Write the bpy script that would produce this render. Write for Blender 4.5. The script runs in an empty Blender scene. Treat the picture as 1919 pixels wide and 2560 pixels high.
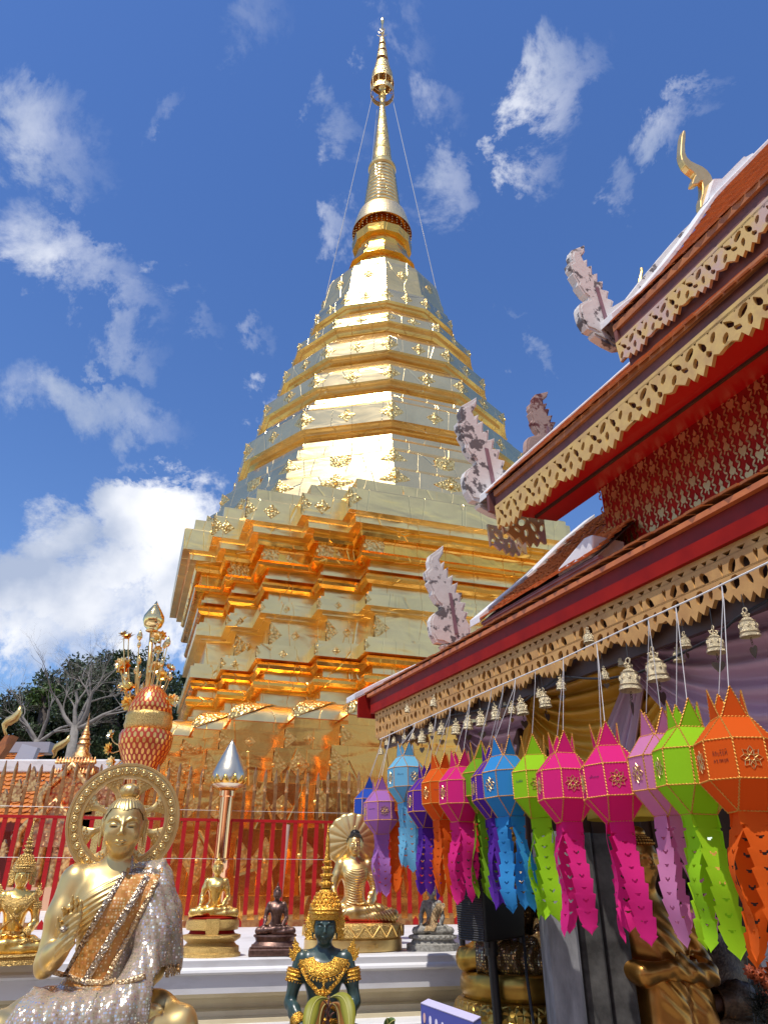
import bpy, bmesh, math, random
import numpy as np
from mathutils import Vector, Matrix
random.seed(7); rng = np.random.default_rng(7)
R = math.radians
scene = bpy.context.scene
# ------------------------------------------------------------------ camera
PITCH = 27.6; FPX = 1775.0; CAMZ = 1.55
cam_d = bpy.data.cameras.new('camera'); cam = bpy.data.objects.new('camera', cam_d)
scene.collection.objects.link(cam); scene.camera = cam
cam.location = (0, 0, CAMZ); cam.rotation_euler = (R(90 + PITCH), 0, 0)
cam_d.sensor_fit = 'VERTICAL'; cam_d.sensor_height = 24; cam_d.lens = 24 * FPX / 2560
cam_d.clip_end = 2000; cam_d.clip_start = 0.05
# ------------------------------------------------------------------ light
SUN_EL, SUN_AZ = 66.0, 210.0
SKY_STRENGTH = 0.165; SUN_STRENGTH = 3.9
scene.view_settings.view_transform = 'Standard'; scene.view_settings.look = 'None'
scene.view_settings.exposure = 0.0; scene.view_settings.gamma = 1
scene.cycles.use_denoising = True
scene.cycles.max_bounces = 10; scene.cycles.glossy_bounces = 8; scene.cycles.diffuse_bounces = 3
scene.cycles.sample_clamp_indirect = 6
scene.cycles.caustics_reflective = True; scene.cycles.blur_glossy = 1.0
sd = Vector((math.sin(R(SUN_AZ)) * math.cos(R(SUN_EL)), math.cos(R(SUN_AZ)) * math.cos(R(SUN_EL)), math.sin(R(SUN_EL))))
sun_d = bpy.data.lights.new('sun', 'SUN'); sun_d.energy = SUN_STRENGTH; sun_d.angle = R(0.5); sun_d.color = (1, 0.955, 0.88)
sun = bpy.data.objects.new('sun', sun_d); scene.collection.objects.link(sun)
sun.rotation_euler = (-sd).to_track_quat('-Z', 'Y').to_euler(); sun.location = (-6, -10, 20)

# pixel helpers (photograph pixels 1919x2560) used to measure real positions on real planes
cp, sp = math.cos(R(PITCH)), math.sin(R(PITCH))
def ray(x, y):
    u = x - 959.5; v = 1280 - y
    return Vector((u, FPX * cp - v * sp, FPX * sp + v * cp))
def hit(x, y, n, k):            # point of the plane n.P = k (P relative to the eye)
    r = ray(x, y); return r * (k / n.dot(r)) + Vector((0, 0, CAMZ))
def atY(x, y, Y):
    return hit(x, y, Vector((0, 1, 0)), Y)
def atZ(x, y, z):
    return hit(x, y, Vector((0, 0, 1)), z - CAMZ)

# ------------------------------------------------------------------ world
world = bpy.data.worlds.new('World'); scene.world = world; world.use_nodes = True
wn, wl = world.node_tree.nodes, world.node_tree.links
for n in list(wn): wn.remove(n)
wout = wn.new('ShaderNodeOutputWorld'); bg = wn.new('ShaderNodeBackground'); wl.new(bg.outputs[0], wout.inputs[0])
sky = wn.new('ShaderNodeTexSky'); sky.sky_type = 'NISHITA'; sky.sun_disc = False
sky.sun_elevation = R(SUN_EL); sky.sun_rotation = R(SUN_AZ); sky.altitude = 1000; sky.air_density = 1.25; sky.dust_density = 0.3; sky.ozone_density = 2.6
bg.inputs['Strength'].default_value = SKY_STRENGTH
tc = wn.new('ShaderNodeTexCoord')
def vm(op, a=None, b=None, val=None, scale=None):
    n = wn.new('ShaderNodeVectorMath'); n.operation = op
    if a is not None: wl.new(a, n.inputs[0])
    if b is not None: wl.new(b, n.inputs[1])
    if val is not None: n.inputs[1].default_value = val
    if scale is not None: n.inputs['Scale'].default_value = scale
    return n
def mt(op, a=None, b=None, va=None, vb=None, clamp=False):
    n = wn.new('ShaderNodeMath'); n.operation = op; n.use_clamp = clamp
    if a is not None: wl.new(a, n.inputs[0])
    if b is not None: wl.new(b, n.inputs[1])
    if va is not None: n.inputs[0].default_value = va
    if vb is not None: n.inputs[1].default_value = vb
    return n.outputs[0]
gen = tc.outputs['Generated']
# clouds: soft lumps of the sky dome, placed by direction, broken up by noise
blobs = [  # x, y, half width, half height (photo px), angle, strength
 (360,1340,230,170,-20,2.1),(130,1480,330,180,0,2.0),(430,1480,160,190,0,1.8),(40,1600,300,120,0,1.5),(250,990,270,110,8,.86),
 (60,960,150,80,0,.62),(640,985,90,65,20,.86),(170,640,300,110,18,.80),(300,760,200,70,30,.62),(130,370,170,110,15,.78),
 (480,790,100,60,0,.55),(640,790,70,60,0,.5),(600,80,170,110,-30,.5),(850,320,75,100,-20,.62),(400,270,60,120,30,.45),
 (1110,480,140,110,-20,.72),(1090,270,110,100,0,.5),(1370,160,95,190,12,.86),(1340,380,70,90,0,.6),(1440,60,90,80,-50,.5),
 (1670,300,110,90,-30,.66),(1560,480,70,70,0,.5),(1020,80,120,80,60,.42),(1280,800,60,30,0,.45),(1370,940,80,50,0,.5),(860,620,70,90,0,.6),
 (1000,540,120,50,0,.42),(1760,190,90,40,-20,.5)]
nz = wn.new('ShaderNodeTexNoise'); nz.inputs['Scale'].default_value = 7.5; nz.inputs['Detail'].default_value = 14; nz.inputs['Roughness'].default_value = .66; nz.inputs['Distortion'].default_value = .25
wl.new(gen, nz.inputs['Vector'])
nz2 = wn.new('ShaderNodeTexNoise'); nz2.inputs['Scale'].default_value = 6; nz2.inputs['Detail'].default_value = 6; wl.new(gen, nz2.inputs['Vector'])
warp = vm('SCALE', nz.outputs['Color'], scale=.34); pos = vm('ADD', gen, warp.outputs[0]); pos2 = vm('SUBTRACT', pos.outputs[0], val=(.17, .17, .17))
acc = None
for (x, y, hw, hh, ang, st) in blobs:
    c = ray(x, y).normalized(); rt = Vector((0, 0, 1)).cross(c).normalized() * -1; up = rt.cross(c).normalized() * 1
    if up.z < 0: up = -up
    ca, sa = math.cos(R(ang)), math.sin(R(ang)); px = 1 / ray(x, y).length
    uu = (rt * ca + up * -sa) / (hw * px); vv = (rt * sa + up * ca) / (hh * px)
    d1 = vm('DOT_PRODUCT', pos2.outputs[0], val=uu).outputs['Value']; d2 = vm('DOT_PRODUCT', pos2.outputs[0], val=vv).outputs['Value']
    q = mt('ADD', mt('MULTIPLY', d1, d1), mt('MULTIPLY', d2, d2))
    front = mt('GREATER_THAN', vm('DOT_PRODUCT', gen, val=c).outputs['Value'], vb=0)
    m = mt('MULTIPLY', mt('SUBTRACT', None, q, va=1.0), front)
    m = mt('MULTIPLY', mt('MAXIMUM', m, vb=0), vb=st)
    acc = m if acc is None else mt('MAXIMUM', acc, m)
low = wn.new('ShaderNodeSeparateXYZ'); wl.new(gen, low.inputs[0])
# general thin cloud elsewhere on the dome (behind the viewer) so that the gold has something to mirror
behind = mt('MULTIPLY', mt('MULTIPLY', mt('SUBTRACT', low.outputs['Y'], vb=.36), vb=-2.5, clamp=True), vb=.70)
acc = mt('MAXIMUM', acc, behind)
dens = mt('ADD', mt('MULTIPLY', acc, vb=.9), mt('MULTIPLY', mt('SUBTRACT', nz.outputs['Fac'], vb=.5), vb=2.5))
gate = mt('MULTIPLY', acc, vb=6, clamp=True)
cr = wn.new('ShaderNodeMapRange'); cr.interpolation_type = 'SMOOTHSTEP'; wl.new(dens, cr.inputs[0]); cr.inputs[1].default_value = .12; cr.inputs[2].default_value = 1.50
fac = mt('MULTIPLY', cr.outputs[0], gate)
mixc = wn.new('ShaderNodeMix'); mixc.data_type = 'RGBA'; wl.new(fac, mixc.inputs[0]); 
hsv = wn.new('ShaderNodeHueSaturation'); hsv.inputs['Saturation'].default_value = 1.22; hsv.inputs['Hue'].default_value = .512; hsv.inputs['Value'].default_value = .97; wl.new(sky.outputs[0], hsv.inputs['Color'])
wl.new(hsv.outputs[0], mixc.inputs[6])
ccol = wn.new('ShaderNodeMix'); ccol.data_type = 'RGBA'; ccr = wn.new('ShaderNodeMapRange'); ccr.inputs[1].default_value = .36; ccr.inputs[2].default_value = .60; wl.new(nz2.outputs['Fac'], ccr.inputs[0]); wl.new(ccr.outputs[0], ccol.inputs[0])
ccol.inputs[6].default_value = (2.7, 3.2, 4.3, 1); ccol.inputs[7].default_value = (6.3, 6.4, 6.7, 1)
wl.new(ccol.outputs[2], mixc.inputs[7]); wl.new(mixc.outputs[2], bg.inputs['Color'])

# ------------------------------------------------------------------ materials
def base_mat(name):
    m = bpy.data.materials.new(name); m.use_nodes = True
    return m, m.node_tree.nodes, m.node_tree.links, m.node_tree.nodes['Principled BSDF']
def noise(nt, lk, scale, detail=4, rough=.5, vec=None, dist=0, stretch=None):
    n = nt.new('ShaderNodeTexNoise'); n.inputs['Scale'].default_value = scale; n.inputs['Detail'].default_value = detail; n.inputs['Roughness'].default_value = rough; n.inputs['Distortion'].default_value = dist
    c = nt.new('ShaderNodeTexCoord')
    if stretch:
        mp = nt.new('ShaderNodeMapping'); mp.inputs['Scale'].default_value = stretch; lk.new(c.outputs['Object'], mp.inputs[0]); lk.new(mp.outputs[0], n.inputs['Vector'])
    else: lk.new(c.outputs['Object'], n.inputs['Vector'])
    return n
def ramp(nt, lk, src, stops):
    r = nt.new('ShaderNodeValToRGB'); el = r.color_ramp.elements
    while len(el) < len(stops): el.new(.5)
    for e, (p, c) in zip(el, stops): e.position = p; e.color = (*c, 1) if len(c) == 3 else c
    lk.new(src, r.inputs[0]); return r
def bump(nt, lk, b, src, strength, dist):
    bp = nt.new('ShaderNodeBump'); bp.inputs['Strength'].default_value = strength; bp.inputs['Distance'].default_value = dist
    lk.new(src, bp.inputs['Height'])
    if b.inputs['Normal'].links:
        old = b.inputs['Normal'].links[0].from_socket; lk.new(old, bp.inputs['Normal'])
    lk.new(bp.outputs[0], b.inputs['Normal']); return bp
def mat(name, col, rough=.5, metal=0.0, col2=None, cscale=6, cstretch=None, bs=None, bstr=.3, bdist=.01, lo=.35, hi=.65, rvar=0, spec=None, detail=5):
    m, nt, lk, b = base_mat(name)
    b.inputs['Base Color'].default_value = (*col, 1); b.inputs['Roughness'].default_value = rough; b.inputs['Metallic'].default_value = metal
    if spec is not None: b.inputs['Specular IOR Level'].default_value = spec
    if col2:
        n = noise(nt, lk, cscale, detail, .6, stretch=cstretch); r = ramp(nt, lk, n.outputs['Fac'], [(lo, col), (hi, col2)]); lk.new(r.outputs[0], b.inputs['Base Color'])
    if rvar:
        n = noise(nt, lk, cscale * 1.7, 3); mr = nt.new('ShaderNodeMapRange'); lk.new(n.outputs['Fac'], mr.inputs[0]); mr.inputs[1].default_value = .3; mr.inputs[2].default_value = .7
        mr.inputs[3].default_value = max(.02, rough - rvar); mr.inputs[4].default_value = rough + rvar; lk.new(mr.outputs[0], b.inputs['Roughness'])
    if bs:
        n = noise(nt, lk, bs, 4); bump(nt, lk, b, n.outputs['Fac'], bstr, bdist)
    return m
GOLD = (1.0, .735, .315)
def foil(name, col, rough, wav=.55, dent=.22):
    m, nt, lk, b = base_mat(name)
    b.inputs['Metallic'].default_value = 1; b.inputs['Roughness'].default_value = rough
    n0 = noise(nt, lk, 2.2, 3); r = ramp(nt, lk, n0.outputs['Fac'], [(.35, col), (.7, tuple(c * .86 for c in col))]); lk.new(r.outputs[0], b.inputs['Base Color'])
    n1 = noise(nt, lk, 1.6, 2, .5, dist=.6, stretch=(1, 1, 2.2)); bump(nt, lk, b, n1.outputs['Fac'], wav, .05)
    n2 = noise(nt, lk, 9, 3, .6, stretch=(1, 1, .5)); bump(nt, lk, b, n2.outputs['Fac'], dent, .012)
    n3 = noise(nt, lk, 60, 3, .6); bump(nt, lk, b, n3.outputs['Fac'], .12, .003)
    # dents and creases of single sheets
    v = nt.new('ShaderNodeTexVoronoi'); v.feature = 'DISTANCE_TO_EDGE'; v.inputs['Scale'].default_value = 2.3; c = nt.new('ShaderNodeTexCoord'); mp = nt.new('ShaderNodeMapping'); mp.inputs['Scale'].default_value = (1, 1, .18)
    lk.new(c.outputs['Object'], mp.inputs[0]); lk.new(mp.outputs[0], v.inputs['Vector'])
    mr = nt.new('ShaderNodeMapRange'); mr.inputs[1].default_value = 0; mr.inputs[2].default_value = .012; lk.new(v.outputs['Distance'], mr.inputs[0]); bump(nt, lk, b, mr.outputs[0], .7, .008)
    return m
M = {}
M['foil'] = foil('gold_foil', GOLD, .29)
M['foil_soft'] = foil('soft_gold_foil', (1.0, .76, .38), .24, .22, .07)
M['foil_low'] = foil('gold_sheet', (1.0, .56, .11), .22)  # oranger copy of the foil: light bounced between gold put into the colour
M['foil_base'] = foil('base_gold_sheet', (.95, .47, .11), .2, wav=.3)  # reflected warm surroundings put into the colour as deeper orange
M['foil_bright'] = foil('bright_gold', (1, .74, .33), .13, wav=.25)
def filigree(name, col, scale, rough=.28, strength=1.0, dist=.02, dark=None):
    m, nt, lk, b = base_mat(name); b.inputs['Metallic'].default_value = 1; b.inputs['Roughness'].default_value = rough; b.inputs['Base Color'].default_value = (*col, 1)
    c = nt.new('ShaderNodeTexCoord'); v = nt.new('ShaderNodeTexVoronoi'); v.inputs['Scale'].default_value = scale; v.feature = 'SMOOTH_F1'; lk.new(c.outputs['Object'], v.inputs['Vector'])
    bump(nt, lk, b, v.outputs['Distance'], strength, dist)
    n = noise(nt, lk, scale * 1.3, 3, .6); bump(nt, lk, b, n.outputs['Fac'], .5, dist * .6)
    if dark:
        r = ramp(nt, lk, v.outputs['Distance'], [(.25, col), (.75, dark)]); lk.new(r.outputs[0], b.inputs['Base Color'])
    return m
M['filigree'] = filigree('gold_filigree', (1, .74, .30), 34, .34, .9, .016, dark=(.50, .26, .06))  # darker cell edges: crevice shade put into the colour for contrast
M['filigree_low'] = filigree('low_gold_filigree', (.95, .54, .16), 34, .38, .7, .012, dark=(.60, .28, .06))  # milder crevice shade put into the colour
M['filigree_pale'] = filigree('pale_gold_filigree', (1, .76, .40), 40, .36, .5, .01)
M['filigree_small'] = filigree('gold_filigree_small', (.95, .66, .24), 90, .3, .9, .006)
M['statue_gold'] = mat('statue_gold', (.72, .50, .19), .36, .88, (.80, .58, .24), 5, bs=70, bstr=.05, bdist=.002, rvar=.05)
M['statue_bright'] = mat('statue_bright_gold', (.92, .58, .15), .27, .92, (.98, .68, .22), 7, bs=60, bstr=.06, bdist=.002)
M['statue_pale'] = mat('statue_pale_gold', (.90, .66, .28), .33, .9, (.8, .52, .18), 6, bs=70, bstr=.08, bdist=.002)
M['bronze'] = mat('brown_bronze', (.13, .075, .06), .42, .75, (.24, .14, .11), 18, bs=80, bstr=.15, bdist=.002)
M['stone'] = mat('weathered_stone', (.20, .19, .165), .85, 0, (.42, .40, .35), 22, bs=60, bstr=.5, bdist=.004)
M['jade'] = mat('dark_green_jade', (.016, .042, .038), .3, .0, (.075, .12, .108), 16, lo=.35, hi=.85, bs=50, bstr=.06, bdist=.002, detail=8)
M['regalia'] = filigree('regalia_gold', (.95, .56, .10), 150, .32, .8, .004, dark=(.5, .2, .02))
M['black_hair'] = mat('black_hair', (.012, .011, .012), .35)
M['white_paint'] = mat('white_paint', (.72, .71, .71), .5, 0, (.50, .48, .46), 4, cstretch=(1, 1, 3), bs=12, bstr=.15, bdist=.004, lo=.50, hi=.85, detail=9)
M['gold_lit_cream'] = mat('gold_lit_cream', (.72, .63, .42), .5, 0, (.58, .48, .30), 3, bs=14, bstr=.12, bdist=.004)  # shade and gold reflection under the platform lip put into the colour
M['red_paint'] = mat('red_paint', (.33, .012, .006), .55, 0, (.25, .008, .005), 6, spec=.12, bs=30, bstr=.08, bdist=.002)
M['fence_red'] = mat('fence_red', (.45, .008, .008), .5, 0, (.36, .006, .007), 14, spec=.3)
M['fence_metal'] = mat('spear_bronze', (.36, .12, .05), .3, .85, (.62, .36, .14), 16, bs=90, bstr=.2, bdist=.003)
M['lip'] = mat('lip_red', (.45, .06, .03), .4)
M['eye'] = mat('eye_black', (.01, .01, .012), .2)
M['steel'] = mat('steel_wire', (.5, .5, .5), .5, .6)
M['cord'] = mat('white_cord', (.78, .76, .74), .8)
M['black_cable'] = mat('black_cable', (.015, .015, .017), .6)
M['trim'] = mat('lantern_trim', (.62, .24, .03), .42, .45, (.8, .42, .08), 120, bs=400, bstr=.6, bdist=.002)
M['orange_tile'] = mat('roof_tile_glazed', (.66, .20, .05), .4, 0, (.42, .11, .035), 9, bs=40, bstr=.2, bdist=.004, lo=.3, hi=.75)
M['tile_far'] = None
M['wood_orange'] = mat('varnished_wood', (.50, .17, .045), .5, 0, (.32, .11, .04), 7, cstretch=(1, 1, 1), bs=30, bstr=.15, bdist=.003)
M['wood_maroon'] = mat('maroon_board', (.20, .065, .05), .55, 0, (.13, .05, .045), 9, bs=30, bstr=.15, bdist=.003)
M['wood_purple'] = mat('faded_board', (.28, .15, .17), .6, 0, (.2, .10, .12), 9)
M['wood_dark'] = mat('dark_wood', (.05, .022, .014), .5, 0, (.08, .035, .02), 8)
M['fret_tan'] = mat('fret_tan', (.60, .33, .10), .6, 0, (.46, .23, .07), 10, bs=50, bstr=.15, bdist=.003)
M['fret_yellow'] = mat('fret_yellow', (.66, .44, .14), .55, 0, (.52, .32, .12), 12, bs=50, bstr=.15, bdist=.003)
M['fret_mix'] = mat('fret_peeling', (.62, .42, .15), .6, 0, (.55, .38, .32), 5, bs=50, bstr=.2, bdist=.003, lo=.45, hi=.6)
M['peel'] = mat('peeling_white_paint', (.66, .61, .57), .75, 0, (.13, .11, .11), 9, lo=.54, hi=.58, bs=24, bstr=.4, bdist=.006, detail=8)
M['peel_red'] = mat('peeling_pink_paint', (.42, .27, .22), .75, 0, (.14, .03, .025), 8, lo=.50, hi=.56, bs=24, bstr=.4, bdist=.006, detail=8)
M['plaster'] = mat('white_plaster', (.72, .71, .72), .7, 0, (.55, .53, .54), 6, bs=20, bstr=.3, bdist=.01, lo=.5, hi=.8)
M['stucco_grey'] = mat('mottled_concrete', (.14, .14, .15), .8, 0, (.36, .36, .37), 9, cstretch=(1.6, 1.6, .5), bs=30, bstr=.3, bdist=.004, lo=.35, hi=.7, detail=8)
M['ground'] = mat('stone_paving', (.30, .25, .19), .6, 0, (.22, .18, .14), 2)
M['leafgold'] = mat('stencil_gold', (.78, .52, .20), .3, .85)
M['bell'] = mat('bell_brass', (.92, .80, .54), .34, .7, (.58, .46, .26), 40, bs=110, bstr=.7, bdist=.004, rvar=.08)
M['bell_dark'] = mat('bell_dark', (.09, .06, .04), .45, .8, (.18, .13, .08), 40)
M['paddle_gold'] = mat('paddle_brass', (.62, .5, .26), .4, .8)
M['bark'] = mat('pale_bark', (.30, .27, .24), .9, 0, (.18, .16, .14), 4)
M['bark_dark'] = mat('dark_bark', (.07, .055, .045), .9)
M['black_plastic'] = mat('black_plastic', (.012, .012, .014), .38, 0, bs=60, bstr=.05, bdist=.002)
M['gold_drape'] = mat('gold_satin', (.88, .50, .05), .5, 0, (.80, .42, .04), 3)
M['purple_drape'] = mat('mauve_satin', (.70, .48, .62), .5, 0, (.60, .40, .54), 3)
M['parasol'] = mat('yellow_parasol_cloth', (.75, .52, .05), .6)

def leaf_mat(name, c1, c2):
    m, nt, lk, b = base_mat(name); n = noise(nt, lk, 1.1, 4); r = ramp(nt, lk, n.outputs['Fac'], [(.35, c1), (.68, c2)]); lk.new(r.outputs[0], b.inputs['Base Color']); b.inputs['Roughness'].default_value = .55
    return m
M['leaf'] = leaf_mat('dark_foliage', (.018, .035, .012), (.05, .085, .02))
M['leaf_light'] = leaf_mat('light_foliage', (.05, .10, .015), (.10, .16, .02))
def paper(name, col, tr=.4):
    m, nt, lk, b = base_mat(name); b.inputs['Base Color'].default_value = (*col, 1); b.inputs['Roughness'].default_value = .85; b.inputs['Specular IOR Level'].default_value = .2
    n = noise(nt, lk, 30, 3); bump(nt, lk, b, n.outputs['Fac'], .15, .003)
    t = nt.new('ShaderNodeBsdfTranslucent'); t.inputs[0].default_value = (*col, 1); mx = nt.new('ShaderNodeMixShader'); mx.inputs[0].default_value = tr
    out = nt['Material Output']; lk.new(b.outputs[0], mx.inputs[1]); lk.new(t.outputs[0], mx.inputs[2]); lk.new(mx.outputs[0], out.inputs[0])
    return m
def sequin(name, base, disc, scale, edge=.32, metal=.85, rough=.22):
    m, nt, lk, b = base_mat(name); c = nt.new('ShaderNodeTexCoord'); v = nt.new('ShaderNodeTexVoronoi'); v.inputs['Scale'].default_value = scale; v.inputs['Randomness'].default_value = .35
    lk.new(c.outputs['Object'], v.inputs['Vector'])
    r = ramp(nt, lk, v.outputs['Distance'], [(0, disc), (edge, disc), (edge + .06, base)]); 
    mx = nt.new('ShaderNodeMix'); mx.data_type = 'RGBA'; mx.blend_type = 'MULTIPLY'; mx.inputs[0].default_value = .14; lk.new(r.outputs[0], mx.inputs[6]); lk.new(v.outputs['Color'], mx.inputs[7]); lk.new(mx.outputs[2], b.inputs['Base Color'])
    r2 = ramp(nt, lk, v.outputs['Distance'], [(0, (metal,) * 3), (edge, (metal,) * 3), (edge + .06, (.1,) * 3)]); lk.new(r2.outputs[0], b.inputs['Metallic'])
    b.inputs['Roughness'].default_value = rough
    # every disc tilts its own way
    geo = nt.new('ShaderNodeNewGeometry'); s = nt.new('ShaderNodeVectorMath'); s.operation = 'SUBTRACT'; s.inputs[1].default_value = (.5, .5, .5); lk.new(v.outputs['Color'], s.inputs[0])
    s2 = nt.new('ShaderNodeVectorMath'); s2.operation = 'SCALE'; s2.inputs['Scale'].default_value = .42; lk.new(s.outputs[0], s2.inputs[0])
    ad = nt.new('ShaderNodeVectorMath'); ad.operation = 'ADD'; lk.new(geo.outputs['Normal'], ad.inputs[0]); lk.new(s2.outputs[0], ad.inputs[1])
    nm = nt.new('ShaderNodeVectorMath'); nm.operation = 'NORMALIZE'; lk.new(ad.outputs[0], nm.inputs[0]); lk.new(nm.outputs[0], b.inputs['Normal'])
    return m
M['sequin'] = sequin('silver_sequin_lace', (.42, .33, .24), (.84, .80, .74), 92)
M['sequin_gold'] = sequin('gold_sequin_cloth', (.12, .07, .03), (.62, .46, .22), 60)
M['brocade'] = sequin('orange_brocade', (.62, .27, .06), (.86, .62, .32), 80, .26, .3, .5)
M['jewel'] = filigree('jewelled_braid', (.75, .62, .45), 120, .3, 1.0, .006, dark=(.2, .12, .07))
M['lace'] = filigree('gold_lace_trim', (.9, .7, .42), 140, .45, 1.0, .005, dark=(.35, .18, .08))

# ------------------------------------------------------------------ mesh builders
class MB:
    def __init__(s): s.v = []; s.f = []
    def add(s, vs, fs):
        o = len(s.v); s.v.extend([tuple(p) for p in vs]); s.f.extend([tuple(i + o for i in f) for f in fs])
    def box(s, c, d, rz=0, rot=None):
        m = rot or Matrix.Rotation(rz, 3, 'Z'); c = Vector(c); vs = []
        for z in (-1, 1):
            for x, y in ((-1, -1), (1, -1), (1, 1), (-1, 1)): vs.append(c + m @ Vector((x * d[0] / 2, y * d[1] / 2, z * d[2] / 2)))
        s.add(vs, [(3, 2, 1, 0), (4, 5, 6, 7), (0, 1, 5, 4), (1, 2, 6, 5), (2, 3, 7, 6), (3, 0, 4, 7)])
    def lathe(s, prof, n=32, c=(0, 0, 0), scallop=None, cap=True, mtx=None):
        vs = []
        for (r, z) in prof:
            for i in range(n):
                a = 2 * math.pi * i / n; rr = r * (1 + (scallop(a, z) if scallop else 0)); p = Vector((rr * math.cos(a), rr * math.sin(a), z))
                vs.append((mtx @ p if mtx else p) + Vector(c))
        fs = []
        for j in range(len(prof) - 1):
            for i in range(n): fs.append((j * n + i, j * n + (i + 1) % n, (j + 1) * n + (i + 1) % n, (j + 1) * n + i))
        if cap:
            if prof[0][0] > 1e-4: fs.append(tuple(range(n - 1, -1, -1)))
            if prof[-1][0] > 1e-4: fs.append(tuple((len(prof) - 1) * n + i for i in range(n)))
        s.add(vs, fs)
    def tube(s, pts, rad, n=8, cap=True):
        pts = [Vector(p) for p in pts]; rs = rad if hasattr(rad, '__len__') else [rad] * len(pts); vs = []; up = None
        for i, p in enumerate(pts):
            t = (pts[min(i + 1, len(pts) - 1)] - pts[max(i - 1, 0)])
            t = t.normalized() if t.length > 1e-9 else Vector((0, 0, 1))
            if up is None: up = Vector((0, 0, 1)) if abs(t.z) < .9 else Vector((1, 0, 0))
            x = t.cross(up).normalized() if t.cross(up).length > 1e-6 else Vector((1, 0, 0)); y = x.cross(t).normalized(); up = y
            for k in range(n):
                a = 2 * math.pi * k / n; vs.append(p + (x * math.cos(a) + y * math.sin(a)) * rs[i])
        fs = [(j * n + i, j * n + (i + 1) % n, (j + 1) * n + (i + 1) % n, (j + 1) * n + i) for j in range(len(pts) - 1) for i in range(n)]
        if cap: fs += [tuple(range(n - 1, -1, -1)), tuple((len(pts) - 1) * n + i for i in range(n))]
        s.add(vs, fs)
    def ball(s, c, r, n=12, m=8, mtx=None):
        r = r if hasattr(r, '__len__') else (r, r, r); vs = []
        for j in range(m + 1):
            th = math.pi * j / m
            for i in range(n):
                a = 2 * math.pi * i / n; p = Vector((r[0] * math.sin(th) * math.cos(a), r[1] * math.sin(th) * math.sin(a), r[2] * math.cos(th)))
                vs.append((mtx @ p if mtx else p) + Vector(c))
        s.add(vs, [(j * n + i, j * n + (i + 1) % n, (j + 1) * n + (i + 1) % n, (j + 1) * n + i) for j in range(m) for i in range(n)])
    def prism(s, outline, o, ux, uy, un, t0, t1):      # flat outline with thickness along un
        o, ux, uy, un = Vector(o), Vector(ux), Vector(uy), Vector(un); n = len(outline)
        vs = [o + ux * x + uy * y + un * t0 for x, y in outline] + [o + ux * x + uy * y + un * t1 for x, y in outline]
        s.add(vs, [tuple(range(n - 1, -1, -1)), tuple(range(n, 2 * n))] + [(i, (i + 1) % n, n + (i + 1) % n, n + i) for i in range(n)])
    def grid(s, P, closed_u=False):      # P[j][i] rows of points
        m, n = len(P), len(P[0]); vs = [p for row in P for p in row]
        s.add(vs, [(j * n + i, j * n + (i + 1) % n, (j + 1) * n + (i + 1) % n, (j + 1) * n + i) for j in range(m - 1) for i in range(n if closed_u else n - 1)])
    def mesh(s, name, recalc=True):
        me = bpy.data.meshes.new(name); me.from_pydata([tuple(v) for v in s.v], [], s.f); me.update()
        if recalc:
            bm = bmesh.new(); bm.from_mesh(me); bmesh.ops.remove_doubles(bm, verts=bm.verts, dist=1e-6); bmesh.ops.recalc_face_normals(bm, faces=bm.faces); bm.to_mesh(me); bm.free()
        return me
def thing(name, label, cat, loc=(0, 0, 0), rz=0, group=None, scale=1):
    o = bpy.data.objects.new(name, None); scene.collection.objects.link(o); o.empty_display_size = .1
    o.location = loc; o.rotation_euler = (0, 0, rz); o.scale = (scale,) * 3; tag(o, label, cat, group); return o
def tag(o, label, cat, group=None, kind=None):
    o['label'] = label; o['category'] = cat
    if group: o['group'] = group
    if kind: o['kind'] = kind
    return o
def part(name, mb, m, parent=None, smooth=False, world=False, recalc=True, label=None, bevel=0, solid=0, auto=None):
    me = mb.mesh(name, recalc) if isinstance(mb, MB) else mb
    o = bpy.data.objects.new(name, me); scene.collection.objects.link(o)
    if m is not None: me.materials.clear(); me.materials.append(M[m] if isinstance(m, str) else m)
    if smooth: me.shade_smooth()
    if auto is not None: me.set_sharp_from_angle(angle=R(auto))
    if parent:
        o.parent = parent
        if world:
            ml = Matrix(); q = parent
            while q: ml = Matrix.LocRotScale(q.location, q.rotation_euler, q.scale) @ ml; q = q.parent
            me.transform(ml.inverted())
    if bevel: md = o.modifiers.new('bevel', 'BEVEL'); md.width = bevel; md.segments = 2; md.limit_method = 'ANGLE'
    if solid: md = o.modifiers.new('solid', 'SOLIDIFY'); md.thickness = solid; md.offset = 0
    if label: o['label'] = label
    return o
def struct(name, mb, m, **k):
    o = part(name, mb, m, **k); o['kind'] = 'structure'; return o

# ================================================================== SETTING
EYE = CAMZ
g = MB(); g.add([(-300, -300, 0), (300, -300, 0), (300, 300, 0), (-300, 300, 0)], [(0, 1, 2, 3)]); struct('ground', g, 'ground')

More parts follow.
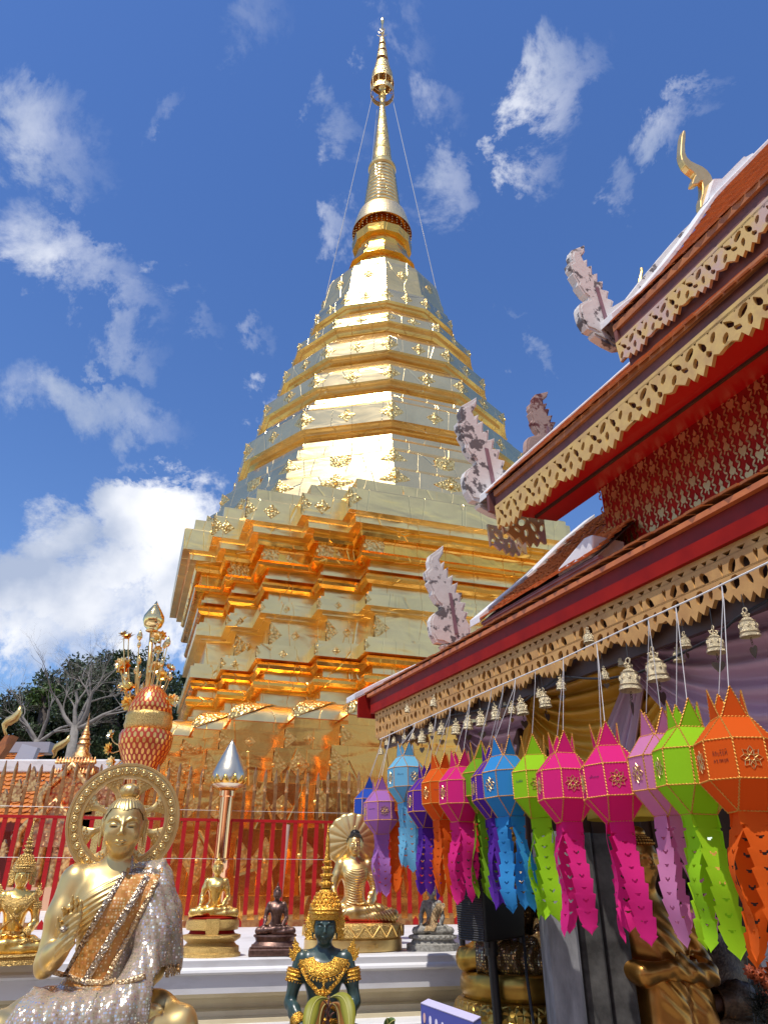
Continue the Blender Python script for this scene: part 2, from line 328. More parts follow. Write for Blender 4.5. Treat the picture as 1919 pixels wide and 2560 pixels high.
# ================================================================== CHEDI
TAU = R(18.5); CH = Vector((-.05, 12.5, 0)); NF = Vector((math.sin(TAU), -math.cos(TAU), 0)); NL = Vector((-math.cos(TAU), -math.sin(TAU), 0)); UP = Vector((0, 0, 1))
BW, BM = 3.66, 1.64; SA = [.375, .375, .707, .569]; SB = SA[::-1]
def redent(dl):
    q = [(BW, BM)]; u, v = BW, BM
    for a_, b_ in zip(SA, SB):
        u -= a_; q.append((u, v)); v += b_; q.append((u, v))
    q = [(x + dl, y + dl) for x, y in q]; out = []
    for k in range(4):
        for x, y in q:
            for _ in range(k): x, y = -y, x
            out.append((x, y))
    return out
def cpt(u, v, h): return CH + NF * u + NL * v + UP * (h + EYE)
chedi = thing('chedi', 'tall gold plated chedi with stepped square base, twelve sided tiers and slender spire', 'stupa', CH)
def base_seg(name, prof, m='foil', parent=None):
    mb = MB(); rows = [[cpt(x, y, h) for x, y in redent(dl)] for dl, h in prof]; mb.grid(rows, True)
    for (dl, h1), (dl2, h0) in zip(prof, prof[1:]):      # seams between the gold sheets of the tall faces
        if dl != dl2 or h1 - h0 < .1: continue
        q = redent(dl)
        for (u0, v0), (u1, v1) in zip(q, q[1:] + q[:1]):
            L = math.hypot(u1 - u0, v1 - v0); k = max(0, int(L / .62)); al = (NF * (u1 - u0) + NL * (v1 - v0)).normalized(); nn = al.cross(UP)
            if nn.dot(NF * (u0 + u1) + NL * (v0 + v1)) < 0: nn = -nn
            for j in range(1, k + 1):
                t = (j + rng.uniform(-.15, .15)) / (k + 1); mb.box(cpt(u0 + (u1 - u0) * t, v0 + (v1 - v0) * t, (h0 + h1) / 2) + nn * .001, (.007, .006, h1 - h0 - .012), rot=Matrix((al, nn, UP)).transposed())
    return part(name, mb, m, parent or chedi, world=True, auto=25)
segs = [
 ('cornice_top', [(-1.4, 5.10), (-.12, 5.06), (-.10, 5.05), (-.10, 4.84), (.035, 4.82)], 'foil'),
 ('cornice_band', [(.035, 4.82), (.045, 4.80), (.03, 4.48), (-.07, 4.465)], 'foil'),
 ('cornice_lip', [(-.07, 4.465), (-.09, 4.455), (-.10, 4.37), (-.20, 4.355)], 'foil'),
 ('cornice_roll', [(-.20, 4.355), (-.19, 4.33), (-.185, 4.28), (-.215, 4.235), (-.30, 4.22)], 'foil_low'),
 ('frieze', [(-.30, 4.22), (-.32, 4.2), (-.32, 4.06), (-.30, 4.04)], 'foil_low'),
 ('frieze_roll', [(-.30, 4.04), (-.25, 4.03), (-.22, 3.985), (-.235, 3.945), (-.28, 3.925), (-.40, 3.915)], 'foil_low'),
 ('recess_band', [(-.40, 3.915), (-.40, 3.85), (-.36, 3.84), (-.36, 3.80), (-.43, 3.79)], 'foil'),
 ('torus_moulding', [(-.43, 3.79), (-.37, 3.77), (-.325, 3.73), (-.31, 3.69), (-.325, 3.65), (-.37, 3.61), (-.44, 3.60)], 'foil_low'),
 ('recess_band', [(-.44, 3.60), (-.44, 3.50), (-.37, 3.49), (-.37, 3.45), (-.33, 3.44)], 'foil'),
 ('silver_band', [(-.33, 3.44), (-.33, 3.28), (-.42, 3.27), (-.42, 3.24), (-.51, 3.23)], 'foil'),
 ('wall_panel', [(-.51, 3.23), (-.51, 2.87)], 'foil'),
 ('silver_band', [(-.51, 2.87), (-.37, 2.86), (-.37, 2.82), (-.32, 2.81), (-.32, 2.64), (-.41, 2.63)], 'foil'),
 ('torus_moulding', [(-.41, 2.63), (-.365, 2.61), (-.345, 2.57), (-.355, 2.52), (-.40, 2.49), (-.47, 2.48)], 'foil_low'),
 ('recess_band', [(-.47, 2.48), (-.47, 2.40), (-.41, 2.39)], 'foil'),
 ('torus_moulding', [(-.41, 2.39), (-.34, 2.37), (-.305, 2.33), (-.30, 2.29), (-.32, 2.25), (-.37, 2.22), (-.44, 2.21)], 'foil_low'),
 ('recess_band', [(-.44, 2.21), (-.44, 2.10), (-.38, 2.09), (-.38, 2.04), (-.33, 2.03)], 'foil'),
 ('lotus_slope', [(-.33, 2.03), (-.22, 2.01), (-.12, 1.96), (-.06, 1.90), (-.03, 1.83), (-.02, 1.77)], 'foil'),
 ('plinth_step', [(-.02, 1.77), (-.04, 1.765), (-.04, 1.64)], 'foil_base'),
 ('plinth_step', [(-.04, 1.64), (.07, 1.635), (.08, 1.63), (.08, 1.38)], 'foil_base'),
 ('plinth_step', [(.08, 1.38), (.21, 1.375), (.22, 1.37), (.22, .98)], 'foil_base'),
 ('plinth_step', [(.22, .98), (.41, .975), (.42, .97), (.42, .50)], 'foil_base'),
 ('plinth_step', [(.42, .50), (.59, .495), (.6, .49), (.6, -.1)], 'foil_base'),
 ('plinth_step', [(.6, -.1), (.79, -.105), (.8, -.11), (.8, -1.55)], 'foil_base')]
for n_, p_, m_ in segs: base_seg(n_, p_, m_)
# --- twelve sided tiers: profile measured on the edge that faces the viewer
TH = R(3.5)
def m_of(y): r = ray(960, y); return r.z / r.y
def hR(Rr, y): return (12.5 - Rr * math.cos(TH)) * m_of(y)
def ring12(Rr, h):
    out = []
    for k in range(12):
        a = TH + k * R(30); out.append(CH + Vector((math.sin(a) * Rr, -math.cos(a) * Rr, h + EYE)))
    return out
def tier(name, ops, start, m='foil_soft'):
    prof = [start]
    for op in ops:
        if op[0] == 'to': prof.append((op[1], hR(op[1], op[2])))
        elif op[0] == 'in': prof.append((op[1], prof[-1][1] - .006))
        else: prof.append((op[1], op[2]))
    for i in range(1, len(prof)):
        if prof[i][1] > prof[i - 1][1] - .002: prof[i] = (prof[i][0], prof[i - 1][1] - .002)
    mb = MB(); mb.grid([ring12(r_, h_) for r_, h_ in prof], True); part(name, mb, m, chedi, world=True, auto=25); return prof
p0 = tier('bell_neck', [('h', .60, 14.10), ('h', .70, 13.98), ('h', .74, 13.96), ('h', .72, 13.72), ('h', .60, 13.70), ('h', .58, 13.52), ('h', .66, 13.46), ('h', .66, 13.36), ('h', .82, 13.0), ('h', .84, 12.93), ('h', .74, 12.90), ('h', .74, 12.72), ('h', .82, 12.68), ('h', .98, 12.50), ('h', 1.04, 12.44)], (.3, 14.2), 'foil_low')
p1 = tier('bell_shoulder', [('h', 1.06, 12.26), ('h', 1.34, 12.0), ('h', 1.395, 11.85)], (1.04, 12.44), 'foil')
p2 = tier('bell_body', [('h', 1.50, 11.25), ('h', 1.535, 11.04), ('h', 1.60, 11.0), ('h', 1.61, 10.93)], p1[-1], 'foil')
bands = []
t1 = tier('gold_tier', [('to', 1.67, 724), ('to', 1.70, 748.6), ('in', 1.60), ('to', 1.60, 761), ('in', 1.50), ('to', 1.51, 771), ('to', 1.70, 774), ('to', 1.72, 777), ('to', 1.98, 780.5)], p2[-1]); bands.append((1.685, hR(1.67, 724), hR(1.70, 748.6)))
t2 = tier('gold_tier', [('to', 2.03, 782), ('to', 2.057, 800), ('in', 1.95), ('to', 1.95, 817), ('in', 1.84), ('to', 1.85, 829), ('to', 1.98, 831), ('to', 2.0, 834), ('to', 2.22, 838), ('to', 2.25, 840)], t1[-1]); bands.append((2.045, hR(2.03, 782), hR(2.057, 800)))
t3 = tier('gold_tier', [('to', 2.29, 842), ('to', 2.308, 872.8), ('in', 2.20), ('to', 2.20, 888), ('in', 2.09), ('to', 2.10, 899), ('to', 2.3, 902), ('to', 2.33, 906), ('to', 2.56, 910), ('to', 2.6, 912)], t2[-1]); bands.append((2.30, hR(2.29, 842), hR(2.308, 872.8)))
t4 = tier('gold_tier', [('to', 2.63, 914), ('to', 2.646, 945), ('in', 2.54), ('to', 2.54, 962), ('in', 2.42), ('to', 2.43, 975), ('to', 2.58, 979), ('to', 2.6, 986), ('to', 2.75, 990), ('to', 2.78, 998), ('to', 2.90, 1001)], t3[-1]); bands.append((2.64, hR(2.63, 914), hR(2.646, 945)))
t5 = tier('gold_tier', [('to', 2.93, 1003), ('to', 2.948, 1048), ('in', 2.83), ('to', 2.83, 1066), ('in', 2.71), ('to', 2.72, 1080), ('to', 2.85, 1084), ('to', 2.87, 1095), ('to', 3.02, 1100), ('to', 3.05, 1118), ('to', 3.20, 1124)], t4[-1]); bands.append((2.94, hR(2.93, 1003), hR(2.948, 1048)))
t6 = tier('gold_tier', [('to', 3.23, 1126), ('to', 3.30, 1166), ('to', 3.40, 1170)], t5[-1]); bands.append((3.265, hR(3.23, 1126), hR(3.30, 1166)))
t7 = tier('gold_tier', [('to', 3.43, 1172), ('to', 3.52, 1228)], t6[-1]); bands.append((3.475, hR(3.43, 1172), hR(3.5, 1215)))

# --- filigree plates on the gold
def plate_mesh(mb, c, dL, dR, nL, nR, w, h, kind='diamond', t=.012):
    """plate centred on an edge (or flat if dR == -dL); dL/dR run away from the edge along each face"""
    if kind == 'diamond': pts = [(0, .5), (.14, .36), (.18, .26), (.34, .14), (.5, 0), (.34, -.14), (.18, -.26), (.14, -.36), (0, -.5)]
    elif kind == 'plain': pts = [(0, .5), (.5, 0), (0, -.5)]
    elif kind == 'leaf': pts = [(0, .5), (.25, .5), (.44, .34), (.5, .1), (.46, -.2), (.3, -.42), (0, -.5)]
    elif kind == 'square': pts = [(0, .5), (.5, .5), (.46, 0), (.5, -.5), (0, -.5)]
    else: pts = [(.5 * math.sin(a), .5 * math.cos(a)) for a in [i * math.pi / 8 for i in range(9)]]
    nn = (nL + nR).normalized(); cc = c + nn * t * 1.6
    for d, n in ((dL, nL), (dR, nR)):
        vs = [cc] + [c + d * (x * w) + UP * (y * h) + n * (t * (.3 if 0 < i < len(pts) - 1 else 1.0)) for i, (x, y) in enumerate(pts)]
        vs += [c + d * (x * w) + UP * (y * h) - n * .004 for x, y in pts]; k = len(pts)
        mb.add(vs, [(0, i + 1, i + 2) for i in range(k - 1)] + [(i + 1, k + 1 + i, k + 2 + i, i + 2) for i in range(k - 1)])
    mb.ball(c + nn * t, w * .07, 8, 6)
def facet(k, Rr, h):      # vertex k and directions along both faces
    a = TH + k * R(30); rad = Vector((math.sin(a), -math.cos(a), 0)); a0, a1 = a - R(15), a + R(15)
    n0 = Vector((math.sin(a0), -math.cos(a0), 0)); n1 = Vector((math.sin(a1), -math.cos(a1), 0))
    d0 = (n0.cross(UP)); d0 = -d0 if d0.dot(rad) > 0 else d0; d1 = n1.cross(UP); d1 = -d1 if d1.dot(rad) > 0 else d1
    return CH + rad * Rr + UP * (h + EYE), d0, d1, n0, n1
for bi, (Rr, h1, h0) in enumerate(bands):
    hh = h1 - h0; hm = (h0 + h1) / 2
    for k in range(-3, 4):
        c, d0, d1, n0, n1 = facet(k, Rr, hm); mb = MB(); plate_mesh(mb, c, d0, d1, n0, n1, .30 + .03 * bi, hh * (1.12 if bi < 6 else .95)); part('corner_ornament', mb, 'filigree', chedi, world=True)
    for k in range(-3, 3):
        a = TH + (k + .5) * R(30); nn = Vector((math.sin(a), -math.cos(a), 0)); al = nn.cross(UP)
        c = CH + nn * (Rr * math.cos(R(15))) + UP * (hm + EYE); mb = MB()
        if bi == 5: plate_mesh(mb, c, al, -al, nn, nn, .34, hh * .9, 'square')
        else: plate_mesh(mb, c, al, -al, nn, nn, (.26, .28, .30, .34, .30, 0, .56)[bi], hh * (1.0, 1.0, .85, .95, .7, 0, .95)[bi])
        part('panel_ornament', mb, 'filigree', chedi, world=True)
for k in range(-3, 3):      # round medallions on the bell
    a = TH + (k + .5) * R(30); nn = Vector((math.sin(a), -math.cos(a), 0)); al = nn.cross(UP); h = 11.56
    mb = MB(); plate_mesh(mb, CH + nn * (1.45 * math.cos(R(15))) + UP * (h + EYE), al, -al, nn, nn, .23, .23, 'round', .02); part('medallion', mb, 'filigree', chedi, world=True)
def side_dirs(q, i):
    (u, v), (ua, va), (ub, vb) = q[i], q[i - 1], q[(i + 1) % len(q)]
    W = lambda x, y: NF * x + NL * y
    d0 = W(ua - u, va - v).normalized(); d1 = W(ub - u, vb - v).normalized(); return d0, d1, -d1, -d0
orn = [(.038, 4.82, 4.49, .36, 'diamond'), (-.30, 4.29, 3.95, .56, 'leaf'), (-.33, 3.43, 3.29, .15, 'plain'), (-.51, 3.21, 2.88, .42, 'plain'), (-.32, 2.80, 2.65, .14, 'plain'),
       (.08, 1.61, 1.39, .34, 'plain'), (.22, 1.35, 1.0, .40, 'plain'), (.42, .92, .57, .40, 'plain'), (.6, .42, .05, .40, 'plain')]
for dl, h1, h0, w, kd in orn:
    q = redent(dl); n = len(q)
    for i in [0, 2, 4, 6, 27]:      # convex corners of the side that faces the viewer
        if kd in ('plain',) and w < .2 and i == 27: continue
        d0, d1, n0, n1 = side_dirs(q, i); mb = MB(); plate_mesh(mb, cpt(*q[i], (h0 + h1) / 2), d0, d1, n0, n1, w if i in (0, 27, 6) else w * .8, h1 - h0, kd, .012); part('relief_plate', mb, 'filigree' if h0 > 1.8 else 'filigree_low', chedi, world=True)
for dl, h1, h0, w in [(.038, 4.76, 4.54, .24), (-.32, 4.2, 4.07, .12), (-.33, 3.42, 3.31, .12), (-.51, 3.12, 2.98, .13), (-.32, 2.78, 2.67, .12), (.08, 1.57, 1.44, .14), (.22, 1.33, 1.06, .26), (.42, .85, .6, .26), (.6, .42, -.02, .3)]:
    q = redent(dl)
    for i0, i1, cnt in [(27, 0, 5 if dl > 0 and h0 > 4 else 3), (1, 2, 1), (3, 4, 1), (5, 6, 1)]:
        (u0, v0), (u1, v1) = q[i0], q[i1]; al = (NF * (u1 - u0) + NL * (v1 - v0)).normalized(); nn = al.cross(UP)
        if nn.dot(NF) < 0: nn = -nn
        for j in range(cnt):
            mb = MB(); t = (j + 1) / (cnt + 1); big = 1.5 if (cnt > 1 and j % 2 == 1) else 1
            plate_mesh(mb, cpt(u0 + (u1 - u0) * t, v0 + (v1 - v0) * t, (h0 + h1) / 2), al, -al, nn, nn, w * big, min((h1 - h0) * (1.25 if big > 1 else 1), .5), 'diamond' if cnt > 1 and big > 1 else 'plain', .008)
            part('diamond_ornament', mb, 'filigree' if h0 > 1.8 else 'filigree_low', chedi, world=True)
for i in [0, 2, 4, 6, 27]:        # lotus leaves hugging the corners of the sloping course
    q = redent(0); d0, d1, n0, n1 = side_dirs(q, i); mb = MB(); prof = [(-.33, 2.035), (-.22, 2.02), (-.12, 1.97), (-.06, 1.91), (-.03, 1.84), (-.02, 1.775)]
    for d, nn in ((d0, n0), (d1, n1)):
        rows = []
        for j, (dl, h) in enumerate(prof):
            wd = (.30, .34, .33, .28, .16, .03)[j]; c = cpt(q[i][0] + dl, q[i][1] + dl, h); rows.append([c + nn * .012 + d * (wd * s_) + UP * .004 for s_ in (0, .5, 1)])
        mb.grid(rows)
    part('lotus_leaf_relief', mb, 'filigree', chedi, world=True, solid=.01)
# --- spire
def lathe_part(name, prof, m, n=48, scallop=None, smooth=True, cap=False, parent=None):
    mb = MB(); mb.lathe([(r_, h_ + EYE) for r_, h_ in prof], n, CH, scallop, cap); return part(name, mb, m, parent or chedi, smooth=smooth, world=True, auto=40 if smooth else None)
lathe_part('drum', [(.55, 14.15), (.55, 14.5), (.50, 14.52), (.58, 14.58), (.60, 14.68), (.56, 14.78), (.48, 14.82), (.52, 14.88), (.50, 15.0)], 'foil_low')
lathe_part('openwork_crown', [(.74, 14.30), (.745, 14.32), (.67, 14.66), (.60, 14.93), (.57, 14.97), (.50, 14.99), (.46, 15.02)], 'filigree_pale', 48, lambda a, z: .02 * math.sin(a * 24))
pend = MB()
for k in range(36):
    a = 2 * math.pi * k / 36
    for j in range(3): pend.ball(CH + Vector((.72 * math.cos(a), .72 * math.sin(a), 14.22 - .085 * j - .03 * (k % 2) + EYE)), .012, 6, 4)
part('bead_pendants', pend, 'foil_bright', chedi, world=True)
pr = []
for k in range(12):
    z0 = 15.0 + k * .142; r0 = .475 - .0125 * k
    pr += [(r0 - .035, z0), (r0, z0 + .02), (r0 + .012, z0 + .055), (r0 - .004, z0 + .10), (r0 - .035, z0 + .135)]
lathe_part('ringed_cone', pr, 'foil_bright')
lathe_part('spire_collar', [(.32, 16.70), (.365, 16.74), (.37, 16.80), (.34, 16.84), (.26, 16.85), (.25, 17.0), (.262, 17.03)], 'foil')
lathe_part('upper_cone', [(.262, 17.03), (.265, 17.08), (.23, 17.45), (.225, 17.47), (.235, 17.49), (.19, 18.0), (.18, 18.02), (.19, 18.05), (.13, 18.8), (.12, 18.82), (.13, 18.85), (.085, 19.4), (.06, 19.85), (.09, 19.9), (.07, 19.96)], 'filigree', 32)
umb = MB()
def drum(z0, z1, r0, r1, mb): mb.lathe([(r0 - .012, z0 + EYE), (r0, z0 + EYE), (r1, z1 + EYE), (r1 * .75, z1 + .06 + EYE), (r1 * .72, z1 + .05 + EYE), (r1 - .015, z1 - .01 + EYE), (r0 - .012, z0 + EYE)], 40, CH, lambda a, z: .025 * math.sin(a * 20), False)
umbrella = part('tiered_umbrella', (lambda m_: (drum(20.55, 20.98, .335, .30, m_), m_)[1])(MB()), 'filigree', chedi, world=True, auto=40)
for z0, z1, r0, r1 in [(21.08, 21.5, .26, .20), (21.7, 22.0, .175, .155), (22.12, 22.38, .14, .115), (22.5, 22.76, .105, .085)]:
    m_ = MB(); drum(z0, z1, r0, r1, m_); part('umbrella_tier', m_, 'filigree', umbrella, world=True, auto=40)
lathe_part('umbrella_ring', [(.32, 20.0), (.335, 20.0), (.335, 20.2), (.32, 20.2), (.32, 20.0)], 'filigree', 40, lambda a, z: .03 * math.sin(a * 20), parent=umbrella)
rd = MB()
for k in range(10):
    a = 2 * math.pi * k / 10; rd.tube([CH + Vector((.327 * math.cos(a), .327 * math.sin(a), 20.0 + EYE)), CH + Vector((.33 * math.cos(a), .33 * math.sin(a), 20.6 + EYE))], .009, 5)
for z in (20.1, 20.75, 21.3, 21.9, 22.3, 22.7):
    for k in range(5): a = 2 * math.pi * k / 5; rd.tube([CH + Vector((0, 0, z + EYE)), CH + Vector((.9 * (.33 - (z - 20) * .09) * math.cos(a), .9 * (.33 - (z - 20) * .09) * math.sin(a), z + EYE))], .008, 4)
part('umbrella_ribs', rd, 'foil', umbrella, world=True)
lathe_part('finial_rod', [(.06, 19.95), (.1, 20.02), (.06, 20.12), (.05, 20.3), (.10, 20.36), (.05, 20.5), (.03, 20.6), (.028, 22.8), (.05, 22.85), (.022, 22.95), (.02, 23.6), (.04, 23.64), (.055, 23.74), (.06, 23.86), (.02, 23.97), (.001, 24.02)], 'foil_bright', 12, parent=umbrella)
sp_ = MB()
for z, k0, L in [(22.95, 6, .16), (23.12, 5, .12), (23.3, 4, .08)]:
    for k in range(k0): a = 2 * math.pi * k / k0 + z; sp_.tube([CH + Vector((0, 0, z + EYE)), CH + Vector((L * .6 * math.cos(a), L * .6 * math.sin(a), z + .01 + EYE)), CH + Vector((L * math.cos(a), L * math.sin(a), z + .09 + EYE))], [.012, .012, .004], 5)
part('finial_sprigs', sp_, 'foil_bright', umbrella, world=True)
for a in (R(195), R(-12), R(75), R(120)):       # guy wires of the spire
    q = MB(); p0_ = CH + Vector((.30 * math.cos(a), .30 * math.sin(a), 19.75 + EYE)); p1_ = CH + Vector((1.32 * math.cos(a), 1.32 * math.sin(a), 12.0 + EYE)); q.tube([p0_, p1_], .009, 5)
    part('guy_wire', q, 'steel', chedi, world=True)

# ================================================================== MARBLE PLATFORM
AZP = R(14); PE = Vector((math.cos(AZP), math.sin(AZP), 0)); PN = Vector((math.sin(AZP), -math.cos(AZP), 0))
ZP = 1.232; PF = atZ(960, 2387, ZP); FB = atZ(960, 2313, ZP)
fdist = (FB - PF).dot(-PN)
plat = thing('platform', 'long white masonry platform with moulded front edge under the small statues and fence', 'platform', (PF.x, PF.y, 0))
def strip(prof, x0, x1, n=2):
    mb = MB(); mb.grid([[PF + PE * (x0 + (x1 - x0) * i / (n - 1)) + PN * o + UP * (z - PF.z) for i in range(n)] for o, z in prof]); return mb
part('platform_top', strip([(-8.6, ZP - .003), (-.012, ZP), (0, ZP - .008), (0, ZP - .035), (.016, ZP - .045), (.02, ZP - .055), (.01, ZP - .062), (0, ZP - .066), (0, ZP - .140), (-.05, ZP - .142)], -9, 9), 'white_paint', plat, world=True)
part('platform_moulding', strip([(-.05, ZP - .142), (-.055, ZP - .160), (-.09, ZP - .172), (-.10, ZP - .19), (-.10, ZP - .21), (-.065, ZP - .216), (-.06, ZP - .235), (-.03, ZP - .245), (-.03, ZP - .262)], -9, 9), 'gold_lit_cream', plat, world=True)
part('platform_foot', strip([(-.03, ZP - .262), (.10, ZP - .265), (.11, ZP - .272), (.11, ZP - .40), (.08, ZP - .41), (.08, 0)], -9, 9), 'white_paint', plat, world=True)

# ================================================================== FENCE
FO = PF - PN * fdist
def fpt(s, o, z): return FO + PE * s + PN * o + UP * (z - FO.z)
hrail = atZ(960, 2058, 0)      # placeholder
def h_at(px, py):               # height of a photo point standing in the fence plane
    return hit(px, py, PN, PN.dot(FO - Vector((0, 0, 0))))
zr = h_at(960, 2058).z; zt = h_at(960, 1935).z; zb = h_at(960, 2284).z
fence = thing('fence', 'red iron fence with gold spear tips standing along the platform in front of the chedi', 'fence', FO)
mb = MB(); mb.box(fpt(0, 0, zr), (9.4, .028, .022), rot=Matrix((PE, PN, UP)).transposed()); part('top_rail', mb, 'fence_red', fence, world=True)
for zz in (zr + .075, zr - .30):
    mb = MB(); mb.tube([fpt(-4.7, .02, zz), fpt(4.7, .02, zz)], .0013, 5); part('wire', mb, 'steel', fence, world=True)
mb = MB(); mb.box(fpt(0, -.02, ZP + .022), (9.4, .05, .05), rot=Matrix((PE, PN, UP)).transposed()); part('bottom_rail', mb, 'fence_metal', fence, world=True)
SPX = .094; nb = int(8.4 / SPX)
barm = MB(); barm.box((0, 0, 0), (.034, .022, 1)); barme = barm.mesh('bar'); barme.materials.append(M['fence_red'])
tp = MB(); H_ = zt - zr
tp.box((0, 0, H_ * .27), (.024, .018, H_ * .54)); tp.lathe([(.014, H_ * .54), (.019, H_ * .56), (.013, H_ * .60), (.017, H_ * .62), (.012, H_ * .66), (.014, H_ * .72), (.016, H_ * .82), (.012, H_ * .92), (.004, H_)], 8)
tpme = tp.mesh('spear_tip'); tpme.materials.append(M['fence_metal'])
tp2 = MB(); tp2.box((0, 0, H_ * .33), (.03, .02, H_ * .66)); tp2.lathe([(.016, H_ * .66), (.02, H_ * .7), (.013, H_ * .8), (.004, H_ * .97)], 6); tp2me = tp2.mesh('spear_tip_plain'); tp2me.materials.append(M['fence_metal'])
arm_ = MB(); arm_.prism([(-.022, 0), (-.022, .035), (0, .066), (.022, .035), (.022, 0)], (0, 0, 0), (1, 0, 0), (0, 0, 1), (0, 1, 0), -.004, .004); arme = arm_.mesh('arrow_plate'); arme.materials.append(M['fence_red'])
def inst(name, me, loc, parent, rz=0, sc=None, rx=0):
    o = bpy.data.objects.new(name, me); scene.collection.objects.link(o); o.parent = parent; o.location = loc; o.rotation_euler = (rx, 0, rz)
    if sc: o.scale = sc
    return o
for k in range(nb):
    s_ = -4.35 + k * SPX + rng.uniform(-.006, .006); tl = rng.uniform(-.012, .012)
    p = fpt(s_, 0, (zr + zb) / 2) - FO
    b_ = inst('bar', barme, p, fence, AZP, (1, 1, zr - zb)); b_.rotation_euler = (0, tl, AZP)
    if k % 2 == 0 or True:
        t_ = inst('spear_tip', tpme if rng.random() > .25 else tp2me, fpt(s_, 0, zr + .012) - FO, fence, AZP, (1, 1, rng.uniform(.93, 1.05)))
lowm = MB(); lowm.box((0, 0, 0), (.036, .02, zb - ZP - .05)); lowme = lowm.mesh('bar_foot'); lowme.materials.append(M['fence_metal'])
for k in range(nb):
    s_ = -4.35 + k * SPX
    inst('bar_foot', lowme, fpt(s_, 0, (zb + ZP + .046) / 2) - FO, fence, AZP)
    if k % 2 == 0: inst('arrow_plate', arme, fpt(s_ + SPX / 2, .014, ZP + .002) - FO, fence, AZP)

# ================================================================== PAVILION (right)
AZV = R(24); AV = Vector((-math.sin(AZV), math.cos(AZV), 0)); BV = Vector((math.cos(AZV), math.sin(AZV), 0))
def W(a, b, z): return AV * a + BV * b + UP * z
pav = thing('pavilion', 'red and white temple pavilion with stepped tiled roofs, carved eave boards and naga finials', 'pavilion', W(1.5, 3.3, 0))
def rect_bar(mb, pts, w_b, w_z, db=0, dz=0):      # bar of rectangular section along a polyline of (a, b, z)
    rows = []
    for (a, b, z) in pts:
        rows.append([W(a, b + db, z + dz), W(a, b + db + w_b, z + dz), W(a, b + db + w_b, z + dz + w_z), W(a, b + db, z + dz + w_z)])
    n = len(rows); mb.grid(rows, True); o = len(mb.v) - 4 * n; mb.f.append((o, o + 1, o + 2, o + 3)); mb.f.append((o + 4 * n - 4, o + 4 * n - 3, o + 4 * n - 2, o + 4 * n - 1))
def tiles(mb, a0, a1, vprof, tw=.085, rowlen=.085, th=.014):
    """overlapping flat tiles; vprof = [(b, z)] from the eave upward"""
    L = [0]
    for p, q in zip(vprof, vprof[1:]): L.append(L[-1] + math.hypot(q[0] - p[0], q[1] - p[1]))
    def at(l):
        for i in range(len(L) - 1):
            if l <= L[i + 1] or i == len(L) - 2:
                t = (l - L[i]) / (L[i + 1] - L[i]); p, q = vprof[i], vprof[i + 1]; return p[0] + (q[0] - p[0]) * t, p[1] + (q[1] - p[1]) * t, (q[0] - p[0]) / (L[i + 1] - L[i]), (q[1] - p[1]) / (L[i + 1] - L[i])
    nr = int(L[-1] / rowlen)
    for r_ in range(nr):
        l0 = r_ * rowlen - rng.uniform(0, .006); b0, z0, tb, tz = at(max(l0, 0)); b1, z1, _, _ = at(l0 + rowlen * 1.35)
        nb_, nz_ = -tz, tb; k = int((a0 - a1) / tw)
        for c in range(k + 1):
            aa = a0 - (c + (.5 if r_ % 2 else 0)) * tw; al, ar = aa, aa - tw * .93
            ar = max(ar, a1); al = min(al, a0)
            if al - ar < .01: continue
            jl = rng.uniform(-.006, .006); lift = th + rng.uniform(0, .006); tip = rowlen * .16
            lo = [(al, 0), ((al + ar) / 2, -tip), (ar, 0)]
            vs = []
            for up_ in (lift + .010, lift):
                for (a_, e) in lo: vs.append(W(a_, b0 + tb * (e + jl) + nb_ * up_, z0 + tz * (e + jl) + nz_ * up_))
                vs.append(W(ar, b1 + nb_ * (up_ - lift), z1 + nz_ * (up_ - lift))); vs.append(W(al, b1 + nb_ * (up_ - lift), z1 + nz_ * (up_ - lift)))
            mb.add(vs, [(0, 1, 2, 3, 4), (9, 8, 7, 6, 5), (0, 5, 6, 1), (1, 6, 7, 2), (2, 7, 8, 3), (4, 9, 5, 0)])
def curve_board(name, outline, holes, thick, bend, m, parent, label=None):
    """flat board with real cut-outs (filled 2D curve), then placed by bend(x, y, t)"""
    cu = bpy.data.curves.new(name, 'CURVE'); cu.dimensions = '2D'; cu.fill_mode = 'BOTH'; cu.extrude = .5
    for pts in [outline] + holes:
        s_ = cu.splines.new('POLY'); s_.points.add(len(pts) - 1)
        for p, (x, y) in zip(s_.points, pts): p.co = (x, y, 0, 1)
        s_.use_cyclic_u = True
    ob = bpy.data.objects.new(name, cu); me = bpy.data.meshes.new_from_object(ob); bpy.data.objects.remove(ob); bpy.data.curves.remove(cu)
    for v in me.vertices: v.co = bend(v.co.x, v.co.y, v.co.z * thick)
    me.name = name; return part(name, me, m, parent, world=True, label=label)
def blob2(cx, cy, rx, ry, ang, kind='oval', n=9):
    out = []
    for i in range(n):
        t = 2 * math.pi * i / n
        if kind == 'oval': x, y = rx * math.cos(t), ry * math.sin(t)
        elif kind == 'drop': x, y = rx * math.cos(t) * (1 - .75 * max(0, math.sin(t))), ry * math.sin(t)
        elif kind == 'heart': x, y = rx * math.sin(t), ry * (math.cos(t) * .8 - .35 * (1 - abs(math.sin(t))) * (1 if math.cos(t) > 0 else 0))
        out.append((cx + x * math.cos(ang) - y * math.sin(ang), cy + x * math.sin(ang) + y * math.cos(ang)))
    return out
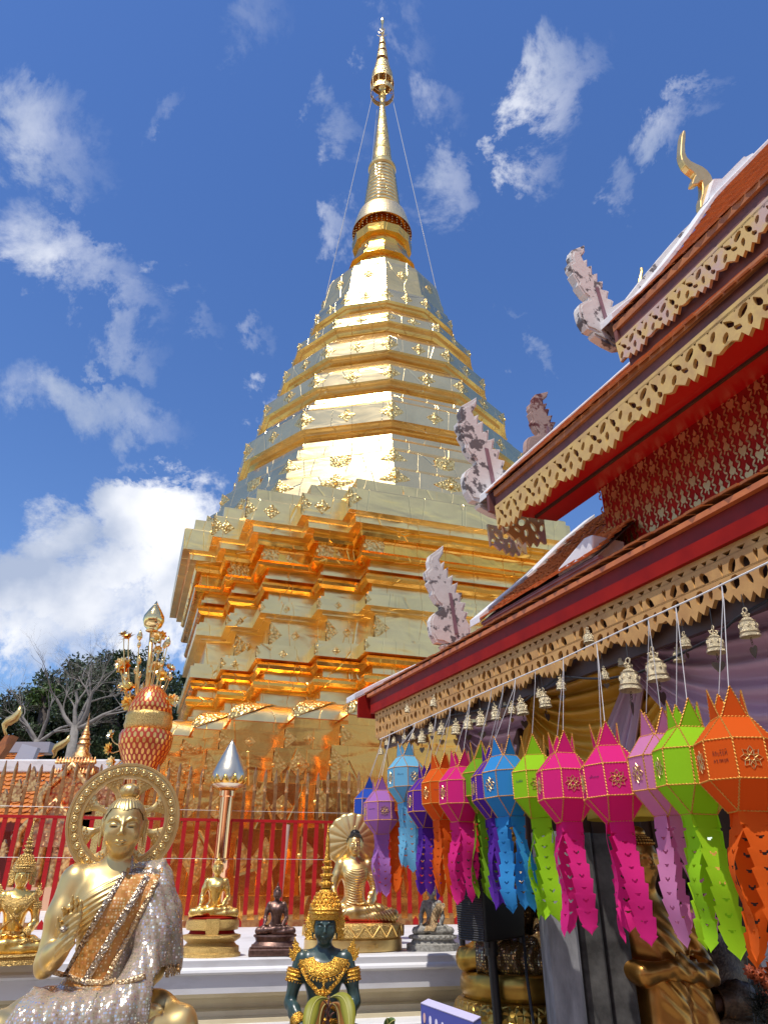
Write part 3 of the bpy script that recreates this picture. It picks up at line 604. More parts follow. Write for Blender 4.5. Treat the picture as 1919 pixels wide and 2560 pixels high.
def fret_module(w, h, style):
    holes = []; bot = []
    if style == 'leafy':      # kranok leaves ending in bunches of points
        for cx, cy, rx, ry, an, kd in [(.12, -.16, .05, .07, 0, 'tri'), (.36, -.14, .05, .06, .2, 'tri'), (.62, -.15, .05, .06, 0, 'tri'), (.87, -.14, .05, .06, .1, 'tri'),
            (.22, -.34, .055, .15, .5, 'drop'), (.48, -.30, .07, .14, -.5, 'oval'), (.72, -.36, .055, .16, .3, 'drop'), (.93, -.35, .045, .12, -.3, 'oval'),
            (.12, -.58, .05, .12, -.3, 'oval'), (.34, -.55, .05, .10, .6, 'drop'), (.55, -.60, .045, .13, -.1, 'oval'), (.80, -.62, .05, .10, .3, 'drop')]:
            if kd == 'tri': holes.append([((cx + dx * rx) * w, (cy + dy * ry) * h) for dx, dy in ((-1, .7), (1, .7), (.1, -1))])
            else: holes.append([(x * w, y * h) for x, y in blob2(cx, cy, rx * 1.08, ry * 1.0, an, kd)])
        ys = [-.80, -.70, -.78, -.88, -.76, -.96, -.84, -1.0, -.80, -.93, -.72, -.80]
        n = len(ys); bot = [((i + .5) / n * w, y * h) for i, y in enumerate(ys)]
    else:
        for cx, cy, rx, ry, an, kd in [(.10, -.12, .07, .05, 0, 'tri'), (.30, -.12, .07, .05, 0, 'tri'), (.52, -.12, .07, .05, 0, 'tri'), (.75, -.12, .07, .05, 0, 'tri'), (.93, -.12, .05, .05, 0, 'tri'),
            (.16, -.34, .035, .12, .1, 'drop2'), (.33, -.34, .055, .12, -.3, 'oval'), (.52, -.36, .06, .11, .3, 'oval'), (.70, -.34, .035, .12, 0, 'drop2'), (.87, -.36, .055, .12, .35, 'oval'),
            (.12, -.62, .05, .10, .2, 'oval'), (.32, -.60, .065, .11, -.1, 'oval'), (.53, -.63, .03, .11, .3, 'oval'), (.74, -.62, .06, .11, -.2, 'oval'), (.92, -.64, .03, .10, -.2, 'oval')]:
            if kd == 'tri': holes.append([((cx + dx * rx * 1.0) * w, (cy + dy * ry) * h) for dx, dy in ((-1, .7), (1, .7), (.1, -1))])
            elif kd == 'drop2': holes.append([((cx + dx * rx) * w, (cy + dy * ry) * h) for dx, dy in ((-1, .6), (-.5, 1), (0, .6), (.5, 1), (1, .6), (0, -1))])
            else: holes.append([(x * w, y * h) for x, y in blob2(cx, cy, rx * 1.12, ry * 1.05, an, kd)])
        ys = [-.80, -.78, -.90, -.80, -.95, -.84, -1.0, -.86, -1.0, -.84, -.94, -.80, -.88, -.76]
        n = len(ys); bot = [((i + .5) / n * w, y * h) for i, y in enumerate(ys)]
    return holes, bot
def fretwork(name, pts, h, mod, style, m, thick=.022, db=0, label=None):
    """pts: (a, b, z) top line from the far corner towards the viewer"""
    P = [W(*p) + BV * db for p in pts]; L = [0]
    for p, q in zip(P, P[1:]): L.append(L[-1] + (q - p).length)
    def at(x):
        for i in range(len(L) - 1):
            if x <= L[i + 1] + 1e-6 or i == len(L) - 2:
                t = (x - L[i]) / (L[i + 1] - L[i]); return P[i].lerp(P[i + 1], t), (P[i + 1] - P[i]).normalized()
    n = max(1, int(round(L[-1] / mod))); w = L[-1] / n; hs, bot = fret_module(w, h, style)
    objs = []
    out = [(0, 0)]; holes = []
    for k in range(n):
        x0 = k * w; j = rng.uniform(.94, 1.04)
        out += [(x0 + x, y * j) for x, y in bot]
        holes += [[(x0 + x + rng.uniform(-.002, .002), y) for x, y in hh] for hh in hs]
    out += [(L[-1], bot[-1][1]), (L[-1], 0)] + [(w * k / 2, 0) for k in range(2 * n - 1, 0, -1)]
    def bend(x, y, t):
        c, d = at(max(0, min(L[-1], x))); return c + UP * y + BV * t
    return curve_board(name, out, holes, thick, bend, m, pav, label)
NAGA = [(185,1030),(150,1080),(105,1140),(99,1190),(112,1235),(90,1272),(100,1312),(118,1330),(112,1352),(148,1400),(150,1425),(190,1470),(218,1480),(222,1500),(196,1530),(166,1575),(160,1610),(168,1655),(182,1700),(215,1745),(262,1738),(300,1722),(250,1752),(262,1768),(330,1780),(400,1778),(450,1740),(440,1650),(430,1560),(392,1515),(404,1462),(370,1468),(382,1400),(342,1408),(350,1335),(308,1352),(312,1272),(276,1305),(274,1228),(242,1262),(236,1185),(208,1215),(206,1150),(182,1180),(170,1150),(190,1090)]
def finial(name, tip, basept, ak, m, thick=.06, label=None, mirror=False, gem=True):
    """carved naga board standing in the gable plane a = ak; scaled between two measured points"""
    n = AV; k0 = ak
    T = hit(*tip, n, k0); Bp = hit(*basept, n, k0)
    h = (T - Bp).length; sc = h / 690.0
    ux = BV * (-1 if mirror else 1)
    src0 = Vector((185, -1030)); src1 = Vector((300, -1725)); dst0 = Vector(((T - Bp).dot(BV), (T - Bp).z))
    vec = (src0 - src1); ang = math.atan2(dst0.y, dst0.x) - math.atan2(vec.y, vec.x); s_ = dst0.length / vec.length
    out = []
    for x, y in NAGA:
        v = Vector((x, -y)) - src1; v = Vector((v.x * 1.12, v.y)); v = Vector((v.x * math.cos(ang) - v.y * math.sin(ang), v.x * math.sin(ang) + v.y * math.cos(ang))) * s_; out.append((v.x, v.y))
    mb = MB(); mb.prism(out, Bp, BV, UP, AV, -thick / 2, thick / 2)
    o = part(name, mb, m, pav, world=True, label=label, bevel=.004)
    cx_, cy_ = sum(p[0] for p in out) / len(out), sum(p[1] for p in out) / len(out); ins = []
    nO = len(out); sg_ = 1 if sum(out[i - 1][0] * out[i][1] - out[i][0] * out[i - 1][1] for i in range(nO)) > 0 else -1
    for i in range(nO):
        a0, a1 = Vector(out[i - 1]), Vector(out[(i + 1) % nO]); tg = (a1 - a0).normalized(); nr_ = Vector((-tg.y, tg.x)); ins.append(Vector(out[i]) + nr_ * h * .020 * sg_)
    ins = [(.97 * p.x + .03 * cx_, .97 * p.y + .03 * cy_) for p in ins]
    mb = MB(); mb.prism(ins, Bp, BV, UP, AV, -thick / 2 - .007, thick / 2 + .007); part('carved_relief', mb, m, o, world=True, bevel=.003)
    mb = MB(); c = []
    for x, y in [(250, 1375), (272, 1375), (350, 1640), (328, 1650)]:
        v = Vector((x, -y)) - src1; v = Vector((v.x * math.cos(ang) - v.y * math.sin(ang), v.x * math.sin(ang) + v.y * math.cos(ang))) * s_; c.append((v.x, v.y))
    mb.prism(c, Bp, BV, UP, AV, -thick / 2 - .018, thick / 2 + .018); part('cleat', mb, 'wood_purple', o, world=True)
    return o
# ---- lower roof (C)
CB = 2.39; NEAR = -1.6
c_prof = [(CB - .02, 2.985), (CB + .35, 3.16), (CB + .75, 3.36), (3.4, 3.55)]
mb = MB(); tiles(mb, 5.72, NEAR, c_prof, .10, .10); lowroof = part('lower_roof', mb, 'orange_tile', pav, world=True)
mb = MB(); mb.grid([[W(5.72, b_, z_ - .012), W(NEAR, b_, z_ - .012)] for b_, z_ in c_prof]); part('roof_boarding', mb, 'wood_dark', lowroof, world=True)
mb = MB(); rect_bar(mb, [(5.66, CB, 2.885), (2.5, CB, 2.87), (NEAR, CB, 2.87)], .035, .075); part('upper_fascia', mb, mat('dark_red_board', (.22, .012, .008), .55, 0, (.15, .01, .007), 8, spec=.3), pav, world=True)
mb = MB(); rect_bar(mb, [(5.60, CB - .022, 2.815), (2.5, CB - .022, 2.795), (NEAR, CB - .022, 2.795)], .05, .068); part('lower_fascia', mb, 'red_paint', pav, world=True)
mb = MB(); rect_bar(mb, [(5.66, CB - .03, 2.960), (2.5, CB - .03, 2.946), (NEAR, CB - .03, 2.946)], .06, .026); part('eave_batten', mb, 'orange_tile', pav, world=True)
fretwork('lower_fretwork', [(5.56, CB, 2.822), (3.5, CB, 2.80), (2.2, CB, 2.795), (NEAR, CB, 2.79)], .265, .33, 'toothed', 'fret_tan', db=.015)
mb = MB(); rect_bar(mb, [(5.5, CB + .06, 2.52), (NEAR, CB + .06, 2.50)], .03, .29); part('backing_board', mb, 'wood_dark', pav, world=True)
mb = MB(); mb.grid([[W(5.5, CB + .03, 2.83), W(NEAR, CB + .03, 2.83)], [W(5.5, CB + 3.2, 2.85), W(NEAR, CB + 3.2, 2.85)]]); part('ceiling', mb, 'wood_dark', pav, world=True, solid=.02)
def verge_bar(name, pts, wa, m, zt=.05, label=None, parent=None):
    rows = [[W(a - wa, b, z), W(a + wa, b, z), W(a + wa, b, z + zt), W(a - wa, b, z + zt)] for a, b, z in pts]; mb = MB(); mb.grid(rows, True); n = len(rows)
    mb.f.append((0, 1, 2, 3)); mb.f.append((4 * n - 4, 4 * n - 3, 4 * n - 2, 4 * n - 1)); return part(name, mb, m, parent or pav, world=True, label=label, bevel=.006)
verge_bar('verge_cap', [(5.82, 2.27, 2.95), (5.82, 2.5, 3.08), (5.82, 2.8, 3.24), (5.82, 3.25, 3.49), (5.82, 3.9, 3.85)], .10, 'plaster', .05)
mb = MB(); mb.prism([(2.30, 2.80), (2.30, 2.96), (3.9, 3.84), (3.9, 3.3), (2.5, 2.80)], W(5.70, 0, 0), BV, UP, AV, 0, .03); part('gable_board', mb, 'red_paint', pav, world=True)
finial('naga_finial', (1108, 1368), (1118, 1612), 5.0, 'peel', label='naga finial of the low roof, cream paint flaked off')
mb = MB(); mb.box(W(4.72, 2.98, 3.27), (.10, .55, .11), rz=AZV); part('finial_bracket', mb, 'wood_purple', pav, world=True)
# ---- second roof (D)
d_prof = [(2.68, 3.255), (2.91, 3.46), (3.2, 3.70), (3.55, 4.04), (3.9, 4.34)]
mb = MB(); tiles(mb, 4.26, 2.98, d_prof, .085, .075); droof = part('side_roof', mb, 'orange_tile', pav, world=True)
mb = MB(); mb.grid([[W(4.26, b_, z_ - .012), W(2.95, b_, z_ - .012)] for b_, z_ in d_prof]); part('roof_boarding', mb, 'wood_dark', droof, world=True)
mb = MB(); rect_bar(mb, [(4.28, 2.70, 3.16), (2.96, 2.70, 3.16)], .04, .075); rect_bar(mb, [(4.28, 2.685, 3.232), (2.96, 2.685, 3.232)], .04, .02); part('side_fascia', mb, 'wood_purple', pav, world=True)
verge_bar('verge_cap', [(4.33, 2.66, 3.24), (4.33, 2.91, 3.455), (4.33, 3.2, 3.70), (4.33, 3.55, 4.04), (4.33, 3.9, 4.34)], .07, 'plaster', .055)
mb = MB(); mb.prism([(-.17, -.05), (.17, -.05), (.20, .09), (.12, .10), (-.17, .0)], W(3.22, 2.72, 3.33), -AV, UP, BV, 0, .25); part('ridge_block', mb, 'plaster', pav, world=True, bevel=.012)
# ---- stencilled wall
WB = 3.03
mb = MB(); mb.box(W((3.22 + NEAR) / 2, WB + .06, 3.52), (.12, 3.22 - NEAR, .86), rz=AZV); wall = part('stencilled_wall', mb, 'red_paint', pav, world=True)
mb = MB(); mb.box(W(3.16, WB + .9, 3.52), (1.7, .12, .86), rz=AZV); part('end_wall', mb, 'red_paint', pav, world=True)
st = MB()
def stencil(mb, a, z, pts, s_=1.0):
    mb.add([W(a - x * s_, WB - .003, z + y * s_) for x, y in pts], [tuple(range(len(pts)))])
HEART = [(0, -.030), (.012, -.012), (.020, .004), (.017, .016), (.009, .020), (0, .012), (-.009, .020), (-.017, .016), (-.020, .004), (-.012, -.012)]
FLAME = [(0, .034), (.007, .014), (.016, .0), (.012, -.014), (0, -.020), (-.012, -.014), (-.016, 0), (-.007, .014)]
LEAFS = [(0, .014), (.005, .004), (.004, -.008), (0, -.012), (-.004, -.008), (-.005, .004)]
def rotp(pts, an, dx=0, dy=0): return [(x * math.cos(an) - y * math.sin(an) + dx, x * math.sin(an) + y * math.cos(an) + dy) for x, y in pts]
a = 3.19; col = 0
while a > -.2:
    z = 3.13 + (col % 2) * .075
    while z < 3.92:
        stencil(st, a, z, HEART if col % 4 < 2 else FLAME, 1.35)
        stencil(st, a, z + .045, FLAME, .85); stencil(st, a - .018, z - .028, rotp(LEAFS, .5)); stencil(st, a + .018, z - .028, rotp(LEAFS, -.5)); stencil(st, a, z - .047, LEAFS)
        for dx in (-1, 1):
            for k in range(4): stencil(st, a + dx * .043, z - .045 + k * .026, rotp(LEAFS, -dx * .75 * (1 if k % 2 else -1), 0, 0), 1.25)
        z += .15
    a -= .088; col += 1
part('stencil_pattern', st, 'leafgold', wall, world=True, solid=.003)
# ---- middle roof (B)
def scB(z): return (z - 1.55) * .8667 + 1.55
b_line = [(3.82, 2.6, scB(4.341)), (3.0, 2.6, scB(4.35)), (2.2, 2.6, scB(4.38)), (1.45, 2.6, scB(4.413)), (NEAR, 2.6, scB(4.44))]
zb_ = lambda dz: [(a_, b_, z_ + dz) for a_, b_, z_ in b_line]
b_prof = [(2.575, 4.10), (2.94, 4.483), (3.35, 4.905), (4.0, 5.576), (4.6, 6.20)]
mb = MB(); rows = []; tiles(mb, 3.9, NEAR, [(b_, z_ + .0) for b_, z_ in b_prof], .085, .085)
for i, v in enumerate(mb.v): pass
broof = part('middle_roof', mb, 'orange_tile', pav, world=True)
mb = MB(); mb.grid([[W(3.9, b_, z_ - .012), W(NEAR, b_, z_ - .012)] for b_, z_ in b_prof]); part('roof_boarding', mb, 'wood_maroon', broof, world=True)
mb = MB(); rect_bar(mb, [(a_ + (.02 if i == 0 else 0), b_, z_) for i, (a_, b_, z_) in enumerate(b_line)], .035, .085); part('middle_fascia', mb, 'wood_maroon', pav, world=True)
mb = MB(); rect_bar(mb, zb_(.083), .05, .045, db=-.022); part('eave_batten', mb, 'wood_orange', pav, world=True)
fretwork('middle_fretwork', b_line, .245, .34, 'leafy', 'fret_yellow', db=-.012)
mb = MB(); rect_bar(mb, [(a_ - (.02 if i == 0 else 0), b_, z_) for i, (a_, b_, z_) in enumerate(b_line)], .03, .13, db=.02, dz=-.12); part('backing_board', mb, 'wood_maroon', pav, world=True)
mb = MB(); mb.grid([[W(3.74, 2.66, 3.885), W(NEAR, 2.66, 3.94)], [W(3.74, WB + .02, 3.915), W(NEAR, WB + .02, 3.94)]]); part('soffit', mb, mat('soffit_red', (.55, .006, .006), .4), pav, world=True, solid=.015)
mb = MB(); rect_bar(mb, [(3.7, 2.83, 3.872), (NEAR, 2.83, 3.91)], .018, .02); part('soffit_groove', mb, 'wood_dark', pav, world=True)
verge_bar('verge_cap', [(3.95, 2.56, 4.075), (3.95, 2.94, 4.483), (3.95, 3.35, 4.905), (3.95, 4.0, 5.576), (3.95, 4.6, 6.20)], .075, 'plaster', .06)
mb = MB(); mb.prism([(2.56, 3.95), (2.56, 4.09), (4.6, 6.18), (4.6, 5.8), (2.75, 3.95)], W(3.86, 0, 0), BV, UP, AV, 0, .03); part('gable_board', mb, 'wood_maroon', pav, world=True)
finial('naga_finial', (1191, 1000), (1212, 1262), 4.02, 'peel', label='middle naga finial, white paint badly flaked')
finial('naga_finial', (1369, 985), (1345, 1160), 4.9, 'peel_red', label='pink and maroon naga finial behind the middle roof')
def fret_b(name, a_k, b0, b1, z, h, m):
    hs, bot = fret_module(b1 - b0, h, 'leafy'); out = [(0, 0)] + bot + [(b1 - b0, bot[-1][1]), (b1 - b0, 0)]
    return curve_board(name, out, hs, .02, lambda x, y, t: W(a_k, b0 + x, z + y) + AV * t, m, pav)
fret_b('gable_fretwork', 3.80, 2.60, 2.98, 3.95, .27, 'fret_mix'); fret_b('gable_fretwork', 5.52, 2.42, 2.86, 2.81, .26, 'fret_tan')
fret_b('gable_fretwork', 4.25, 2.78, 3.13, 4.06, .24, 'fret_mix')
mb = MB()      # dark carved scales climbing behind the side roof
for k in range(5): mb.prism([(0, 0), (.09, .02), (.15, .14), (.09, .11), (.06, .17), (-.01, .10)], W(4.95, 3.48 + k * .13, 3.82 + k * .115), BV, UP, AV, -.02, .02)
part('carved_scales', mb, 'wood_dark', pav, world=True)
# ---- top roof (A)
a_prof = [(2.985, 5.00), (3.143, 5.172), (3.315, 5.345), (3.688, 5.834), (4.028, 6.296), (4.554, 7.05), (5.778, 8.563)]
mb = MB(); tiles(mb, 2.80, NEAR, a_prof, .095, .085); aroof = part('top_roof', mb, 'orange_tile', pav, world=True)
mb = MB(); mb.grid([[W(2.8, b_, z_ - .012), W(NEAR, b_, z_ - .012)] for b_, z_ in a_prof]); part('roof_boarding', mb, 'wood_maroon', aroof, world=True)
a_line = [(2.80, 3.0, 4.822), (2.2, 3.0, 4.838), (1.6, 3.0, 4.868), (NEAR, 3.0, 4.90)]
mb = MB(); rect_bar(mb, a_line, .04, .10); part('top_fascia', mb, 'wood_maroon', pav, world=True)
mb = MB(); rect_bar(mb, a_line, .05, .05, db=-.022, dz=.10); part('eave_batten', mb, 'wood_orange', pav, world=True)
fretwork('top_fretwork', a_line, .225, .30, 'leafy', 'fret_mix', db=-.012)
mb = MB(); rect_bar(mb, [(2.76, 3.03, 4.60), (NEAR, 3.03, 4.66)], .03, .26); part('backing_board', mb, 'wood_maroon', pav, world=True)
verge_bar('verge_cap', [(2.85, b_ - .02, z_ + .01) for b_, z_ in a_prof], .075, 'plaster', .06)
mb = MB(); mb.prism([(2.98, 4.80), (2.98, 4.98), (3.315, 5.34), (3.688, 5.82), (4.028, 6.28), (4.554, 7.03), (5.7, 8.4), (5.7, 7.9), (4.2, 6.0), (3.2, 4.8)], W(2.77, 0, 0), BV, UP, AV, 0, .03); part('gable_board', mb, 'wood_maroon', pav, world=True)
finial('naga_finial', (1458, 622), (1494, 840), 2.93, 'peel', label='highest naga finial at the corner of the top roof')
# scaly naga body along the verge
mb = MB(); pts = [(1521, 775), (1560, 752), (1600, 700), (1650, 640), (1700, 582), (1748, 535)]; lowp = [(1530, 812), (1565, 785), (1602, 742), (1655, 672), (1708, 606), (1752, 545)]
hp = [hit(x, y, AV, 2.93) for x, y in pts]; lp = [hit(x, y, AV, 2.93) for x, y in lowp]
o2 = [((p - hp[0]).dot(BV), (p - hp[0]).z) for p in hp] + [((p - hp[0]).dot(BV), (p - hp[0]).z) for p in reversed(lp)]
mb.prism(o2, hp[0], BV, UP, AV, -.03, .03); part('naga_body', mb, 'peel', pav, world=True)
CHOFA = [(965,100),(952,150),(946,215),(943,290),(952,335),(975,380),(1010,415),(1045,440),(1060,455),(1045,490),(1034,525),(1050,540),(1078,535),(1100,512),(1112,512),(1118,560),(1115,610),(1100,660),(1100,710),(1115,742),(1130,700),(1150,640),(1168,590),(1180,540),(1196,500),(1180,460),(1150,420),(1110,390),(1060,368),(1020,348),(992,320),(978,285),(976,220),(982,150),(980,112)]
cpts = [hit(1400 + x / 3.1946, 300 + y / 3.1946, AV, 2.93) for x, y in CHOFA]
mb = MB(); mb.prism([((p - cpts[0]).dot(BV), (p - cpts[0]).z) for p in cpts], cpts[0], BV, UP, AV, -.035, .035); part('gold_chofa', mb, 'statue_pale', pav, world=True, bevel=.012)
wpts = [hit(1400 + x / 3.1946, 300 + y / 3.1946, AV, 2.90) for x, y in [(1150, 660), (1130, 690), (1185, 510), (1250, 508), (1425, 330), (1445, 332), (1495, 302), (1512, 312), (1560, 290), (1658, 160), (1658, 230), (1220, 690)]]
mb = MB(); mb.prism([((p - wpts[0]).dot(BV), (p - wpts[0]).z) for p in wpts], wpts[0], BV, UP, AV, -.06, .06); part('stepped_ridge_plaster', mb, 'plaster', pav, world=True)
q0 = hit(1602, 735, AV, 4.2); mb = MB(); mb.tube([q0, hit(1598, 718, AV, 4.2), hit(1599, 700, AV, 4.2), hit(1603, 680, AV, 4.2), hit(1602, 672, AV, 4.2)], [.05, .035, .025, .018, .02], 8); part('far_chofa_tip', mb, 'statue_pale', pav, world=True)

# pavilion posts and back
def post(a_, b_, w, m, label, nm='pillar', z1=2.85):
    t = thing(nm, label, 'pillar', W(a_, b_, 0)); mb = MB(); mb.box(W(a_, b_, z1 / 2), (w, w, z1), rz=AZV); part('shaft', mb, m, t, world=True, bevel=.012)
    mb = MB(); mb.box(W(a_, b_, .12), (w * 1.35, w * 1.35, .24), rz=AZV); part('pillar_base', mb, m, t, world=True, bevel=.01); return t

# ---- drapes
def drape(a0, a1, z0, z1, sag0, sag1, b_, m, label, nf=7, fan=None):
    rows = []; n = 60; k = 34
    for j in range(k + 1):
        v = j / k; row = []
        for i in range(n + 1):
            u = i / n; sg = (1 - (2 * u - 1) ** 2); zt = z0 + (z1 - z0) * u; z = zt - (sag0 + (sag1 - sag0) * v) * sg - .10 * v * (1 - sg * .5)
            bb = b_ + .035 * math.sin(v * nf * 2 * math.pi + 2.2 * u + math.sin(u * 5)) * (.3 + sg) + .02 * math.sin(u * 9 + v * 4)
            row.append(W(a0 + (a1 - a0) * u, bb, z))
        rows.append(row)
    mb = MB(); mb.grid(rows); o = part('drape', mb, m, None, smooth=True, solid=.004); tag(o, label, 'drape', 'satin drapes under the pavilion eave'); return o
drape(5.2, 3.75, 2.72, 2.70, .06, .72, 2.98, 'purple_drape', 'small mauve satin swag at the far end of the pavilion')
drape(4.15, 2.55, 2.74, 2.74, .05, .66, 2.90, 'gold_drape', 'gold satin swag between two mauve swags')
drape(3.0, 1.1, 2.76, 2.72, .05, .80, 2.80, 'purple_drape', 'wide mauve satin swag under the right part of the eave')
drape(1.5, .1, 2.78, 2.74, .02, .5, 2.74, 'gold_drape', 'gold satin swag at the right edge of the photo')
def tail_drape(a_, b_, z0, z1, w0, w1, m, label, lean=0):
    rows = []
    for j in range(24):
        v = j / 23; w = w0 + (w1 - w0) * v
        rows.append([W(a_ + lean * v + w * (u / 20 - .5), b_ + .03 * math.sin(u * 1.9) * (.3 + v), z0 + (z1 - z0) * v) for u in range(21)])
    mb = MB(); mb.grid(rows); o = part('drape', mb, m, None, smooth=True, solid=.004); tag(o, label, 'drape', 'satin drapes under the pavilion eave')
tail_drape(3.95, 2.9, 2.72, 2.02, .10, .42, 'gold_drape', 'narrow gold drape falling straight between the swags', .25)
tail_drape(2.85, 2.84, 2.74, 2.1, .06, .34, 'purple_drape', 'mauve drape tail gathered beside the big bells', .45)

# ================================================================== STRING AND LANTERNS
SP0 = Vector((1.15, 2.41, 0)); SDIR = (Vector((-.07, 5.76, 0)) - SP0).normalized(); SN = Vector((SDIR.y, -SDIR.x, 0))
SK = SN.dot(SP0)
str_px = [(949, 1848), (1100, 1780), (1250, 1713), (1400, 1649), (1560, 1573), (1740, 1492), (1919, 1406), (2150, 1290)]
spts = [hit(x, y, SN, SK) for x, y in str_px]
mb = MB(); mb.tube(spts, .0032, 6)
o = part('string', mb, 'cord', None); tag(o, 'taut white string running along the eave above the paper lanterns', 'string')
def string_at(px):
    for (x0, y0), (x1, y1) in zip(str_px, str_px[1:]):
        if px <= x1: return hit(px, y0 + (y1 - y0) * (px - x0) / (x1 - x0), SN, SK)
PAPER = {'navy': (.035, .11, .55), 'lilac': (.52, .22, .62), 'orange': (.86, .14, .012), 'sky': (.22, .58, .80), 'purple': (.14, .035, .42), 'pink': (.84, .028, .26), 'lime': (.40, .74, .02), 'blue': (.05, .33, .72), 'rose': (.76, .27, .50), 'green': (.22, .45, .02)}
for k, v in PAPER.items(): M['paper_' + k] = paper('paper_' + k, v)
HB = .064; RB = .133; TS = .050; BS = .047; ZT = .148; ZBt = -.158
def oct_pts(r, z): return [Vector((r * math.cos(R(22.5 + 45 * k)), r * math.sin(R(22.5 + 45 * k)), z)) for k in range(8)]
def sq_pts(h, z): return [Vector((h, h, z)), Vector((-h, h, z)), Vector((-h, -h, z)), Vector((h, -h, z))]
OT, OB, QT, QB = oct_pts(RB, HB), oct_pts(RB, -HB), sq_pts(TS, ZT), sq_pts(BS, ZBt)
def body_faces(mb):
    for k in range(8): mb.add([OB[k], OB[(k + 1) % 8], OT[(k + 1) % 8], OT[k]], [(0, 1, 2, 3)])
    for O, Q, f in ((OT, QT, 1), (OB, QB, -1)):
        # vertex k at 22.5+45k ; square corner j at 45+90j lies between vertices 2j and 2j+1
        for j in range(4):
            mb.add([O[2 * j], O[2 * j + 1], Q[j]], [(0, 1, 2)]); mb.add([O[2 * j + 1], O[(2 * j + 2) % 8], Q[(j + 1) % 4], Q[j]], [(0, 1, 2, 3)])
def lantern_edges():
    e = [(OT[k], OT[(k + 1) % 8]) for k in range(8)] + [(OB[k], OB[(k + 1) % 8]) for k in range(8)] + [(OT[k], OB[k]) for k in range(8)]
    for O, Q in ((OT, QT), (OB, QB)):
        e += [(Q[j], Q[(j + 1) % 4]) for j in range(4)]
        for j in range(4): e += [(O[2 * j], Q[j]), (O[2 * j + 1], Q[j])]
    return e
def trim_line(mb, p, q, r=.0026):
    d = q - p; n = max(4, int(d.length / .006)); up = d.normalized().cross(Vector((.3, .2, .9))).normalized()
    mb.tube([p + d * (i / n) + up * (.0016 if i % 2 else -.0016) for i in range(n + 1)], r, 4)
trim = MB()
for p, q in lantern_edges(): trim_line(trim, p, q)
trim_me = trim.mesh('trim', False)
spk = MB(); spk_tr = MB()
for j in range(4):
    c0, c1 = QT[j], QT[(j + 1) % 4]; mid = (c0 + c1) / 2; outw = Vector((mid.x, mid.y, 0)).normalized(); tipp = mid + outw * .010 + Vector((0, 0, .104))
    a0 = c0.lerp(c1, .06); a1 = c0.lerp(c1, .94); spk.add([a0, a1, tipp], [(0, 1, 2)]); trim_line(spk_tr, a0, tipp); trim_line(spk_tr, a1, tipp)
spk_tr_me = spk_tr.mesh('spike_trim', False)
rose = MB()
def ring2(mb, pts, n_, r=.0016): mb.tube(pts + [pts[0]], r, 4, False)
def rosette(mb, k):
    c = (OT[k] + OT[(k + 1) % 8] + OB[k] + OB[(k + 1) % 8]) / 4; nn = Vector((c.x, c.y, 0)).normalized(); ux = UP.cross(nn)
    P = lambda x, y: c + nn * .002 + ux * x + UP * y
    for i in range(8):
        a = i * math.pi / 4; L0, L1, w = .012, .037, .0085
        ring2(mb, [P(L0 * math.cos(a) , L0 * math.sin(a)), P((L0 + L1) * .5 * math.cos(a) - w * math.sin(a), (L0 + L1) * .5 * math.sin(a) + w * math.cos(a)), P(L1 * math.cos(a), L1 * math.sin(a)), P((L0 + L1) * .5 * math.cos(a) + w * math.sin(a), (L0 + L1) * .5 * math.sin(a) - w * math.cos(a))], 0)
    ring2(mb, [P(.010 * math.cos(t), .010 * math.sin(t)) for t in [i * math.pi / 5 for i in range(10)]], 0)
ros_me = []
for k in (1, 3, 5, 7):
    mb = MB(); rosette(mb, k); ros_me.append(mb.mesh('rosette', False))
def scribble(face, up_off=0, rows=1, seed=0, w=.045, size=.010):
    """short lines of looping handwriting in Thai style on one belt face"""
    rg = random.Random(seed); mb = MB(); c = (OT[face] + OT[(face + 1) % 8] + OB[face] + OB[(face + 1) % 8]) / 4; nn = Vector((c.x, c.y, 0)).normalized(); ux = UP.cross(nn)
    for r_ in range(rows):
        x = -w / 2
        while x < w / 2 - .006:
            hgt = size * rg.uniform(.7, 1.2); wd = rg.uniform(.004, .007); y0 = up_off - r_ * size * 1.9
            sh = rg.choice([[(0, .1), (.2, 0), (.25, .9), (.6, 1), (.9, .7), (.85, 0)], [(0, .9), (.2, 1), (.2, 0), (.8, 0), (.9, 1)], [(.1, .6), (.4, 1), (.7, .9), (.5, .5), (.8, 0), (.2, .05)], [(0, 0), (.1, 1), (.5, .3), (.9, 1), (1, 0)]])
            mb.tube([c + nn * .0012 + ux * (x + a_ * wd) + UP * (y0 + b_ * hgt) for a_, b_ in sh], .0007, 3)
            if rg.random() < .35: mb.tube([c + nn * .0012 + ux * (x + a_ * wd) + UP * (y0 + hgt * 1.3 + b_ * .002) for a_, b_ in [(0, 0), (.5, 1), (1, .4)]], .0006, 3)
            x += wd + rg.uniform(.0015, .004)
    return mb.mesh('handwriting', False)
M['ink'] = mat('ink', (.01, .02, .10), .6); M['ink_black'] = mat('ink_black', (.012, .012, .015), .6)
HEARTC = lambda u, v: (abs(u) < .5 and (v < .5 - .28 * (1 - abs(abs(u) - .25) / .25)) * 1 and v > -.5 + 0 and abs(u) < .5 * (v + .5) / .62)
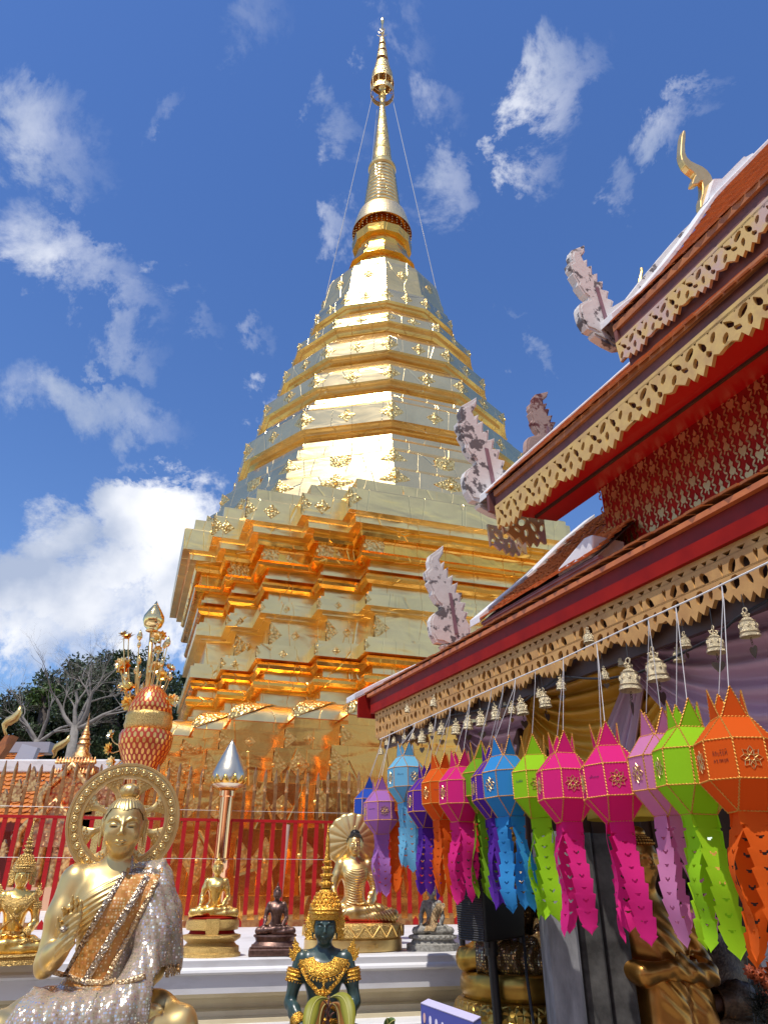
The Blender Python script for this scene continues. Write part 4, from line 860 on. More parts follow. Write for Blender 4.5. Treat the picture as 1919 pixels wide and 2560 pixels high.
def tail_mesh(side, L, seed, wmul=1.0, twist=0.0, sway=0.0):
    rg = random.Random(seed); rows, cols = 100, 14; ph = rg.uniform(0, 6); c0, c1 = QB[side], QB[(side + 1) % 4]; mid = (c0 + c1) / 2; ux = (c1 - c0).normalized(); outw = Vector((mid.x, mid.y, 0)).normalized()
    V = []; keep = {}
    A1, A2 = rg.uniform(-.02, .02), rg.uniform(.006, .014); tw = rg.uniform(-.35, .35) + twist; cur = rg.uniform(-.35, .35); fl = rg.uniform(-.01, .035)
    for j in range(rows + 1):
        t = j / rows; s_ = (t * 7.6) % 1.0
        w = .050 * wmul * (1 - .08 * t) * (.74 + .26 * (1 - s_) ** 1.2 if t > .10 else 1)
        if t > .86: q = (t - .86) / .14; w *= (1 - q) ** .8 * (1 + .35 * math.sin(q * 3.1))
        ang = tw * t * t * 1.6 + .15 * math.sin(t * 7 + ph); cx, sn = math.cos(ang), math.sin(ang); off = outw * (fl * math.sin(t * 2.4) + A2 * math.sin(t * 9 + ph)) + ux * (A1 * t + sway * t * t)
        for i in range(cols + 1):
            u = i / cols * 2 - 1; bow = cur * .012 * (1 - u * u); x = u * w
            V.append(mid + off + ux * (x * cx) + outw * (x * sn + bow) + Vector((0, 0, -L * t + (.006 * abs(u) if t > .1 else 0))))
    F = []
    for j in range(rows):
        t = (j + .5) / rows; kk = (t - .13) / .105; fr = kk - math.floor(kk); inside = 0 <= math.floor(kk) <= 6
        for i in range(cols):
            u = ((i + .5) / cols * 2 - 1)
            if inside:
                hv = .5 - (fr - .5) / .30; hu = u / .30
                # heart pointing down
                if -.0 <= hv <= 1 and abs(hu) < 1:
                    top = 1 - .30 * (1 - min(1, abs(abs(hu) - .5) * 2)) * 0; dip = .72 + .28 * min(1, abs(hu) * 2) - (.35 * max(0, abs(hu) - .6) / .4)
                    if hv < dip and abs(hu) < hv * 1.25: continue
            a_ = j * (cols + 1) + i; F.append((a_, a_ + 1, a_ + cols + 2, a_ + cols + 1))
    me = bpy.data.meshes.new('tail_strip'); me.from_pydata([tuple(v) for v in V], [], F); me.update(); me.shade_smooth(); return me
LAN = [ # belt x, belt y, yaw, color, description, tail px y, depth shift, rosette set, writing
 (922, 2020, 10, 'navy', 'navy blue paper lantern, leftmost of the row', 2209, .10, 1, 0),
 (952, 2029, 25, 'lilac', 'lilac paper lantern with dark rosette, second from the left', 2245, -.12, 1, 1),
 (990, 2009, 4, 'orange', 'small orange paper lantern half hidden behind the light blue one', 2245, .12, 0, 0),
 (1015, 1947, 38, 'sky', 'light blue paper lantern hanging highest of the far ones', 2188, -.15, 1, 1),
 (1068, 2006, 30, 'purple', 'purple paper lantern between the light blue and orange lanterns', 2259, -.02, 1, 0),
 (1104, 1984, 42, 'orange', 'orange paper lantern with yellow rosette beside the purple one', 2247, .0, 1, 1),
 (1152, 1984, 36, 'pink', 'magenta paper lantern left of the row’s middle, between orange and blue', 2276, -.08, 1, 0),
 (1206, 1965, 12, 'green', 'green paper lantern mostly hidden behind the left magenta lantern', 2270, .10, 0, 0),
 (1236, 1972, 20, 'purple', 'purple paper lantern half hidden behind the bright blue one', 2282, .06, 0, 0),
 (1266, 1963, 48, 'blue', 'bright blue paper lantern with copper rosette', 2300, -.08, 1, 0),
 (1342, 1964, 2, 'lime', 'lime green paper lantern with handwriting on its upper slope, middle of the row', 2312, .08, 1, 2),
 (1412, 1967, 16, 'pink', 'magenta paper lantern with a white streak on its side, right of the lime one', 2351, .0, 1, 0),
 (1530, 1957, 6, 'pink', 'large magenta paper lantern between another magenta and a light pink one', 2362, .0, 1, 1),
 (1659, 1934, 28, 'rose', 'light pink paper lantern between the magenta and lime green ones', 2377, .10, 1, 0),
 (1728, 1923, 14, 'lime', 'large lime green paper lantern with blank front face near the right edge', 2403, .0, 1, 0),
 (1843, 1907, 8, 'orange', 'large orange paper lantern, nearest and rightmost in the row', 2433, -.02, 1, 3)]
for li, (px, py, yaw, colr, lab, ty, dsh, ros, wr) in enumerate(LAN):
    c = hit(px, py, SN, SK + dsh * .5); mname = 'paper_' + colr
    t = thing('paper_lantern', lab, 'paper lantern', c, R(yaw) - R(12), 'paper lanterns hanging on the string', .93)
    t.rotation_euler.x = rng.uniform(-.03, .03); t.rotation_euler.y = rng.uniform(-.03, .03)
    mb = MB(); body_faces(mb); part('body', mb, mname, t)
    mb = MB(); mb.v = list(spk.v); mb.f = list(spk.f); part('spikes', mb, mname, t, solid=.001)
    inst('trim', trim_me, (0, 0, 0), t); inst('spike_trim', spk_tr_me, (0, 0, 0), t)
    if not trim_me.materials: trim_me.materials.append(M['trim']); spk_tr_me.materials.append(M['trim']); [q.materials.append(M['leafgold']) for q in ros_me]
    for q in ros_me: inst('rosette', q, (0, 0, 0), t)
    if wr:
        for f_, rws in ((6, 1), (4, 1)) if wr < 3 else ((4, 2), (6, 2), (2, 2)):
            me = scribble(f_, .01, rws, li * 7 + f_, .05, .012 if wr == 3 else .008); me.materials.append(M['ink_black' if wr == 3 else 'ink']); inst('handwriting', me, (0, 0, 0), t)
    tipp = hit(px, ty, SN, SK + dsh * .5); L = ((c.z + ZBt * .93) - tipp.z) / .93
    for sd_ in range(4):
        me = tail_mesh(sd_, L * rng.uniform(.90, 1.0), li * 10 + sd_, 1.0, 0, .03 if px > 1250 else .01); me.materials.append(M[mname]); inst('tail_strip', me, (0, 0, 0), t)
    sx = px + (22 if px < 1300 else -40 if px > 1500 else -5); top = string_at(min(max(sx, 955), 2100))
    ml = t.matrix_basis; Rm = Matrix.LocRotScale(t.location, t.rotation_euler, t.scale)
    for j in (0, 2):
        mid = (QT[j] + QT[(j + 1) % 4]) / 2; p = Rm @ (mid + Vector((0, 0, .10))); mb = MB(); kn = top.lerp(p, .12) + Vector((0, 0, -.02)); mb.tube([top + Vector((0, 0, .004)), kn, p], .0018, 5); part('cord', mb, 'cord', t, world=True)
# ================================================================== WIND BELLS
def bell_parts():
    pr = [(.0, 1.02), (.10, 1.0), (.22, .94), (.33, .82), (.39, .66), (.415, .48), (.43, .30), (.46, .14), (.50, .05), (.50, 0), (.46, 0), (.42, .12), (.38, .4), (.3, .75), (.05, .9)]
    b = MB(); b.lathe(pr, 28, cap=False)
    for k in range(8):
        a = 2 * math.pi * k / 8; b.ball((.40 * math.cos(a), .40 * math.sin(a), .55), (.075, .075, .13), 8, 6)
    for z in (.22, .80): b.lathe([(.36 + .09 * (z < .5), z - .015), (.40 + .09 * (z < .5), z), (.36 + .09 * (z < .5), z + .015)], 24, cap=False)
    l = MB(); ringp = [(0, .13 * math.cos(t), 1.36 + .13 * math.sin(t)) for t in [i * math.pi / 7 for i in range(15)]]; l.tube(ringp, .04, 6)
    for s_ in (-1, 1): l.tube([(0, 0, 1.0), (s_ * .17, 0, 1.06), (s_ * .20, 0, 1.18), (s_ * .08, 0, 1.24)], [.06, .05, .05, .03], 6); l.ball((s_ * .22, 0, 1.18), .055, 6, 5)
    l.ball((0, 0, 1.06), .11, 8, 6); l.ball((0, 0, 1.2), .07, 8, 6)
    ch = MB()
    for k in range(3): ch.tube([(.0 + .05 * math.cos(t) * (k % 2), .05 * math.cos(t) * (1 - k % 2), -.10 - k * .12 + .07 * math.sin(t)) for t in [i * math.pi / 4 for i in range(9)]], .018, 4)
    hd = MB(); n = 18; out = []
    for i in range(n):
        t = 2 * math.pi * i / n; x = .30 * math.sin(t) ** 3 * 1.15; y = -(.26 * math.cos(t) - .10 * math.cos(2 * t) - .04 * math.cos(3 * t)); out.append((x, y * -1.15))
    out = [(x, y) for x, y in out]; hd.prism(out, (0, 0, -.72), (1, 0, 0), (0, 0, 1), (0, 1, 0), -.012, .012)
    return b, l, ch, hd
bb_, bl_, bc_, bh_ = bell_parts(); bm1 = bb_.mesh('bell_body', False); bm1.shade_smooth(); bm1.set_sharp_from_angle(angle=R(50)); bm2 = bl_.mesh('loop', False); bm2.shade_smooth(); bm3 = bc_.mesh('clapper_chain', False); bm4 = bh_.mesh('paddle', False)
bm1d = bm1.copy()
for q in (bm1, bm2): q.materials.append(M['bell'])
bm1d.materials.clear(); bm1d.materials.append(M['bell_dark']); bm3.materials.append(M['bell_dark']); bm4.materials.append(M['bell_dark']); bm4g = bm4.copy(); bm4g.materials.clear(); bm4g.materials.append(M['paddle_gold'])
BELLS = [(952,1878,15,0),(967,1856,12,0),(984,1851,11,0),(1010,1842,12,0),(1018,1773,15,0),(1032,1842,12,0),(1054,1845,23,1),(1078,1822,17,1),(1083,1756,20,0),(1103,1825,23,2),(1139,1822,26,2),(1169,1809,27,1),(1202,1800,29,1),(1239,1785,27,0),(1264,1761,17,0),(1278,1773,21,2),(1305,1770,32,1),(1347,1735,18,0),(1362,1752,32,1),(1401,1712,26,1),(1470,1594,28,0),(1511,1687,22,1),(1553,1654,22,0),(1571,1699,56,1),(1640,1673,57,1),(1694,1639,30,0),(1711,1605,28,1),(1785,1609,47,1),(1869,1568,50,3)]
ordn = ['leftmost', 'second', 'third', 'fourth', 'fifth', 'sixth', 'seventh', 'eighth', 'ninth', 'tenth', 'eleventh', 'twelfth', 'thirteenth', 'fourteenth', 'fifteenth', 'sixteenth', 'seventeenth', 'eighteenth', 'nineteenth', 'twentieth', 'twenty first', 'twenty second', 'twenty third', 'twenty fourth', 'twenty fifth', 'twenty sixth', 'twenty seventh', 'twenty eighth', 'rightmost']
KB = 2.36
for i, (x, y, w, pk) in enumerate(BELLS):
    k = KB - (.10 if i in (4, 8, 20) else 0) + (.10 if i in (14, 22, 25) else 0); c = hit(x, y, BV, k); rr = ray(x, y)
    depth = (c - Vector((0, 0, CAMZ))).dot(Vector((0, cp, sp))); W_ = w / FPX * depth
    size = 'tiny' if w < 16 else 'small' if w < 25 else 'medium' if w < 40 else 'large'
    pd = {0: 'without a visible paddle', 1: 'with a dark heart paddle', 2: 'with a pale brass heart paddle', 3: 'with its paddle edge on'}[pk]
    t = thing('wind_bell', f'{size} wind bell {pd}, {ordn[i]}{" from left" if 0 < i < len(ordn) - 1 else ""} under eave', 'wind bell', c - Vector((0, 0, W_ * .5)), rng.uniform(-.5, .5), 'brass wind bells under the carved eave', W_)
    t.rotation_euler.x = rng.uniform(-.06, .06); t.rotation_euler.y = rng.uniform(-.08, .08)
    inst('bell_body', bm1, (0, 0, 0), t); inst('loop', bm2, (0, 0, 0), t)
    if pk: inst('clapper_chain', bm3, (0, 0, 0), t); inst('paddle', bm4g if pk == 2 else bm4, (0, 0, 0), t, {3: 1.3}.get(pk, rng.uniform(-.6, .6)))
    mb = MB(); topz = 2.56 - (t.location.z); mb.tube([(0, 0, 1.48), (0, 0, max(1.6, topz / W_))], .03, 4); part('hook', mb, 'black_cable', t)
cb = []
for (x, y) in [(955, 1835), (1060, 1800), (1200, 1775), (1300, 1760), (1400, 1690), (1460, 1696), (1520, 1697), (1600, 1680), (1690, 1640), (1790, 1590), (1840, 1545), (1919, 1500)]: cb.append(hit(x, y, BV, 2.42))
mb = MB(); mb.tube(cb, .006, 6); o = part('cable', mb, 'black_cable', None); tag(o, 'sagging black cable strung behind the wind bells under the eave', 'cable')

# ================================================================== SCULPTING (one continuous surface per figure)
class SDF:
    def __init__(s, lo, hi, vox):
        s.lo = np.array(lo, float); s.vox = vox; n = np.ceil((np.array(hi) - s.lo) / vox).astype(int) + 1; s.n = n
        s.ax = [s.lo[i] + np.arange(n[i]) * vox for i in range(3)]; s.d = np.full(n, 1.0, np.float32)
    def _sl(s, lo, hi):
        sl = []
        for i in range(3):
            a = int(max(0, math.floor((lo[i] - s.lo[i]) / s.vox))); b = int(min(s.n[i], math.ceil((hi[i] - s.lo[i]) / s.vox) + 1))
            if b <= a: return None, None
            sl.append(slice(a, b))
        sl = tuple(sl); return sl, np.meshgrid(*[s.ax[i][sl[i]].astype(np.float32) for i in range(3)], indexing='ij')
    def _mix(s, sl, v, k, op):
        d = s.d[sl]
        if op == 'sub':
            v = -v; h = np.maximum(k - np.abs(d - v), 0) / k; s.d[sl] = np.maximum(d, v) + h * h * k * .25
        else:
            h = np.maximum(k - np.abs(d - v), 0) / k; s.d[sl] = np.minimum(d, v) - h * h * k * .25
    def cap(s, a, b, ra, rb=None, k=.02, op='add'):
        rb = ra if rb is None else rb; a = np.array(a, float); b = np.array(b, float); m = max(ra, rb) + k + s.vox * 3
        sl, G = s._sl(np.minimum(a, b) - m, np.maximum(a, b) + m)
        if sl is None: return
        ab = b - a; L2 = max(float(ab @ ab), 1e-9); P = [G[i] - a[i] for i in range(3)]
        t = np.clip((P[0] * ab[0] + P[1] * ab[1] + P[2] * ab[2]) / L2, 0, 1)
        v = np.sqrt(sum((P[i] - t * ab[i]) ** 2 for i in range(3))) - (ra + (rb - ra) * t); s._mix(sl, v, k, op)
    def ell(s, c, r, k=.02, op='add', rz=0, rx=0, ry=0):
        c = np.array(c, float); r = np.array(r, float); m = r.max() + k + s.vox * 3; sl, G = s._sl(c - m, c + m)
        if sl is None: return
        P = [G[i] - c[i] for i in range(3)]
        if rz or rx or ry:
            Mx = np.array((Matrix.Rotation(rz, 3, 'Z') @ Matrix.Rotation(ry, 3, 'Y') @ Matrix.Rotation(rx, 3, 'X')).transposed()); P = [sum(Mx[i][j] * P[j] for j in range(3)) for i in range(3)]
        k0 = np.sqrt(sum((P[i] / r[i]) ** 2 for i in range(3))); k1 = np.sqrt(sum((P[i] / r[i] ** 2) ** 2 for i in range(3))) + 1e-9
        s._mix(sl, k0 * (k0 - 1) / k1, k, op)
    def path(s, pts, rs, k=.02, op='add'):
        for i in range(len(pts) - 1): s.cap(pts[i], pts[i + 1], rs[i], rs[i + 1], k, op)
    def mesh(s, iso=0.0):
        d = s.d - iso; nx, ny, nz = d.shape; ins = d < 0
        c = np.zeros((nx - 1, ny - 1, nz - 1), np.int8)
        for i in (0, 1):
            for j in (0, 1):
                for k in (0, 1): c += ins[i:nx - 1 + i, j:ny - 1 + j, k:nz - 1 + k]
        ijk = np.argwhere((c > 0) & (c < 8)); N = len(ijk); idx = np.full((nx - 1, ny - 1, nz - 1), -1, np.int64); idx[tuple(ijk.T)] = np.arange(N)
        acc = np.zeros((N, 3)); cnt = np.zeros(N); off = [(i, j, k) for i in (0, 1) for j in (0, 1) for k in (0, 1)]
        for a in off:
            for ax in range(3):
                if a[ax]: continue
                b = list(a); b[ax] = 1; va = d[tuple((ijk + a).T)]; vb = d[tuple((ijk + b).T)]; m = (va < 0) != (vb < 0)
                t = np.where(m, va / np.where(m, va - vb, 1), 0); p = np.repeat(np.array([a], float), N, 0); p[:, ax] += t; acc[m] += p[m]; cnt[m] += 1
        V = s.lo + (ijk + acc / cnt[:, None]) * s.vox; F = []
        for ax in range(3):
            u, w = [(1, 2), (2, 0), (0, 1)][ax]; sl0 = [slice(None)] * 3; sl1 = [slice(None)] * 3; sl0[ax] = slice(0, -1); sl1[ax] = slice(1, None)
            cr_ = ins[tuple(sl0)] != ins[tuple(sl1)]; e = np.argwhere(cr_)
            ok = (e[:, u] > 0) & (e[:, w] > 0) & (e[:, u] < s.n[u] - 1) & (e[:, w] < s.n[w] - 1); e = e[ok]; q = []
            for du, dw in ((-1, -1), (0, -1), (0, 0), (-1, 0)):
                g_ = e.copy(); g_[:, u] += du; g_[:, w] += dw; q.append(idx[tuple(g_.T)])
            q = np.stack(q, 1); fl = ins[tuple(e.T)]; q[~fl] = q[~fl][:, ::-1]; F.append(q)
        return V, np.concatenate(F)
def np_mesh(name, V, F, smooth=True):
    used = np.zeros(len(V), bool); used[F.ravel()] = True; mp = np.cumsum(used) - 1; V = V[used]; F = mp[F]
    me = bpy.data.meshes.new(name); me.vertices.add(len(V)); me.vertices.foreach_set('co', V.astype(np.float32).ravel()); me.loops.add(F.size); me.loops.foreach_set('vertex_index', F.ravel().astype(np.int32))
    me.polygons.add(len(F)); me.polygons.foreach_set('loop_start', np.arange(0, F.size, F.shape[1], dtype=np.int32)); me.update(calc_edges=True); me.validate()
    if smooth: me.shade_smooth()
    return me
def normals_of(V, F):
    n = np.zeros_like(V); a = V[F[:, 2]] - V[F[:, 0]]; b = V[F[:, 3]] - V[F[:, 1]]; fn = np.cross(a, b)
    for k in range(4): np.add.at(n, F[:, k], fn)
    return n / (np.linalg.norm(n, axis=1, keepdims=True) + 1e-12)
def relax(V, F, it=2):
    for _ in range(it):
        acc = np.zeros_like(V); cn = np.zeros(len(V))
        for k in range(4):
            for o in (1, 3): np.add.at(acc, F[:, k], V[F[:, (k + o) % 4]]); np.add.at(cn, F[:, k], 1)
        V = V * .5 + .5 * acc / cn[:, None]
    return V
def sstep(a, b, x): t = np.clip((x - a) / (b - a), 0, 1); return t * t * (3 - 2 * t)
def hand(S, wrist, palm_dir, side_dir, nrm, L, curl=0.0, thumb_side=1, pinch=False):
    """palm, four unequal bent fingers and a thumb leaving the side of the palm"""
    w = Vector(wrist); d = Vector(palm_dir).normalized(); sdv = Vector(side_dir).normalized(); n = Vector(nrm).normalized(); pl = L * .5
    for o in (-.16, -.05, .06, .16): S.cap(w + sdv * (o * L * .5), w + d * pl + sdv * (o * L * 1.15), L * .085, L * .075, .012 * L / .14)
    lens = [.40, .47, .44, .33]
    for i, o in enumerate((.165, .055, -.055, -.16)):
        o *= thumb_side; p = w + d * (pl * .96) + sdv * (o * L * 1.15); fl = lens[i] * L; c = curl
        if pinch and i == 0: c = 1.15
        r0 = L * .052; pts = [p]; dd = d
        for sgm in (.42, .32, .26):
            ang = c * (.55 if len(pts) == 1 else .8); dd = (dd * math.cos(ang) + n * math.sin(ang)).normalized(); pts.append(pts[-1] + dd * fl * sgm)
        S.path(pts, [r0, r0 * .92, r0 * .82, r0 * .62], L * .03)
    tb = w + d * (pl * .32) + sdv * (thumb_side * .17 * L); td = (d * .75 + sdv * thumb_side * .62 + n * (.45 if pinch else .15)).normalized(); t2 = (d + n * (.5 if pinch else .1) + sdv * thumb_side * .1).normalized()
    S.path([tb, tb + td * L * .22, tb + td * L * .22 + t2 * L * .18], [L * .07, L * .055, L * .04], L * .05)
def face(S, hc, r, k=.4, stern=False):
    """hc head centre, r head half height; face looks along -y"""
    x, y, z = hc
    S.ell((x, y, z + .12 * r), (.74 * r, .84 * r, .90 * r), .02 * r); S.ell((x, y - .18 * r, z - .42 * r), (.52 * r, .55 * r, .55 * r), .25 * r); S.ell((x, y - .42 * r, z - .80 * r), (.22 * r, .22 * r, .18 * r), .2 * r)
    for s_ in (-1, 1):
        S.ell((x + s_ * .36 * r, y - .50 * r, z - .28 * r), (.24 * r, .26 * r, .30 * r), .2 * r)
        S.ell((x + s_ * .29 * r, y - .86 * r, z + .06 * r), (.21 * r, .14 * r, .10 * r), .08 * r, 'sub')
        S.ell((x + s_ * .29 * r, y - .70 * r, z + .02 * r), (.19 * r, .115 * r, .085 * r), .03 * r)
        S.path([(x + s_ * .10 * r, y - .84 * r, z + .13 * r), (x + s_ * .26 * r, y - .82 * r, z + .235 * r), (x + s_ * .44 * r, y - .72 * r, z + .22 * r), (x + s_ * .56 * r, y - .58 * r, z + .13 * r)], [.035 * r, .038 * r, .032 * r, .02 * r], .05 * r)
        S.ell((x + s_ * .085 * r, y - .93 * r, z - .30 * r), (.075 * r, .07 * r, .055 * r), .04 * r)
        # long lobed ear
        S.ell((x + s_ * .76 * r, y + .02 * r, z + .05 * r), (.075 * r, .17 * r, .27 * r), .05 * r); S.ell((x + s_ * .75 * r, y - .03 * r, z - .38 * r), (.06 * r, .10 * r, .33 * r), .05 * r); S.ell((x + s_ * .83 * r, y - .05 * r, z + .08 * r), (.04 * r, .08 * r, .14 * r), .03 * r, 'sub')
    S.path([(x, y - .80 * r, z + .20 * r), (x, y - .90 * r, z + .02 * r), (x, y - 1.01 * r, z - .24 * r)], [.06 * r, .06 * r, .085 * r], .07 * r)
    for s_ in (-1, 1):
        S.path([(x + s_ * .26 * r, y - .68 * r, z - .535 * r), (x + s_ * .10 * r, y - .80 * r, z - .52 * r), (x, y - .815 * r, z - .545 * r)], [.022 * r, .045 * r, .04 * r], .02 * r)
        S.path([(x + s_ * .21 * r, y - .68 * r, z - .585 * r), (x, y - .785 * r, z - .645 * r)], [.022 * r, .052 * r], .02 * r)
def buddha_sdf(vox, right='knee', left='lap', hr=.115, headc=(0, -.02, .755), female=False, slim=1.0, lift=False):
    S = SDF((-.50, -.42, -.03), (.50, .22, .95), vox)
    # legs folded: one foot on the opposite shin
    for s_ in (-1, 1):
        S.path([(s_ * .10, .05, .085), (s_ * .24, -.06, .085), (s_ * .36, -.15, .07)], [.10, .088, .066], .04)
        S.ell((s_ * .10, .06, .09), (.12, .12, .095), .05)
    S.path([(-.36, -.15, .07), (-.20, -.235, .085), (-.02, -.245, .105), (.10, -.235, .118)], [.066, .062, .047, .036], .03)
    S.path([(.36, -.15, .065), (.18, -.22, .052), (-.04, -.25, .045)], [.066, .055, .038], .03)
    S.path([(.10, -.235, .118), (.19, -.215, .125), (.245, -.19, .125)], [.034, .034, .026], .02)      # foot, sole up
    for k in range(5): S.cap((.235 + .004 * k, -.205 + .013 * k, .135 - .004 * k), (.268 - .003 * k, -.208 + .014 * k, .133 - .004 * k), .0095 - .0009 * k, .008 - .0008 * k, .006)
    # trunk
    S.path([(0, .04, .10), (0, .03, .22), (0, .02, .33), (0, .01, .44)], [.13 * slim, .108 * slim, .112 * slim, .125 * slim], .06)
    S.ell((0, .0, .455), (.165 * slim, .098, .115), .06)
    for s_ in (-1, 1): S.ell((s_ * .075, -.055, .475), (.078, .05, .06), .06)
    S.cap((-.165, .01, .555), (.165, .01, .555), .056, .056, .06); S.ell((0, .012, .575), (.12, .06, .045), .05)
    S.cap((0, .01, .57), (0, -.005, .67), .056, .047, .05)
    for zz in (.606, .628, .65): pass
    face(S, headc, hr)
    return S
def arm(S, sx, elbow, wrist, r=(.058, .046, .047, .030)):
    sh = Vector((sx * .192, .01, .548)); e = Vector(elbow); w = Vector(wrist); mid = sh.lerp(e, .45) + Vector((sx * .006, 0, 0)); fm = e.lerp(w, .35)
    S.path([sh, mid, e], [r[0], r[0] * .93, r[1]], .035); S.path([e, fm, w], [r[1], r[2], r[3]], .02)
def lap_hand(S):        # viewer's right: hand resting palm up in the lap
    arm(S, 1, (.262, .0, .30), (.15, -.17, .175)); hand(S, (.145, -.175, .172), (-1, -.18, -.03), (0, -1, .1), (0, .1, 1), .16, .25, 1)
def knee_hand(S):       # viewer's left: hand over the shin, fingers pointing down
    arm(S, -1, (-.268, -.01, .31), (-.255, -.185, .185)); hand(S, (-.253, -.195, .178), (.02, -.42, -.9), (1, 0, 0), (0, -.9, .35), .155, -.30, 1)
def finish(S, fold=None, it=1, iso=0.0):
    V, F = S.mesh(iso); V = relax(V, F, it)
    if fold is not None: N = normals_of(V, F); V = V + N * fold(V, N)[:, None]
    return V, F
def ortho_fold(V, N):     # pleated robe over one shoulder (viewer's right), bare chest on the other side
    x, y, z = V.T; m = sstep(-.02, .02, (x * .9 + (.47 - z) * .55)) * sstep(.12, .15, z) * sstep(.60, .575, z) * (np.abs(x) < .215)
    m2 = sstep(.02, -.01, z - .16) * sstep(.04, .10, np.abs(x))
    ph = (z - .8 * np.abs(x - .12) * .5 + .35 * x) * 300
    return m * (.0035 + .0028 * np.sin(ph)) * (1 - m2) + m2 * .0022 * np.sin((np.abs(x) * 1.0 + z * .6) * 190)
def bend_cloth(V, F, pred):       # keep only faces inside a region
    c = V[F].mean(1); return F[pred(c)]
def place_scale(px_w, P):        # metres per photo pixel at a place
    return (P - Vector((0, 0, CAMZ))).dot(Vector((0, cp, sp))) / FPX * px_w
def crown_dots(mb, R0, z, n, r, dz=0): 
    for k in range(n): a = 2 * math.pi * k / n; mb.ball((R0 * math.cos(a), R0 * math.sin(a), z), (r, r, r * (1 + dz)), 6, 5)
def flame(mb, o, ux, uy, un, s_, t=.006, kind=0):      # a leaf of carved flame ornament
    pts = [(0, 0), (.5, .05), (.42, .3), (.62, .45), (.42, .55), (.5, .8), (.3, .82), (.28, 1.1), (.1, 1.45), (.02, 1.1), (-.18, .95), (-.1, .75), (-.32, .6), (-.2, .4), (-.3, .15)]
    mb.prism([(x * s_, y * s_) for x, y in pts], o, ux, uy, un, -t / 2, t / 2)
def curl_hair(mb, hc, r, n_rows=9, back=True, low=-.05, rad=.07):
    x, y, z = hc
    for j in range(n_rows):
        th = (j + .5) / n_rows * math.pi * .56; m = max(1, int(2 * math.pi * math.sin(th) * 1.0 / .155))
        for i in range(m):
            a = 2 * math.pi * (i + .5 * (j % 2)) / m; px_, py_, pz_ = math.sin(th) * math.cos(a) * .80, math.sin(th) * math.sin(a) * .90, math.cos(th) * .96
            front = py_ < 0
            if front and pz_ < .52 + .12 * abs(px_) * -1: continue
            mb.ball((x + px_ * r, y + py_ * r + .02 * r, z + .14 * r + pz_ * r), rad * r, 6, 5)
from mathutils.bvhtree import BVHTree
KX = .88
def fig_mesh(V, F): return np_mesh('body', V, F)
TX = .86      # narrower trunk and shoulders than the rough layout
def sx(S_vf, k): V, F = S_vf; V = V.copy(); z = V[:, 2]; w = sstep(.26, .10, z); t = sstep(.14, .26, z) * sstep(.66, .60, z); V[:, 0] *= 1 - (1 - k) * w - (1 - TX) * t * (1 - w); return V, F
class Surf:      # finds the front surface of a figure
    def __init__(s, V, F): s.t = BVHTree.FromPolygons([tuple(v) for v in V], [tuple(f) for f in F])
    def front(s, x, z, off=.004, y0=-1.0):
        h = s.t.ray_cast(Vector((x, y0, z)), Vector((0, 1, 0)));
        return (h[0] + Vector((0, -off, 0))) if h[0] else Vector((x, -.05, z))
    def near(s, p, off=.004):
        c, n, i, d = s.t.find_nearest(Vector(p)); return c + n * off
def ribbon(mb, pts, w, t, nrm=None):
    rows = []
    for i, p in enumerate(pts):
        tg = (pts[min(i + 1, len(pts) - 1)] - pts[max(i - 1, 0)]).normalized(); n = Vector((0, -1, .1)).normalized() if nrm is None else nrm[i]; sd_ = tg.cross(n).normalized()
        rows.append([p - sd_ * w / 2 - n * t * .3, p - sd_ * w / 2 + n * t, p - sd_ * w * .2 + n * t * 1.6, p + sd_ * w * .2 + n * t * 1.6, p + sd_ * w / 2 + n * t, p + sd_ * w / 2 - n * t * .3])
    mb.grid(rows, True)
def pedestal(t, tiers, sc, mats, n=40, oval=(1, .78), octo=False):
    for i, (nm, prof, m) in enumerate(tiers):
        mb = MB(); mb.lathe(prof, n); mb.v = [(x * oval[0], y * oval[1], z) for x, y, z in mb.v]; part(nm, mb, m, t, smooth=True, auto=35)
def ushnisha(mb, r, hc, fl=True):
    x, y, z = hc; mb.ball((x, y + .05 * r, z + 1.12 * r), (.40 * r, .40 * r, .32 * r), 14, 8)
    if fl: mb.lathe([(.13 * r, 1.36 * r), (.17 * r, 1.46 * r), (.12 * r, 1.6 * r), (.15 * r, 1.68 * r), (.05 * r, 1.95 * r), (.001, 2.1 * r)], 10, (x, y + .05 * r, z))
def hair_shell(r, hc, ridges=34, amp=.02, bun=True):
    x, y, z = hc; V = []; n, m = 170, 60
    bx = Vector((0, .10, 1.02)).normalized(); e1 = bx.cross(Vector((1, 0, 0))).normalized(); e2 = bx.cross(e1).normalized()
    mb = MB(); rows = []
    for j in range(m + 1):
        th = math.pi * .92 * j / m + .02; row = []
        for i in range(n):
            a = 2 * math.pi * i / n; d = bx * math.cos(th) + (e1 * math.cos(a) + e2 * math.sin(a)) * math.sin(th)
            k = 1 + amp * (abs(math.sin(a * ridges / 2 + .5 * math.sin(th * 3))) - .3) * min(1, math.sin(th) * 2.2)
            row.append(Vector((x + d.x * .765 * r * k, y + .01 * r + d.y * .865 * r * k, z + .125 * r + d.z * .92 * r * k)))
        rows.append(row)
    mb.grid(rows, True); keep = []
    for f in mb.f:
        c = sum((Vector(mb.v[i]) for i in f), Vector()) / 4; lx, ly, lz = (c.x - x) / r, (c.y - y) / r, (c.z - z) / r
        line = .60 - .10 * (1 - min(1, abs(lx) / .3)) if ly < -.45 else .60 - (ly + .45) * 1.5
        line = max(line, -.35)
        if abs(lx) > .45 and ly < -.1: line = max(.22, line - (abs(lx) - .45) * 1.2)
        if lz > line: keep.append(f)
    mb.f = keep; return mb

